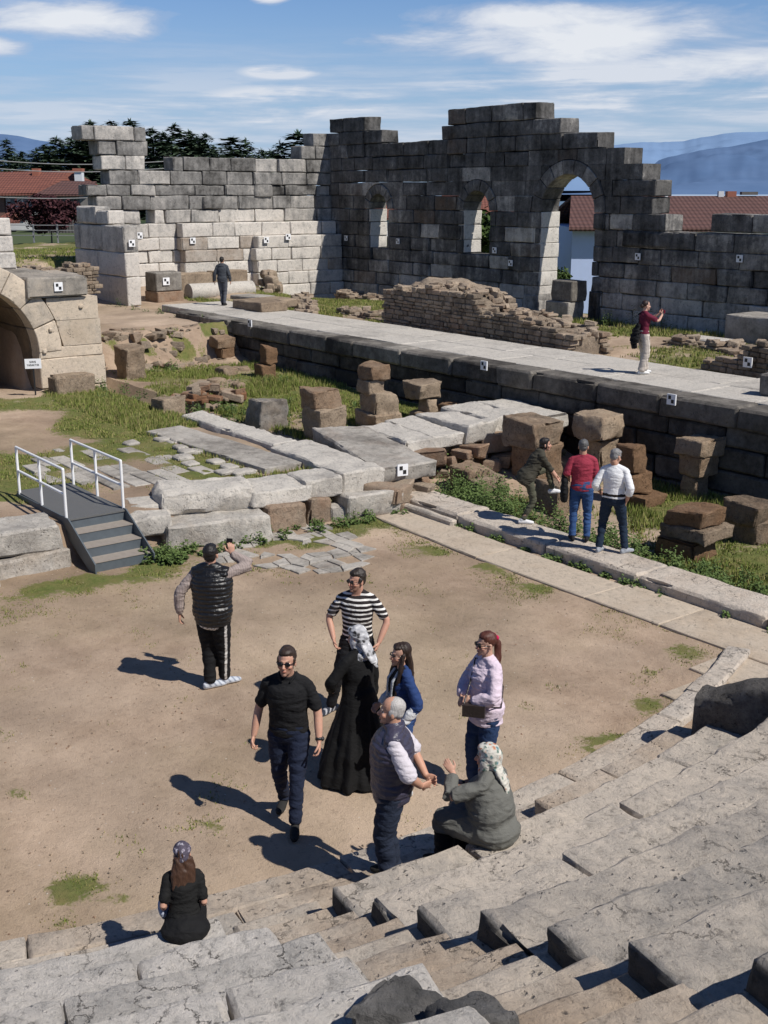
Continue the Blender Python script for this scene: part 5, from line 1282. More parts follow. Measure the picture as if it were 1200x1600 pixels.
for k in range(46):
    px = g.uniform(862, 925) if k < 14 else g.uniform(1010, 1215); D = g.uniform(500, 1600) if k % 2 else g.uniform(1500, 4200); p = PD(px, 320, D); z = gz(p); s_ = g.uniform(8, 20)
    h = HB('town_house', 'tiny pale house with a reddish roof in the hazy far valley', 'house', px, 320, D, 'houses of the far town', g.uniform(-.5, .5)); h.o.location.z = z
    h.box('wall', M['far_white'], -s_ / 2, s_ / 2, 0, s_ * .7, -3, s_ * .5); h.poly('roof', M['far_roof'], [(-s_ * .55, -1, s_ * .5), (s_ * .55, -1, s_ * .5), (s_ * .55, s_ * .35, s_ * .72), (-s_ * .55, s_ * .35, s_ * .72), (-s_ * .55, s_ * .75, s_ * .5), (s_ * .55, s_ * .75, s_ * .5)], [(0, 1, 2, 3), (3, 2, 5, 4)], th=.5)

g = np.random.default_rng(5); n = 5200; mb = MB()
u = g.uniform(-17, -7.3, n); v = g.uniform(1.5, 13, n); ok = (np.hypot(u - CX, v - CY) < RC - .05); u, v = u[ok], v[ok]; n = len(u)
s_ = .004 + .013 * g.random(n) ** 3; z = terr(u, v) + .004
oc = np.array([[1, 0, 0], [0, 1, 0], [-1, 0, 0], [0, -1, 0], [0, 0, .75], [0, 0, -.5]]); V = oc[None] * s_[:, None, None] * g.uniform(.6, 1.4, (n, 6, 1)) + np.stack([u, v, z], 1)[:, None]
T = np.array([[0, 1, 4], [1, 2, 4], [2, 3, 4], [3, 0, 4], [1, 0, 5], [2, 1, 5], [3, 2, 5], [0, 3, 5]]); T = (T[None] + np.arange(n)[:, None, None] * 6).reshape(-1, 3)
mb.add(V.reshape(-1, 3), T, np.repeat(np.stack([g.uniform(.5, 1.5, n), g.uniform(-.5, .35, n), g.uniform(.0, .6, n)], 1), 6, 0)); tag(mb.build('gravel', M['rubble'], smooth=False), kind='stuff')
# ================================================================== people
def nrmv(v): v = np.asarray(v, float); return v / (np.linalg.norm(v) + 1e-9)
def Rx(a): c, s = math.cos(a), math.sin(a); return np.array([[1, 0, 0], [0, c, -s], [0, s, c]])
def Ry(a): c, s = math.cos(a), math.sin(a); return np.array([[c, 0, s], [0, 1, 0], [-s, 0, c]])
def Rz(a): c, s = math.cos(a), math.sin(a); return np.array([[c, -s, 0], [s, c, 0], [0, 0, 1]])
def ik(a, b, l1, l2, pole):
    d = b - a; L = min(np.linalg.norm(d), (l1 + l2) * .999); u = nrmv(d); b = a + u * L
    x = (l1 * l1 - l2 * l2 + L * L) / (2 * L); h = math.sqrt(max(l1 * l1 - x * x, 1e-6))
    p = np.asarray(pole, float); p = nrmv(p - u * np.dot(p, u)); return a + u * x + p * h, b
def remesh(parts, voxel, it=4, fac=.5):
    mb = MB()
    for lf in parts: addloft(mb, lf)
    o = mb.build('tmp', [], smooth=False)
    md = o.modifiers.new('r', 'REMESH'); md.mode = 'VOXEL'; md.voxel_size = voxel
    if it: sm = o.modifiers.new('s', 'SMOOTH'); sm.factor = fac; sm.iterations = it
    dg = bpy.context.evaluated_depsgraph_get(); me = bpy.data.meshes.new_from_object(o.evaluated_get(dg))
    V = np.zeros(len(me.vertices) * 3, np.float32); me.vertices.foreach_get('co', V); V = V.reshape(-1, 3).astype(float)
    F4 = np.zeros(len(me.loops), np.int32); me.loops.foreach_get('vertex_index', F4); F4 = F4.reshape(-1, 4)
    N = np.zeros(len(me.vertices) * 3, np.float32); me.vertices.foreach_get('normal', N); N = N.reshape(-1, 3).astype(float)
    om = o.data; bpy.data.objects.remove(o); bpy.data.meshes.remove(om); bpy.data.meshes.remove(me)
    return V, F4, N
def cloth_mat(name, rough=.85, kind=None, spec=.25, cols=None, sc=1.0):
    s = NT(name); _, _, _, col = s.attr(); o = s.obj(); n = s.noise(o, 9, 5, .6); f = s.noise(o, 160, 3, .6)
    c = s.mix(n, s.mix(1.0, col, (.78, .78, .78), 'MULTIPLY'), s.mix(1.0, col, (1.15, 1.15, 1.15), 'MULTIPLY'))
    if kind == 'print':
        wv = s.n('ShaderNodeVectorMath', 0, {'operation': 'ADD'}, i0=o, i1=s.scale(s.noise(o, 14 * sc, 3, .6, out=1), (.06, .06, .06)))
        v1 = s.n('ShaderNodeTexVoronoi', 1, None, Vector=wv, Scale=24 * sc); v0 = s.n('ShaderNodeTexVoronoi', 0, None, Vector=wv, Scale=24 * sc)
        sp = s.t.nodes.new('ShaderNodeSeparateColor'); s.t.links.new(v1, sp.inputs[0])
        rp = s.ramp(sp.outputs[0], *[(i / len(cols), x) for i, x in enumerate(cols)]); s.t.nodes[-1].color_ramp.interpolation = 'CONSTANT'
        edge = s.ramp(v0, (.30, 0.), (.62, 1.)); c = s.mix(edge, rp, cols[0])
    if kind == 'stripe':
        sx = s.t.nodes.new('ShaderNodeSeparateXYZ'); s.t.links.new(o, sx.inputs[0])
        fr = s.math('FRACT', s.math('MULTIPLY', s.math('ADD', sx.outputs[2], s.math('MULTIPLY', s.math('SUBTRACT', s.noise(o, 5, 2), .5), .02)), 19.0)); c = s.mix(s.math('GREATER_THAN', fr, .62), col, (.72, .70, .66))
    if kind == 'pinstripe':
        sx = s.t.nodes.new('ShaderNodeSeparateXYZ'); s.t.links.new(o, sx.inputs[0])
        fr = s.math('FRACT', s.math('MULTIPLY', s.math('ADD', sx.outputs[0], sx.outputs[1]), 26.0)); c = s.mix(s.math('GREATER_THAN', fr, .72), col, (.25, .21, .19))
    w1 = s.noise(s.scale(o, (1, 1, 1.6)), 16, 3, .5, 1.2); w2 = s.noise(o, 42, 3, .55, .8)
    h = s.math('ADD', s.math('MULTIPLY', w1, 1.0), s.math('ADD', s.math('MULTIPLY', w2, .2), s.math('MULTIPLY', f, .08)))
    return s.fin(c, rough, s.bump(h, .42, .022), Specular_IOR_Level=spec)
M['cloth'] = cloth_mat('woven_cloth'); M['denim'] = cloth_mat('denim', .9); M['shiny'] = cloth_mat('quilted_nylon', .38, None, .5); M['stripe'] = cloth_mat('striped_jersey', .9, 'stripe'); M['pin'] = cloth_mat('pinstriped_cotton', .9, 'pinstripe')
M['scarf_bw'] = cloth_mat('black_white_print_scarf', .6, 'print', .3, [(.42, .42, .43), (.03, .03, .03), (.60, .60, .60), (.05, .05, .05), (.30, .30, .31), (.7, .7, .7)], 1.0)
M['scarf_fl'] = cloth_mat('floral_print_scarf', .7, 'print', .3, [(.55, .53, .47), (.12, .22, .24), (.60, .58, .52), (.42, .16, .08), (.10, .17, .14), (.65, .62, .55)], 1.15)
M['scarf_pu'] = cloth_mat('purple_print_bandana', .8, 'print', .3, [(.07, .06, .085), (.30, .27, .33), (.09, .08, .11), (.45, .43, .48), (.06, .05, .07)], 1.9)
M['lens'] = plain('dark_lens', (.008, .008, .009), .12, .05)
def skin_mat():
    s = NT('skin'); _, _, _, col = s.attr(); o = s.obj(); n = s.noise(o, 40, 5, .6); c = s.mix(n, s.mix(1.0, col, (.90, .86, .84), 'MULTIPLY'), s.mix(1.0, col, (1.06, 1.04, 1.03), 'MULTIPLY'))
    m = s.fin(c, .55, s.bump(n, .15, .004), Specular_IOR_Level=.35); s.b.inputs['Subsurface Weight'].default_value = .06; s.b.inputs['Subsurface Radius'].default_value = (.012, .005, .003); return m
M['skin'] = skin_mat()
def hair_mat():
    s = NT('hair'); _, _, _, col = s.attr(); o = s.obj(); n = s.noise(s.scale(o, (1, 1, .14)), 120, 4, .6); c = s.mix(n, s.mix(1.0, col, (.45, .45, .45), 'MULTIPLY'), s.mix(1.0, col, (1.5, 1.45, 1.4), 'MULTIPLY'))
    return s.fin(c, .5, s.bump(n, .7, .006), Specular_IOR_Level=.4)
M['hair'] = hair_mat()

PROF_M = [(-.09, .145, .105, .0), (0, .170, .122, -.008), (.10, .156, .110, 0), (.20, .158, .112, .004), (.33, .176, .122, .004), (.415, .178, .112, 0), (.475, .140, .084, -.006), (.525, .068, .062, .004)]
PROF_F = [(-.09, .150, .110, .0), (0, .178, .125, -.010), (.10, .148, .106, 0), (.18, .138, .102, .004), (.31, .150, .130, .012), (.40, .155, .104, 0), (.465, .125, .080, -.006), (.52, .056, .053, .004)]

class Sk:
    """joints of one figure in its own frame: x to its right, y forward, z up, feet on z = 0"""
    def __init__(s, h=1.75, w=1.0, fem=False, pel=(0, 0, .95), lean=0, side=0, twist=0, pelrot=0, la=None, ra=None, lf=(-.1, 0, .085), rf=(.1, 0, .085), lfy=.15, rfy=-.15,
                 lw=(-.27, .04, .86), rw=(.27, .04, .86), lp=(-.5, -1, 0), rp=(.5, -1, 0), lk=(-.12, 1, 0), rk=(.12, 1, 0), head=(0, 0, 0), lh=None, rh=None, curl=(.45, .45), sh=.172, neck=1.0, **_):
        k = h / 1.75; s.k = k; s.w = w; s.fem = fem; s.curl = curl
        s.pel = np.array(pel) * k; s.R = Rz(pelrot) @ Ry(side) @ Rx(-lean); s.twist = twist; s.prof = PROF_F if fem else PROF_M
        shw = sh * (.90 if fem else 1.0) * (1 + .25 * (w - 1))
        s.S = {}; s.E = {}; s.W = {}; s.hd = {}; s.hp = {}; s.Kn = {}; s.A = {}; s.Hp = {}; s.fy = {'l': lfy, 'r': rfy}
        for sd, sg, wr, pole, hdv in (('l', -1, lw, lp, lh), ('r', 1, rw, rp, rh)):
            s.S[sd] = s.sp(.452) + s.fr(.452) @ np.array([sg * shw * k, 0, 0])
            s.E[sd], s.W[sd] = ik(s.S[sd], np.array(wr) * k, .295 * k, .255 * k, pole)
            fd = nrmv(s.W[sd] - s.E[sd]); s.hd[sd] = nrmv(np.array(hdv[0], float)) if hdv else fd
            pn = np.array(hdv[1], float) if hdv else np.array([-sg * 1.0, .15, -.1]); s.hp[sd] = nrmv(pn - s.hd[sd] * np.dot(pn, s.hd[sd]))
        for sd, sg, an, pole in (('l', -1, lf, lk), ('r', 1, rf, rk)):
            s.Hp[sd] = s.pel + Rz(pelrot) @ np.array([sg * .092, 0, -.03]) * k
            s.Kn[sd], s.A[sd] = ik(s.Hp[sd], np.array(an) * k, .433 * k, .413 * k, pole)
        s.nb = s.sp(.515); s.Hr = Rz(head[0]) @ Rx(head[1]) @ Ry(head[2])
        s.H = s.nb + (Rx(-lean * .55) @ np.array([0, .022, .148 * neck])) * k
    def sp(s, h): return s.pel + s.R @ np.array([0, 0, h * s.k])
    def fr(s, h): return s.R @ Rz(s.twist * np.clip(h / .45, 0, 1))
    def torso(s, inf=0.0, h0=-.09, h1=.525, hem=None, n=9, neckinf=None):
        pr = np.array(s.prof); hs = np.linspace(h0, h1, n + 3); pts = []; rad = []; sd = []
        for h in hs:
            rx, ry, dy = [np.interp(h, pr[:, 0], pr[:, i]) for i in (1, 2, 3)]
            b = np.interp(h, [-.12, .0, .12, .25, .38, .5], [.5, .8, 1, 1, .6, 0]); wx = 1 + .62 * (s.w - 1) * b; wy = 1 + 1.05 * (s.w - 1) * b
            i_ = inf * np.interp(h, [.40, .525], [1, .35]); ex = (np.interp(h, [h0, h0 + .3], [hem, 0]) if hem else 0)
            pts.append(s.sp(h) + s.fr(h) @ np.array([0, dy + .45 * (s.w - 1) * b * .12, 0]) * s.k); rad.append(((rx * wx + i_ + ex) * s.k, (ry * wy + i_ + ex) * s.k)); sd.append(s.fr(h) @ np.array([1.0, 0, 0]))
        return loft(pts, rad, sd, 22, .25)
    def trap(s, inf=0.0):
        o = []
        for sd in 'lr':
            a = s.nb + s.R @ np.array([0, -.008, .015]) * s.k; b = s.S[sd] + s.R @ np.array([0, -.004, .0]) * s.k
            o.append(loft([a, a * .55 + b * .45 - s.R @ np.array([0, 0, .004]), b], [((.044 + inf) * s.k, (.044 + inf) * s.k), ((.050 + inf) * s.k, (.046 + inf) * s.k), ((.048 + inf) * s.k, (.046 + inf) * s.k)], (0, 1, 0), 12, .3))
        return o
    def arm(s, sd, rs, t0=0.0, t1=1.0, fat=0.0, n=11):
        """rs radii at shoulder, mid upper, elbow, mid fore, wrist; t 0..1 from shoulder to wrist"""
        P0 = [s.S[sd], (s.S[sd] + s.E[sd]) / 2, s.E[sd], (s.E[sd] + s.W[sd]) / 2, s.W[sd]]; T = [0, .27, .535, .77, 1]
        ts = np.linspace(t0, t1, n); pts = np.stack([np.interp(ts, T, [p[i] for p in P0]) for i in range(3)], 1); rr_ = np.interp(ts, T, rs) * s.k
        return loft(pts, [(r, r) for r in rr_], (.2, .9, .3), 14, .45)
    def leg(s, sd, rs, t0=0.0, t1=1.0, n=13, ell=1.0):
        a, b, c = s.Hp[sd], s.Kn[sd], s.A[sd]; back = nrmv(np.cross(np.cross(b - a, c - b) if np.linalg.norm(np.cross(b - a, c - b)) > 1e-5 else [1, 0, 0], c - b)) * .012 * s.k
        P0 = [a, a * .5 + b * .5, b, b * .62 + c * .38, c]; T = [0, .26, .51, .70, 1]
        ts = np.linspace(t0, t1, n); pts = np.stack([np.interp(ts, T, [p[i] for p in P0]) for i in range(3)], 1); rr_ = np.interp(ts, T, rs) * s.k
        return loft(pts, [(r, r * ell) for r in rr_], (1, .05, .02), 16, .4)
    def hand(s, sd, curl):
        k = s.k * (.93 if s.fem else 1.02); d = s.hd[sd]; n = s.hp[sd]; t = np.cross(d, n) * (1 if sd == 'r' else -1); w = s.W[sd]; out = []
        out.append(loft([w - d * .015 * k, w + d * .02 * k, w + d * .05 * k, w + d * .088 * k], [(.025 * k, .018 * k), (.030 * k, .017 * k), (.039 * k, .016 * k), (.040 * k, .013 * k)], t, 14, .4))
        for j, L in enumerate((.070, .078, .072, .056)):
            b = w + d * (.086 - .004 * abs(j - 1)) * k + t * (.031 - .0205 * j) * k; pts = [b - d * .015 * k, b]; a = curl * .55 + .05 * j; dirv = d
            spread = t * (.05 - .035 * j)
            for f in (.45, .32, .23):
                dv = nrmv(d * math.cos(a) + n * math.sin(a) + spread); b = b + dv * L * f * k; pts.append(b); a += curl * 1.0
            out.append(loft(pts, [(.0096 * k,) * 2, (.0096 * k,) * 2, (.0090 * k,) * 2, (.0082 * k,) * 2, (.0068 * k,) * 2], n, 9, .8))
        b = w + d * .022 * k + t * .026 * k; p1 = b + nrmv(t * .75 + d * .7 + n * .25) * .040 * k; p2 = p1 + nrmv(t * .3 + d * .9 + n * (.25 + curl * .4)) * .030 * k; p3 = p2 + nrmv(t * .1 + d * .9 + n * (.3 + curl * .6)) * .024 * k
        out.append(loft([b - t * .01 * k, p1, p2, p3], [(.014 * k,) * 2, (.0125 * k,) * 2, (.0105 * k,) * 2, (.0085 * k,) * 2], n, 9, .8)); return out
    def hp_(s, p): return s.H + s.Hr @ (np.asarray(p, float) * s.k * 1.02)
    def hell(s, c, r): return ellipsoid(s.hp_(c), np.array(r) * s.k * 1.02, 18, 12, s.Hr)
    def htube(s, pts, rad, side=(1, 0, 0), n=12): return loft([s.hp_(p) for p in pts], [(r * s.k, r * s.k) if np.isscalar(r) else (r[0] * s.k, r[1] * s.k) for r in rad], s.Hr @ np.array(side, float), n, .5)
    def headparts(s):
        f = s.fem; o = [s.hell((0, -.012, .035), (.075, .094, .088)), s.hell((0, .026, -.028), (.062 if not f else .058, .066, .082)), s.hell((0, .040, -.076), (.047 if not f else .040, .044, .036)), s.hell((0, .073, -.099), (.021 if not f else .016, .017, .017)),
             s.htube([(0, .084, .008), (0, .100, -.014), (0, .111, -.033)], [.009, .011, .0135]), s.hell((0, .102, -.037), (.017, .012, .009)), s.hell((0, .079, .019), (.046, .013, .009)), s.hell((0, .089, -.066), (.022, .010, .009)),
             s.hell((.042, .062, -.028), (.022, .022, .022)), s.hell((-.042, .062, -.028), (.022, .022, .022))]
        for x in (1, -1): o.append(s.hell((x * .077, -.008, -.012), (.009, .019, .031)))
        wn = .058 if not f else .050; wn *= 1 + .25 * (s.w - 1)
        a = s.nb - s.R @ np.array([0, 0, .05]) * s.k; o.append(loft([a, s.nb, s.hp_((0, -.018, -.075)), s.hp_((0, -.018, -.02))], [((wn + .02) * s.k,) * 2, ((wn + .006) * s.k,) * 2, (wn * s.k,) * 2, (wn * s.k,) * 2], (1, 0, 0), 16, .3)); return o

def person(label, loc, rz, sk, skin=(.50, .29, .20), brow=(.04, .03, .025), beard=0.0, voxel=.0062, bare='ah', eyes=True):
    aw = 1 + .3 * (sk.w - 1)
    parts = [sk.torso(-.014)] + sk.headparts() + sk.trap(-.014)
    for sd in 'lr':
        parts.append(sk.arm(sd, [r * aw for r in ((.044, .044, .040, .039, .027) if not sk.fem else (.038, .039, .035, .034, .024))])); parts.append(ellipsoid(sk.S[sd], np.array([.041, .041, .041]) * sk.k * aw))
        parts += sk.hand(sd, sk.curl[0 if sd == 'l' else 1]); parts.append(sk.leg(sd, (.078, .070, .053, .052, .038)))
        fd = Rz(sk.fy[sd]) @ np.array([0, 1.0, 0]); a = sk.A[sd] + np.array([0, 0, -.045 * sk.k]); parts.append(loft([a - fd * .04 * sk.k, a + fd * .05 * sk.k, a + fd * .16 * sk.k], [(.03 * sk.k, .03 * sk.k), (.038 * sk.k, .03 * sk.k), (.036 * sk.k, .018 * sk.k)], np.cross(fd, [0, 0, 1]), 12, .5))
    V, F4, N = remesh(parts, voxel * (sk.k if sk.k < 1 else 1), 3, .45)
    C = np.tile(np.array(skin), (len(V), 1)); q = (V - sk.H) @ sk.Hr / (sk.k * 1.02); x, y, z = np.abs(q[:, 0]), q[:, 1], q[:, 2]
    hd = (np.linalg.norm(q, axis=1) < .16)
    def paint(m, c, a=1.0): C[m] = C[m] * (1 - a) + np.array(c) * a
    paint(hd & (y > .05) & (np.hypot((x - .036) / .03, (z + .035) / .025) < 1), (skin[0] * 1.05, skin[1] * .86, skin[2] * .82), .7)
    if beard > 0: paint(hd & (z < -.038) & (y > -.01) & (x < .075) & ~((x < .02) & (z > -.055)), brow, beard)
    paint(hd & (y > .083) & (x < .021) & (np.abs(z + .067) < .0085), (skin[0] * .8, skin[1] * .52, skin[2] * .5), .85)
    if eyes:
        paint(hd & (y > .066) & (np.hypot((x - .031) / .016, (z + .001) / .0075) < 1), (.55, .5, .47)); paint(hd & (y > .066) & (np.hypot((x - .031) / .0075, (z + .001) / .0075) < 1), (.02, .014, .01))
    paint(hd & (y > .062) & (np.hypot((x - .033) / .020, (z - .022) / .0055) < 1), brow, .85)
    mb = MB(); mb.add(V, F4, C); o = mb.build('person', M['skin'], loc=loc, rz=rz, sharp=0); tag(o, label, 'person'); return o
def foldnoise(V, N, amp, seed, sc=(11, 11, 19)):
    wq = V + .05 * np.stack([vn(V * 5 + 9 * a + seed, 3 + a) for a in range(3)], 1)
    n = fbm(wq * np.array(sc) + seed * 3.7, 3, seed); n2 = 1 - np.abs(fbm(wq * np.array(sc) * np.array([.55, .55, 1.0]) + seed * 1.3, 2, seed + 4)) * 2.6
    return V + N * (1.15 * amp * (n * .6 + n2 * .6 - .4))[:, None]
def wear(o, name, parts, col, mat='cloth', voxel=.010, it=3, amp=.009, seed=1, sc=(11, 11, 19), cf=None, disp=None, label=None, parent=None):
    V, F4, N = remesh(parts, voxel, it, .5)
    if amp: V = foldnoise(V, N, amp, seed, sc)
    if disp is not None: V = V + N * disp(V)[:, None]
    C = np.tile(np.array(col, float), (len(V), 1))
    if cf is not None: C = cf(V, C)
    mb = MB(); mb.add(V, F4, C); c = mb.build(name, M[mat], parent or o, sharp=0)
    if label: c['label'] = label
    return c
def shoes(o, sk, col, sole=(.6, .6, .58), accent=None, L=1.0, hgt=.05):
    for sd in 'lr':
        k = sk.k; fd = Rz(sk.fy[sd]) @ np.array([0, 1.0, 0]); b = sk.A[sd].copy(); b[2] -= .085 * k; sx = np.cross(fd, [0, 0, 1]); up = np.array([0, 0, 1.0])
        pts = [b + fd * x * k * L + up * z * k for x, z in ((-.075, .045), (-.04, .048), (.03, .048), (.10, .040), (.16, .032), (.195, .028))]
        pr = [loft(pts, [(.030 * k, .040 * k), (.036 * k, .046 * k), (.040 * k, .047 * k), (.047 * k, .039 * k), (.043 * k, .031 * k), (.028 * k, .024 * k)], sx, 14, .5), loft([b + up * .05 * k - fd * .01 * k, b + up * .10 * k - fd * .012 * k], [(.040 * k, .050 * k), (.042 * k, .052 * k)], sx, 12, .2)]
        base = b[2]
        def cf(V, C, base=base, fd=fd, b=b):
            C[V[:, 2] < base + .024 * k] = sole
            if accent is not None: m = (np.sin(((V - b) @ fd) * 95 + V[:, 2] * 60) > .45) & (V[:, 2] > base + .03); C[m] = accent
            return C
        wear(o, 'shoe', pr, col, 'cloth', .0075, 2, .002, 3, cf=cf)
def trousers(o, sk, col, mat='cloth', rs=(.105, .092, .073, .068, .058), h1=.09, t1=.985, amp=.011, seed=2, inf=.012, cf=None, name='trousers', extra=()):
    fat = 1 + .28 * (sk.w - 1); pr = [sk.torso(inf, -.095, h1, n=5)] + [sk.leg(sd, [r * fat for r in rs[:2]] + list(rs[2:]), 0, t1) for sd in 'lr'] + list(extra)
    return wear(o, name, pr, col, mat, .0095, 3, amp, seed, (8, 8, 15), cf)
def shirt(o, sk, col, mat='cloth', inf=.012, h0=-.02, h1=.515, sleeve='short', sr=None, amp=.009, seed=3, name='shirt', collar=True, hem=None, cf=None, extra=(), voxel=.0095, disp=None, t1=None, sc=(11, 11, 19)):
    pr = [sk.torso(inf, h0, h1, hem)] + list(extra) + sk.trap(inf * .6); aw = 1 + .3 * (sk.w - 1)
    for sd in 'lr':
        if sleeve is None: continue
        t = t1 if t1 else (.46 if sleeve == 'short' else .97); R_ = sr or ((.058, .061, .060, .055, .05) if sleeve == 'short' else (.058, .057, .055, .052, .043))
        pr.append(sk.arm(sd, [r * aw for r in R_], 0, t)); pr.append(ellipsoid(sk.S[sd] - np.array([0, 0, .012]), (np.array([.053, .054, .052]) + inf * .5) * sk.k * aw))
    if collar:
        a = sk.nb; d = nrmv(sk.H - sk.nb); pr.append(loft([a - d * .03 * sk.k, a + d * .028 * sk.k], [((.082 if not sk.fem else .068) * sk.k,) * 2, ((.070 if not sk.fem else .058) * sk.k,) * 2], (1, 0, 0), 18, .1))
    return wear(o, name, pr, col, mat, voxel, 2, amp, seed, sc, cf, disp)
def hairshort(o, sk, col, top=1.0, seed=1, amp=.006, name='hair'):
    pr = [sk.hell((0, -.026, .050), (.081, .091, .085 * top)), sk.hell((0, -.052, .002), (.072, .054, .070)), sk.hell((0, .018, .085), (.066, .066, .040 * top))] + [sk.hell((x * .070, .006, .018), (.014, .028, .034)) for x in (1, -1)]
    return wear(o, name, pr, col, 'hair', .006, 2, amp, seed, (40, 40, 40))
def hairbald(o, sk, col, seed=1):
    pr = [sk.hell((0, -.026, .042), (.0795, .090, .0825)), sk.hell((0, -.056, .0), (.070, .050, .062))] + [sk.hell((x * .066, -.012, .008), (.018, .040, .042)) for x in (1, -1)]
    return wear(o, 'hair', pr, col, 'hair', .006, 2, .002, seed, (40, 40, 40))
def hairlong(o, sk, col, length=.34, seed=1, back=1.0, front=True, w=1.0):
    pr = [sk.hell((0, -.024, .048), (.083, .094, .087)), sk.hell((0, -.06, -.01), (.080, .056, .09)), sk.hell((0, .014, .082), (.068, .066, .04))]
    pr.append(sk.htube([(0, -.065, .0), (0, -.088 * back, -.12), (0, -.115 * back, -.12 - length * .5), (0, -.115 * back, -.12 - length)], [(.085 * w, .05), (.092 * w, .05), (.098 * w, .042), (.045 * w, .025)]))
    if front:
        for x in (1, -1): pr.append(sk.htube([(x * .075, .0, .02), (x * .088, .02, -.10), (x * .095, .05, -.10 - length * .5), (x * .085, .075, -.10 - length * .8)], [.022, .030, .032, .014]))
    return wear(o, 'hair', pr, col, 'hair', .007, 2, .012, seed, (38, 38, 5))
def glasses(o, sk, dark=True, size=1.0):
    pr = []
    for x in (1, -1):
        pr.append(sk.hell((x * .033, .0945, .001), (.027 * size, .0075, .020 * size))); pr.append(sk.htube([(x * .060, .088, .006), (x * .076, .05, .006), (x * .081, -.01, .002)], [.004, .004, .004]))
    pr.append(sk.htube([(-.012, .099, .006), (.012, .099, .006)], [.004, .004]))
    mb = MB()
    for lf in pr: addloft(mb, lf)
    return mb.build('sunglasses' if dark else 'glasses', M['lens'], o, sharp=0)
def held(name, label, cat, o, parts, col, mat='cloth', voxel=None, amp=.0, seed=1, group=None):
    mb = MB()
    if voxel:
        V, F4, N = remesh(parts, voxel, 3, .5); V = foldnoise(V, N, amp, seed) if amp else V; mb.add(V, F4, col)
    else:
        for lf in parts: addloft(mb, lf, col)
    b = mb.build(name, M[mat], loc=tuple(o.location), rz=o.rotation_euler[2], sharp=30 if not voxel else 0); tag(b, label, cat, group); return b
def obox(c, dx, dy, dz, hx, hy, hz):
    """box as a loft-like tuple from centre and axes"""
    c = np.array(c, float); A = [nrmv(dx) * hx, nrmv(dy) * hy, nrmv(dz) * hz]; V = np.array([c + A[0] * i + A[1] * j + A[2] * l for l in (-1, 1) for j in (-1, 1) for i in (-1, 1)])
    Fq = np.array([[0, 2, 3, 1], [4, 5, 7, 6], [0, 1, 5, 4], [2, 6, 7, 3], [0, 4, 6, 2], [1, 3, 7, 5]]); return V, (Fq, np.zeros((0, 3), int), np.zeros((0, 3), int))
def phone(label, o, sk, sd, col=(.01, .01, .012), facing=(0, 1, 0), upv=(0, 0, 1), off=(0, 0, 0)):
    c = sk.W[sd] + sk.hd[sd] * .10 * sk.k + sk.hp[sd] * .028 + np.array(off); f = nrmv(facing); u = nrmv(np.array(upv) - f * np.dot(upv, f)); r_ = np.cross(u, f)
    return held('mobile_phone', label, 'phone', o, [obox(c, r_, f, u, .037, .0045, .076)], col)
def foot(px, py, z=0.0): p = P(px, py, z); return (p[0], p[1], z)
def headpos(px, py, h, z=0.0): p = P(px, py, z + h); return (p[0], p[1], z)
BLK = (.010, .010, .011); NAVY = (.012, .018, .038); JEAN = (.03, .055, .12)

# 1 man in the black polo, walking towards the viewer
sk = Sk(1.80, 1.06, lean=.03, lf=(-.07, .20, .085), rf=(.10, -.22, .12), lfy=.1, rfy=-.1, rw=(.315, .05, .89), lw=(-.29, .12, .89), rp=(.4, -1, 0), lp=(-.6, -1, .1), head=(-.10, .12, 0), curl=(.7, .9))
o = person('man in black polo shirt, dark jeans and sunglasses walking towards the viewer', foot(455, 1283), face(-.08, -1), sk, (.52, .30, .215), (.05, .03, .02), .40, .0058, eyes=False)
trousers(o, sk, (.014, .020, .042), 'denim'); shirt(o, sk, BLK, h0=-.035, inf=.014, seed=5, t1=.44); shoes(o, sk, (.025, .024, .023), (.03, .03, .03)); hairshort(o, sk, (.035, .022, .015), 1.12, 2); glasses(o, sk)
for x in (1, -1): wear(o, 'collar', [loft([sk.nb + np.array([x * .078, -.03, .020]), sk.nb + np.array([x * .075, .03, .012]), sk.nb + np.array([x * .035, .088, -.030])], [(.016, .030), (.014, .032), (.008, .020)], (1, 0, .3), 10, .3)], BLK, 'cloth', .007, 2, .002, 3)
mb = MB(); d = nrmv(sk.W['l'] - sk.E['l']); addloft(mb, loft([sk.W['l'] - d * .035, sk.W['l'] - d * .008], [(.034, .031), (.034, .031)], (1, 0, 0), 14, 0)); addloft(mb, ellipsoid(sk.W['l'] - d * .02 - sk.hp['l'] * .03, (.022, .022, .022))); mb.build('wrist_watch', M['black_paint'], o, sharp=0)

# 2 man in the quilted vest taking a photo
sk = Sk(1.84, 1.20, pelrot=-.25, twist=.25, lf=(-.06, .0, .085), rf=(.08, .12, .085), lfy=-.9, rfy=-.9, rw=(.20, .20, 1.57), rp=(1, -.15, -.35), lw=(-.375, -.02, .92), lp=(-1, -.5, 0), head=(.05, .05, 0), rh=((-.1, .15, 1), (-.4, 1, .1)), curl=(.5, .75))
o = person('man in black quilted vest seen from behind, holding up a phone', foot(337, 1076), face(.10, 1), sk, (.48, .28, .20), (.02, .018, .016), .5, .0062)
trousers(o, sk, (.008, .008, .009), rs=(.115, .105, .088, .080, .068), cf=lambda V, C: np.where(((np.abs(V[:, 0] - .185 + .08 * (1 - V[:, 2] / .95)) < .012) & (V[:, 2] < .98))[:, None], np.array([[.55, .53, .50]]), C))
shirt(o, sk, (.33, .27, .245), 'pin', sleeve='long', h0=-.17, inf=.016, seed=7, sr=(.060, .062, .062, .058, .046), cf=lambda V, C: np.where((V[:, 2] < .95)[:, None] & (np.abs(V[:, 0]) < .27)[:, None], np.array([[.62, .61, .59]]), C))
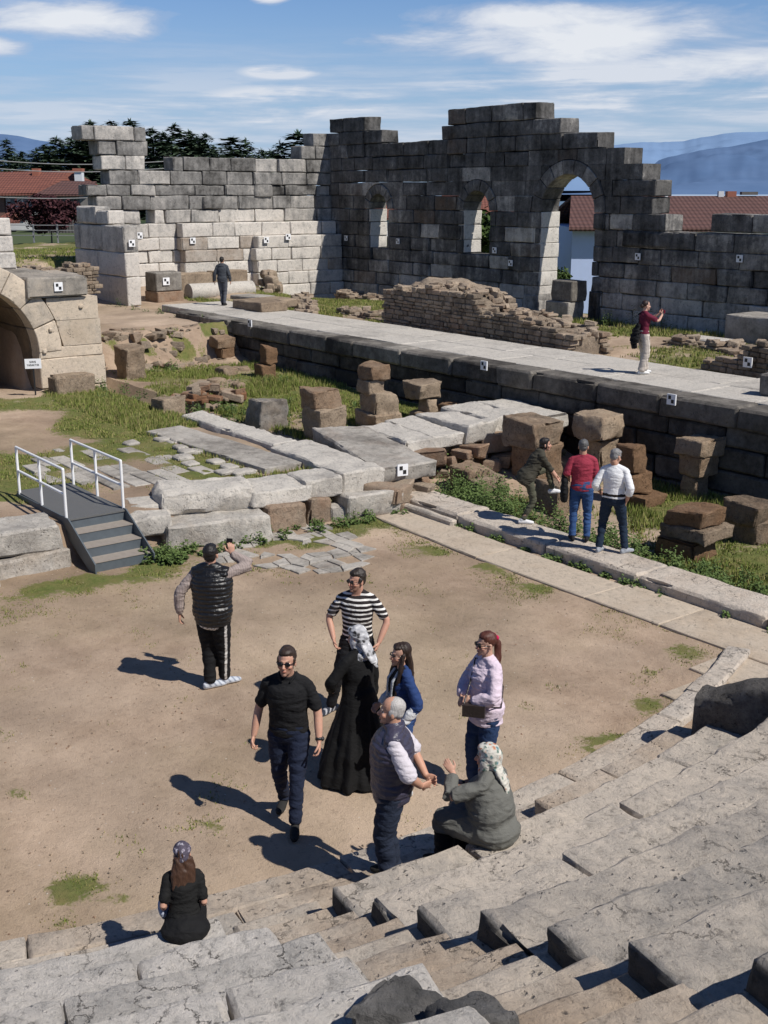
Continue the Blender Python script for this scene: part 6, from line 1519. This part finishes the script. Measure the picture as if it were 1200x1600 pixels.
def rib(V): return .012 * np.abs(np.sin((V[:, 2] + .012 * vn(V * 7, 3)) * PI / .052)) ** .7 - .004 + .003 * vn(V * 30, 8)
wear(o, 'quilted_vest', [sk.torso(.050, -.125, .50)] + sk.trap(.030) + [ellipsoid(sk.S[s_] - np.array([(.03 if s_ == 'r' else -.03), 0, .02]), (.058, .085, .075)) for s_ in 'lr'] + [loft([sk.nb - np.array([0, 0, .03]), sk.nb + np.array([0, .0, .045])], [(.098, .092), (.084, .080)], (1, 0, 0), 18, .1)], (.008, .008, .009), 'shiny', .0085, 2, .004, 4, disp=rib)
shoes(o, sk, (.50, .53, .58), (.75, .75, .74), (.25, .28, .34)); hairshort(o, sk, (.013, .011, .010), 1.0, 4)
phone('black mobile phone held up by the man in the black quilted vest', o, sk, 'r', upv=(.05, 0, 1), off=(-.02, .02, .0))

# 3 man in the striped shirt
sk = Sk(1.78, .98, lean=-.02, lf=(-.10, -.02, .085), rf=(.36, .06, .085), pel=(.06, 0, .925), rfy=-.5, lfy=.3, lw=(-.215, .13, .93), rw=(.30, .13, .93), lp=(-1, -.6, 0), rp=(1, -.6, 0), head=(-.62, .03, 0), curl=(.6, .6))
p = headpos(566, 888, 1.76)
o = person('man in dark striped t-shirt and sunglasses, hands in his pockets', p, face(-.22, -1), sk, (.50, .28, .20), (.03, .02, .016), .35, .0062, eyes=False)
trousers(o, sk, (.010, .010, .012)); shirt(o, sk, (.022, .018, .018), 'stripe', collar=False, h0=-.03, inf=.014, seed=8, h1=.50, t1=.42); shoes(o, sk, (.03, .035, .05), (.35, .35, .36), (.4, .4, .42)); hairshort(o, sk, (.025, .018, .014), 1.08, 6); glasses(o, sk)

# 4 woman in the black robe with a printed headscarf
sk = Sk(1.66, 1.18, True, lw=(-.20, .22, 1.02), rw=(.26, .06, .86), rp=(.8, -.8, 0), lp=(-1, -.5, 0), head=(.35, -.18, 0), curl=(.6, 1.1))
pr4 = headpos(560, 978, 1.66)
o = person('woman in long black robe with black and white printed headscarf', pr4, face(-.55, .62), sk, (.48, .29, .21), (.03, .02, .02), 0, .0065)
prt = [sk.torso(.025, -.1, .50)] + [sk.arm(s_, (.062, .066, .064, .060, .056), 0, .95) for s_ in 'lr'] + sk.trap(.015) + [ellipsoid(sk.S[s_] - np.array([0, 0, .012]), (.06, .06, .058)) for s_ in 'lr'] + [loft([sk.sp(.10), sk.sp(-.05), sk.sp(-.3) + np.array([0, .01, 0]), sk.sp(-.6) + np.array([-.02, .02, 0]), np.array([-.03, .02, .02])], [(.175, .145), (.215, .175), (.265, .23), (.335, .30), (.40, .36)], (1, 0, 0), 30, .05)]
def robefold(V): a = np.arctan2(V[:, 1], V[:, 0]); t = ss(1.0, .1, V[:, 2]); return t * (.022 * np.sin(a * 9 + 2 * vn(V * 3, 5)) + .012 * np.sin(a * 17 + 1)) * (np.hypot(V[:, 0], V[:, 1]) < .5)
wear(o, 'robe', prt, (.0065, .0065, .007), 'cloth', .0115, 3, .010, 6, (7, 7, 5), disp=robefold)
def hijab(o, sk, mat, tail=True, seed=3, back=.30, bun=True):
    pr = [sk.hell((0, -.020, .036), (.090, .104, .102)), sk.hell((0, -.06, -.03), (.085, .065, .10)), sk.hell((0, .026, .096), (.064, .058, .034))] + [sk.hell((x * .066, .010, -.040), (.026, .048, .085)) for x in (1, -1)]
    pr.append(sk.htube([(0, .006, -.10), (0, .0, -.15), (0, -.012, -.21)], [(.078, .086), (.092, .098), (.125, .105)]))
    if bun: pr.append(sk.hell((0, -.095, .02), (.055, .045, .055)))
    if tail: pr.append(sk.htube([(0, -.085, -.08), (0, -.125, -.17), (.01, -.155, -.26), (.02, -.165, -.26 - back * .5)], [(.085, .04), (.085, .03), (.065, .024), (.018, .012)]))
    return wear(o, 'headscarf', pr, (.5, .5, .5), mat, .0075, 2, .011, seed, (16, 16, 16))
hijab(o, sk, 'scarf_bw', True, 5, .12); shoes(o, sk, BLK, BLK)
c = sk.W['r'] + np.array([.02, .0, -.30]); held('handbag', 'plain black handbag hanging from the hand of the woman in the black robe', 'handbag', o, [loft([c + np.array([0, -.13, -.10]), c + np.array([0, -.14, 0]), c + np.array([0, 0, .0]), c + np.array([0, .14, 0])][1:], [(.05, .13), (.06, .14), (.05, .13)], (1, 0, 0), 14, .3), tube([c + np.array([0, -.08, .12]), c + np.array([0, -.03, .24]), c + np.array([0, .03, .24]), c + np.array([0, .08, .12])], .009, 8)], (.008, .008, .008), 'shiny')

# 5 girl with long brown hair and glasses
sk = Sk(1.63, .95, True, lw=(-.24, .08, .95), rw=(.20, .18, 1.0), lp=(-.7, -1, 0), head=(.06, .04, 0), curl=(.5, .5))
o = person('young woman with long dark brown hair and thin glasses in a navy top', headpos(629, 1003, 1.63), face(-1, -.35), sk, (.50, .30, .22), (.035, .024, .018), 0, .0065)
trousers(o, sk, (.035, .075, .20), 'denim'); sh5 = lambda V, C: np.where((np.abs(V[:, 0]) < .10)[:, None] & (V[:, 2] > .8)[:, None] & (V[:, 1] > .0)[:, None], np.array([[.010, .010, .012]]), C)
shirt(o, sk, (.020, .045, .14), sleeve='long', h0=-.10, inf=.022, seed=9, cf=sh5, sr=(.056, .062, .064, .05, .04), t1=.72, collar=False, h1=.49)
[wear(o, 'cuff', [sk.arm(q_, (.05, .05, .055, .058, .046), .66, .96)], (.70, .70, .70), 'cloth', .009, 2, .008, 4) for q_ in 'lr']
wear(o, 'scarf', [loft([sk.sp(.50) + np.array([x * .05, .055, 0]), sk.sp(.40) + np.array([x * .06, .125, 0]), sk.sp(.20) + np.array([x * .05, .140, 0])], [(.022, .012), (.022, .012), (.022, .012)], (1, 0, 0), 10, .3) for x in (1, -1)], (.42, .44, .46), 'cloth', .008, 2, .003, 4)
hairlong(o, sk, (.028, .016, .011), .38, 3, 1.0, True); glasses(o, sk, False, .55); shoes(o, sk, (.5, .5, .5))

# 6 older man in the purple quilted vest
sk = Sk(1.72, 1.20, lean=-.02, lw=(-.10, -.24, .98), rw=(.10, -.28, .97), lp=(-1, -.1, -.2), rp=(1, -.1, -.2), head=(.02, .06, 0), lh=((.55, -.75, -.1), (.6, .5, .2)), rh=((-.5, -.7, -.1), (-.6, .5, .3)), curl=(.8, .6), lf=(-.11, .02, .085), rf=(.11, 0, .085))
o = person('grey haired older man in purple quilted vest, hands clasped behind his back', headpos(614, 1089, 1.71, .12), face(-1, .05), sk, (.52, .29, .20), (.22, .20, .19), .15, .0058)
trousers(o, sk, (.018, .025, .045), rs=(.115, .105, .092, .086, .078)); shirt(o, sk, (.60, .56, .60), sleeve='short', sr=(.062, .068, .076, .06, .05), seed=11, t1=.56)
def rib2(V): return .007 * np.abs(np.sin((V[:, 2] + .01 * vn(V * 6, 3)) * PI / .048)) ** .7 - .002
wear(o, 'quilted_vest', [sk.torso(.045, -.13, .50)] + sk.trap(.026) + [ellipsoid(sk.S[s_] - np.array([(.02 if s_ == 'r' else -.02), 0, .01]), (.062, .082, .074)) for s_ in 'lr'] + [loft([sk.nb - np.array([0, 0, .03]), sk.nb + np.array([0, .0, .05])], [(.100, .096), (.088, .084)], (1, 0, 0), 18, .1)], (.050, .046, .075), 'shiny', .0085, 2, .008, 5, disp=rib2)
hairbald(o, sk, (.42, .41, .40), 3); shoes(o, sk, (.02, .018, .016), (.03, .03, .03))

# 7 woman in the pink shirt
sk = Sk(1.70, 1.14, True, lw=(-.10, .24, 1.08), rw=(.06, .26, 1.06), lp=(-1, -.5, -.3), rp=(1, -.5, -.2), head=(.02, .05, 0), lh=((.75, .5, -.15), (0, -.8, -.4)), rh=((-.7, .55, -.1), (0, -.8, -.4)), curl=(.35, .35), lf=(-.09, -.04, .085), rf=(.10, .08, .085), neck=1.05)
o = person('woman in loose pale pink shirt and sunglasses, reddish hair tied back', headpos(763, 988, 1.69), face(-.93, -.42), sk, (.50, .30, .22), (.04, .025, .02), 0, .0060, eyes=False)
trousers(o, sk, (.020, .042, .105), 'denim', rs=(.112, .100, .082, .076, .068)); shirt(o, sk, (.66, .55, .63), sleeve='long', h0=-.16, inf=.028, hem=.02, seed=13, amp=.014, sr=(.062, .068, .072, .068, .050), t1=.93)
pr = [sk.hell((0, -.020, .048), (.083, .094, .087)), sk.hell((0, .012, .080), (.066, .070, .044)), sk.hell((0, -.06, .03), (.06, .05, .05)), sk.htube([(0, -.08, .06), (.0, -.13, .0), (-.03, -.13, -.14), (-.06, -.09, -.26), (-.075, .03, -.33)], [.03, .036, .038, .032, .012])]
wear(o, 'hair', pr, (.085, .028, .018), 'hair', .007, 2, .008, 3, (38, 38, 6)); glasses(o, sk, True, 1.15); wear(o, 'hair_bow', [sk.hell((-.03, -.10, .065), (.035, .022, .028)), sk.hell((.03, -.10, .065), (.035, .022, .028))], (.55, .02, .09), 'cloth', .006, 2, .006, 2)
shoes(o, sk, (.30, .17, .12), (.02, .02, .02), (.02, .02, .02), hgt=.03)
c = np.array([-.17, .235, .985]); held('shoulder_bag', 'small dark shoulder bag at the hip of the woman in the pink shirt', 'handbag', o, [obox(c, (.6, .8, 0), (.8, -.6, 0), (0, 0, 1), .11, .035, .06), tube([c + np.array([.06, .08, .05]), sk.sp(.30) + np.array([.0, .185, 0]), sk.sp(.46) + np.array([.10, .08, .03]), sk.sp(.42) + np.array([.10, -.09, 0]), sk.sp(.2) + np.array([-.06, -.15, 0]), sk.sp(.05) + np.array([-.20, -.05, 0]), c + np.array([-.06, -.06, .05])], .008, 8)], (.035, .026, .022), 'shiny')

# 8 seated woman in the grey robe
sk = Sk(1.64, 1.55, True, pel=(0, .05, .56), lean=.10, lf=(-.12, .50, .15), rf=(.14, .48, .15), lw=(-.14, .40, 1.04), rw=(.14, .42, .72), lp=(-1, -.6, -.6), rp=(1, -.4, -.5), head=(.25, -.08, 0), lh=((-.1, .6, .8), (.7, .5, -.3)), curl=(.35, .5))
pseat = P(788, 1322, .5)
o = person('seated woman in grey coat and floral headscarf, gesturing with one hand', (pseat[0] - .10, pseat[1] + .02, .10), face(-.80, .55), sk, (.50, .30, .22), (.04, .03, .02), 0, .0060)
pr8 = [sk.torso(.035, -.13, .50)] + [ellipsoid(sk.pel + np.array([0, -.045, -.03]), (.235, .185, .155)), ellipsoid(sk.sp(.16), (.235, .185, .22))] + [sk.arm(s_, (.068, .074, .072, .064, .052), 0, .93) for s_ in 'lr'] + sk.trap(.02) + [ellipsoid(sk.S[s_] - np.array([0, 0, .014]), (.066, .066, .06)) for s_ in 'lr'] + [sk.leg(s_, (.155, .145, .12, .115, .11), 0, .62) for s_ in 'lr'] + [loft([(sk.Hp['l'] + sk.Hp['r']) / 2, (sk.Kn['l'] + sk.Kn['r']) / 2], [(.18, .12), (.17, .10)], (1, 0, 0), 16, .3)]
wear(o, 'coat', pr8, (.135, .135, .122), 'cloth', .0095, 2, .015, 4, (8, 8, 12)); trousers(o, sk, (.012, .013, .016), rs=(.10, .10, .10, .095, .09)); hijab(o, sk, 'scarf_fl', True, 7, .34); shoes(o, sk, BLK, BLK)

# 9 girl with long hair seated with her back to the viewer
sk = Sk(1.30, .93, True, pel=(0, .04, .62), lean=.26, lf=(-.10, .46, .14), rf=(.12, .50, .14), lw=(-.17, .26, .72), rw=(.15, .28, .72), lp=(-.25, -1, -.3), rp=(.25, -1, -.3), head=(.12, -.12, .04), curl=(.5, .5))
pseat = P(290, 1455, .5)
o = person('girl with long brown hair and printed bandana seated with her back turned', (pseat[0] + .0, pseat[1], .11), face(-.18, 1), sk, (.50, .29, .21), (.04, .025, .02), 0, .0062)
trousers(o, sk, (.008, .008, .009), rs=(.125, .11, .08, .075, .065), extra=[ellipsoid(sk.pel + np.array([0, -.05, -.04]), (.185, .155, .12))]); shirt(o, sk, (.010, .010, .010), h0=-.08, inf=.016, seed=15, collar=False, h1=.49, t1=.42)
hairlong(o, sk, (.060, .030, .018), .36, 8, .95, False, 1.35); wear(o, 'bandana', [sk.hell((0, -.018, .056), (.089, .100, .088)), sk.hell((0, -.085, .01), (.060, .040, .075))], (.5, .5, .5), 'scarf_pu', .007, 2, .006, 4, (20, 20, 20)); shoes(o, sk, (.45, .46, .5))
c = sk.W['l'] + np.array([-.05, -.10, -.02]); held('folded_jacket', 'bit of pale denim jacket held at the left side of the girl with the bandana', 'jacket', o, [loft([c + np.array([.02, .0, -.04]), c + np.array([.02, .05, -.02]), c + np.array([.03, .14, .03])], [(.03, .04), (.04, .05), (.04, .03)], (1, 0, 0), 12, .4)], (.33, .36, .44), 'cloth', .009, .015, 4)

# 10 woman in olive with one foot on a block
sk = Sk(1.64, 1.02, True, pel=(0, -.02, .90), lean=.52, lf=(-.10, .50, .60), rf=(.10, -.10, .085), lfy=.1, rfy=-.15, lw=(-.02, .56, .86), rw=(.06, .54, .83), lp=(-1, -.2, -.4), rp=(1, -.3, -.4), head=(-.12, .02, 0), lh=((.3, .6, -.7), (.3, -.6, -.5)), rh=((-.2, .6, -.7), (-.2, -.6, -.5)), curl=(.5, .5), lk=(-.1, 1, .3))
o = person('dark haired woman in olive jacket leaning on one knee, foot on a block', foot(823, 816, .2), face(1, .12), sk, (.50, .29, .21), (.02, .015, .012), 0, .0068)
trousers(o, sk, (.085, .085, .058), rs=(.095, .083, .066, .062, .050)); shirt(o, sk, (.050, .046, .034), sleeve='long', h0=-.14, inf=.034, hem=.035, seed=17, amp=.013, sr=(.060, .063, .064, .06, .05), t1=.62, extra=[loft([sk.nb - np.array([0, .06, .02]), sk.nb + np.array([0, -.03, .05])], [(.10, .075), (.085, .055)], (1, 0, 0), 14, .4)])
wear(o, 'hair', [sk.hell((0, -.020, .048), (.083, .094, .086)), sk.hell((0, .012, .082), (.068, .070, .044)), sk.hell((0, -.06, -.02), (.068, .052, .06)), sk.hell((.06, .0, -.02), (.028, .04, .06)), sk.hell((-.06, .0, -.02), (.028, .04, .06))], (.014, .010, .009), 'hair', .007, 2, .005, 3, (38, 38, 8)); shoes(o, sk, (.68, .68, .68), (.75, .75, .75))

# 11 man in the red polo
sk = Sk(1.73, 1.08, lf=(-.12, 0, .085), rf=(.12, -.02, .085), lw=(-.21, .20, 1.02), rw=(.16, .24, 1.05), lp=(-.45, -1, -.3), rp=(.4, -1, -.3), head=(-.15, -.10, 0))
o = person('grey haired man in red polo shirt and blue jeans seen from behind', foot(905, 845, .2), face(.12, 1), sk, (.46, .26, .18), (.1, .09, .09), .2, .0068)
trousers(o, sk, (.035, .080, .20), 'denim'); shirt(o, sk, (.30, .035, .06), h0=-.055, inf=.014, amp=.006, seed=19, sr=(.060, .068, .07, .06, .05), t1=.47); shoes(o, sk, (.015, .015, .018), (.03, .03, .03)); hairshort(o, sk, (.10, .10, .10), .98, 9)
c = sk.E['l'] + np.array([-.02, .04, -.20]); held('shoulder_bag', 'black soft bag hanging on the arm of the man in the red polo', 'bag', o, [loft([c + np.array([0, 0, .28]), c + np.array([0, 0, .12]), c + np.array([0, 0, -.08]), c + np.array([0, 0, -.22])], [(.03, .03), (.06, .11), (.07, .14), (.06, .11)], (1, 0, 0), 14, .4)], (.008, .008, .009), 'cloth', .01, .012, 3)

# 12 man in the white shirt
sk = Sk(1.74, 1.05, pelrot=-.25, lf=(-.17, 0, .085), rf=(.24, .02, .085), lfy=-.3, rfy=-.75, pel=(.02, 0, .93), lw=(-.21, .18, .98), rw=(.225, -.05, .90), lp=(-.6, -1, 0), rp=(.6, -1, .1), head=(-.60, -.34, 0), curl=(.5, .35))
o = person('grey haired man in white shirt and dark jeans, head turned down to the right', foot(952, 864, .2), face(.22, 1), sk, (.46, .26, .18), (.2, .19, .18), .2, .0068)
trousers(o, sk, (.014, .026, .048), 'denim'); shirt(o, sk, (.74, .74, .74), sleeve='long', h0=.0, inf=.015, seed=21, amp=.006, sr=(.060, .064, .066, .062, .05), t1=.74); shoes(o, sk, (.30, .32, .35), (.72, .72, .72)); hairshort(o, sk, (.20, .20, .20), .95, 12)
wear(o, 'belt', [sk.torso(.019, .035, .07, n=3)], (.02, .015, .012), 'cloth', .009, 1, 0, 1)

# 13 woman on the stage taking a photo
sk = Sk(1.68, .95, True, lw=(-.05, .42, 1.42), rw=(.08, .42, 1.40), lp=(-.7, 0, -1), rp=(.7, 0, -1), head=(0, 0, 0), lh=((.1, .4, .9), (.9, .3, 0)), rh=((-.1, .4, .9), (-.9, .3, 0)), curl=(.7, .7), lf=(-.08, .12, .085), rf=(.08, -.05, .085))
o = person('woman in maroon top and cream trousers photographing from the stage', foot(1002, 584, 1.765), face(.95, .30), sk, (.52, .32, .24), (.03, .02, .016), 0, .008)
trousers(o, sk, (.55, .49, .42), 'pin', rs=(.105, .105, .10, .098, .095), amp=.008); shirt(o, sk, (.13, .015, .035), h0=.0, inf=.012, seed=23, t1=.42, collar=False, h1=.5); shoes(o, sk, (.7, .7, .68))
wear(o, 'hair', [sk.hell((0, -.026, .048), (.082, .092, .085)), sk.hell((0, -.105, .0), (.05, .05, .05))], (.025, .012, .010), 'hair', .008, 2, .004, 3, (38, 38, 8))
phone('red mobile phone held by the woman on the stage', o, sk, 'l', (.30, .015, .05), (0, 1, 0), (1, 0, 0), (.06, -.01, -.03))
held('draped_jacket', 'black jacket and bag slung behind the woman on the stage', 'jacket', o, [loft([(.02, -.14, 1.16), (.0, -.19, 1.02), (-.02, -.22, .82), (-.02, -.22, .60)], [(.05, .03), (.12, .07), (.15, .09), (.10, .05)], (1, 0, 0), 14, .4), tube([(.02, -.14, 1.15), (-.10, -.10, 1.36), (-.12, .03, 1.42), (-.06, .12, 1.3)], .012, 8)], (.008, .008, .009), 'cloth', .012, .03, 3)

# 14 distant man on the stage
sk = Sk(1.76, 1.0, lf=(-.05, .05, .085), rf=(.06, -.06, .085), lw=(-.30, .0, .88), rw=(.28, .05, .88), head=(-.1, 0, 0))
o = person('man in grey hooded jacket walking away at the far end of the stage', foot(349, 477, 1.765), face(.12, 1), sk, (.46, .27, .19), (.02, .016, .014), .2, .009)
trousers(o, sk, (.085, .09, .105), amp=.010); shirt(o, sk, (.050, .056, .066), sleeve='long', h0=-.10, inf=.032, seed=25, sr=(.062, .066, .066, .06, .05), extra=[loft([sk.nb - np.array([0, .09, .06]), sk.nb + np.array([0, -.05, .02])], [(.12, .06), (.10, .06)], (1, 0, 0), 14, .4)]); shoes(o, sk, (.02, .02, .022), (.02, .02, .02)); hairshort(o, sk, (.015, .012, .010), 1.05, 15)
# ================================================================== light and sky
SAZ, SEL = math.radians(18.5), math.radians(49.5)
sd = Vector((math.cos(SAZ) * math.cos(SEL), math.sin(SAZ) * math.cos(SEL), math.sin(SEL)))
sl = bpy.data.lights.new('sun', 'SUN'); so = bpy.data.objects.new('sun', sl); COL.objects.link(so)
sl.energy = SUN_E; sl.angle = math.radians(.53); sl.color = (1.0, .955, .89); so.rotation_euler = sd.to_track_quat('Z', 'Y').to_euler(); so.location = (0, 0, 60)
w = bpy.data.worlds.new('World'); scene.world = w; w.use_nodes = True; t = w.node_tree; t.nodes.clear()
class WN(NT):
    def __init__(s, t): s.t = t
s = WN(t)
sky = t.nodes.new('ShaderNodeTexSky'); sky.sky_type = 'NISHITA'; sky.sun_disc = False; sky.sun_elevation = SEL; sky.sun_rotation = PI / 2 - SAZ; sky.altitude = 200; sky.air_density = 1.25; sky.dust_density = .35; sky.ozone_density = 2.6
tc = s.n('ShaderNodeTexCoord', 0)
sp = t.nodes.new('ShaderNodeSeparateXYZ'); t.links.new(tc, sp.inputs[0])
az = s.math('ARCTAN2', sp.outputs[1], sp.outputs[0]); el = s.math('ARCSINE', sp.outputs[2])
yaw = math.atan2(VY[1], UX[1])            # view azimuth
azr = s.math('MULTIPLY', s.math('SUBTRACT', az, yaw), -1.0)   # to the right of the view, radians
cv = t.nodes.new('ShaderNodeCombineXYZ'); t.links.new(s.math('MULTIPLY', azr, 7.0), cv.inputs[0]); t.links.new(s.math('MULTIPLY', el, 26.0), cv.inputs[1])
n1 = s.noise(cv.outputs[0], 1.25, 10, .62, .35); n2 = s.noise(cv.outputs[0], .55, 4, .5)
cvb = t.nodes.new('ShaderNodeCombineXYZ'); t.links.new(s.math('MULTIPLY', azr, 5.0), cvb.inputs[0]); t.links.new(s.math('MULTIPLY', el, 60.0), cvb.inputs[1]); cvb.inputs[2].default_value = 4.4
n3 = s.noise(cvb.outputs[0], 1.2, 7, .6, .2)
def blob(px, py, rx, ry):
    a0, e0 = (px - 600) / 1868.0, (300 - py) / 1868.0
    dx = s.math('DIVIDE', s.math('SUBTRACT', azr, a0), rx / 1868.0); dy = s.math('DIVIDE', s.math('SUBTRACT', el, e0), ry / 1868.0)
    return s.math('SUBTRACT', 1.0, s.math('SQRT', s.math('ADD', s.math('MULTIPLY', dx, dx), s.math('MULTIPLY', dy, dy))), True)
big = blob(900, 80, 380, 52)
for b in (blob(830, 52, 230, 34), blob(130, 58, 200, 36), blob(10, 98, 90, 22), blob(430, 20, 40, 20), blob(1130, 112, 260, 42)): big = s.math('MAXIMUM', big, b)
band = s.math('MULTIPLY', s.ramp(el, (.0, .6), (.05, 1.), (.085, .8), (.13, 0.)), .75)
dens = s.math('ADD', s.math('MULTIPLY', s.math('POWER', big, .7), .60), s.math('SUBTRACT', n1, .5))
c1 = s.ramp(dens, (.13, 0.), (.36, .92))
c2 = s.math('MULTIPLY', s.ramp(s.math('ADD', s.math('MULTIPLY', n3, .75), s.math('MULTIPLY', n2, .25)), (.40, 0.), (.58, .95)), band)
low = s.math('MAXIMUM', s.math('MAXIMUM', blob(950, 150, 460, 62), blob(480, 165, 260, 36)), s.math('MAXIMUM', blob(330, 185, 330, 25), blob(440, 126, 90, 16)))
c2 = s.math('MAXIMUM', c2, s.math('MULTIPLY', s.ramp(s.math('ADD', s.math('MULTIPLY', n3, .65), s.math('MULTIPLY', n1, .35)), (.40, 0.), (.56, .9)), s.ramp(low, (.0, 0.), (.5, 1.))))
cl = s.math('MAXIMUM', s.math('MULTIPLY', c1, .95), c2)
edge = s.ramp(s.math('SUBTRACT', dens, s.math('MULTIPLY', n2, .1)), (.2, 0.), (.7, 1.))
lit = s.mix(s.math('MAXIMUM', s.ramp(dens, (.22, 0.), (.52, 1.)), s.math('MULTIPLY', c2, .75)), CLOUD_D, CLOUD_L)
haze = s.ramp(el, (.0, .75), (.07, .35), (.16, .0))
base = s.mix(haze, s.mix(1.0, sky.outputs[0], SKY_T, 'MULTIPLY'), HAZE_C)
zen = s.ramp(el, (.16, 1.), (.55, .55)); colr_ = s.mix(1.0, s.mix(cl, base, lit), zen, 'MULTIPLY')
bg = t.nodes.new('ShaderNodeBackground'); bg.inputs[1].default_value = SKY_S; t.links.new(colr_, bg.inputs[0])
wo = t.nodes.new('ShaderNodeOutputWorld'); t.links.new(bg.outputs[0], wo.inputs[0])
scene.view_settings.view_transform = 'Standard'; scene.view_settings.look = 'None'; scene.view_settings.exposure = 0; scene.view_settings.gamma = 1
scene.render.engine = 'CYCLES'
scene.cycles.max_bounces = 6
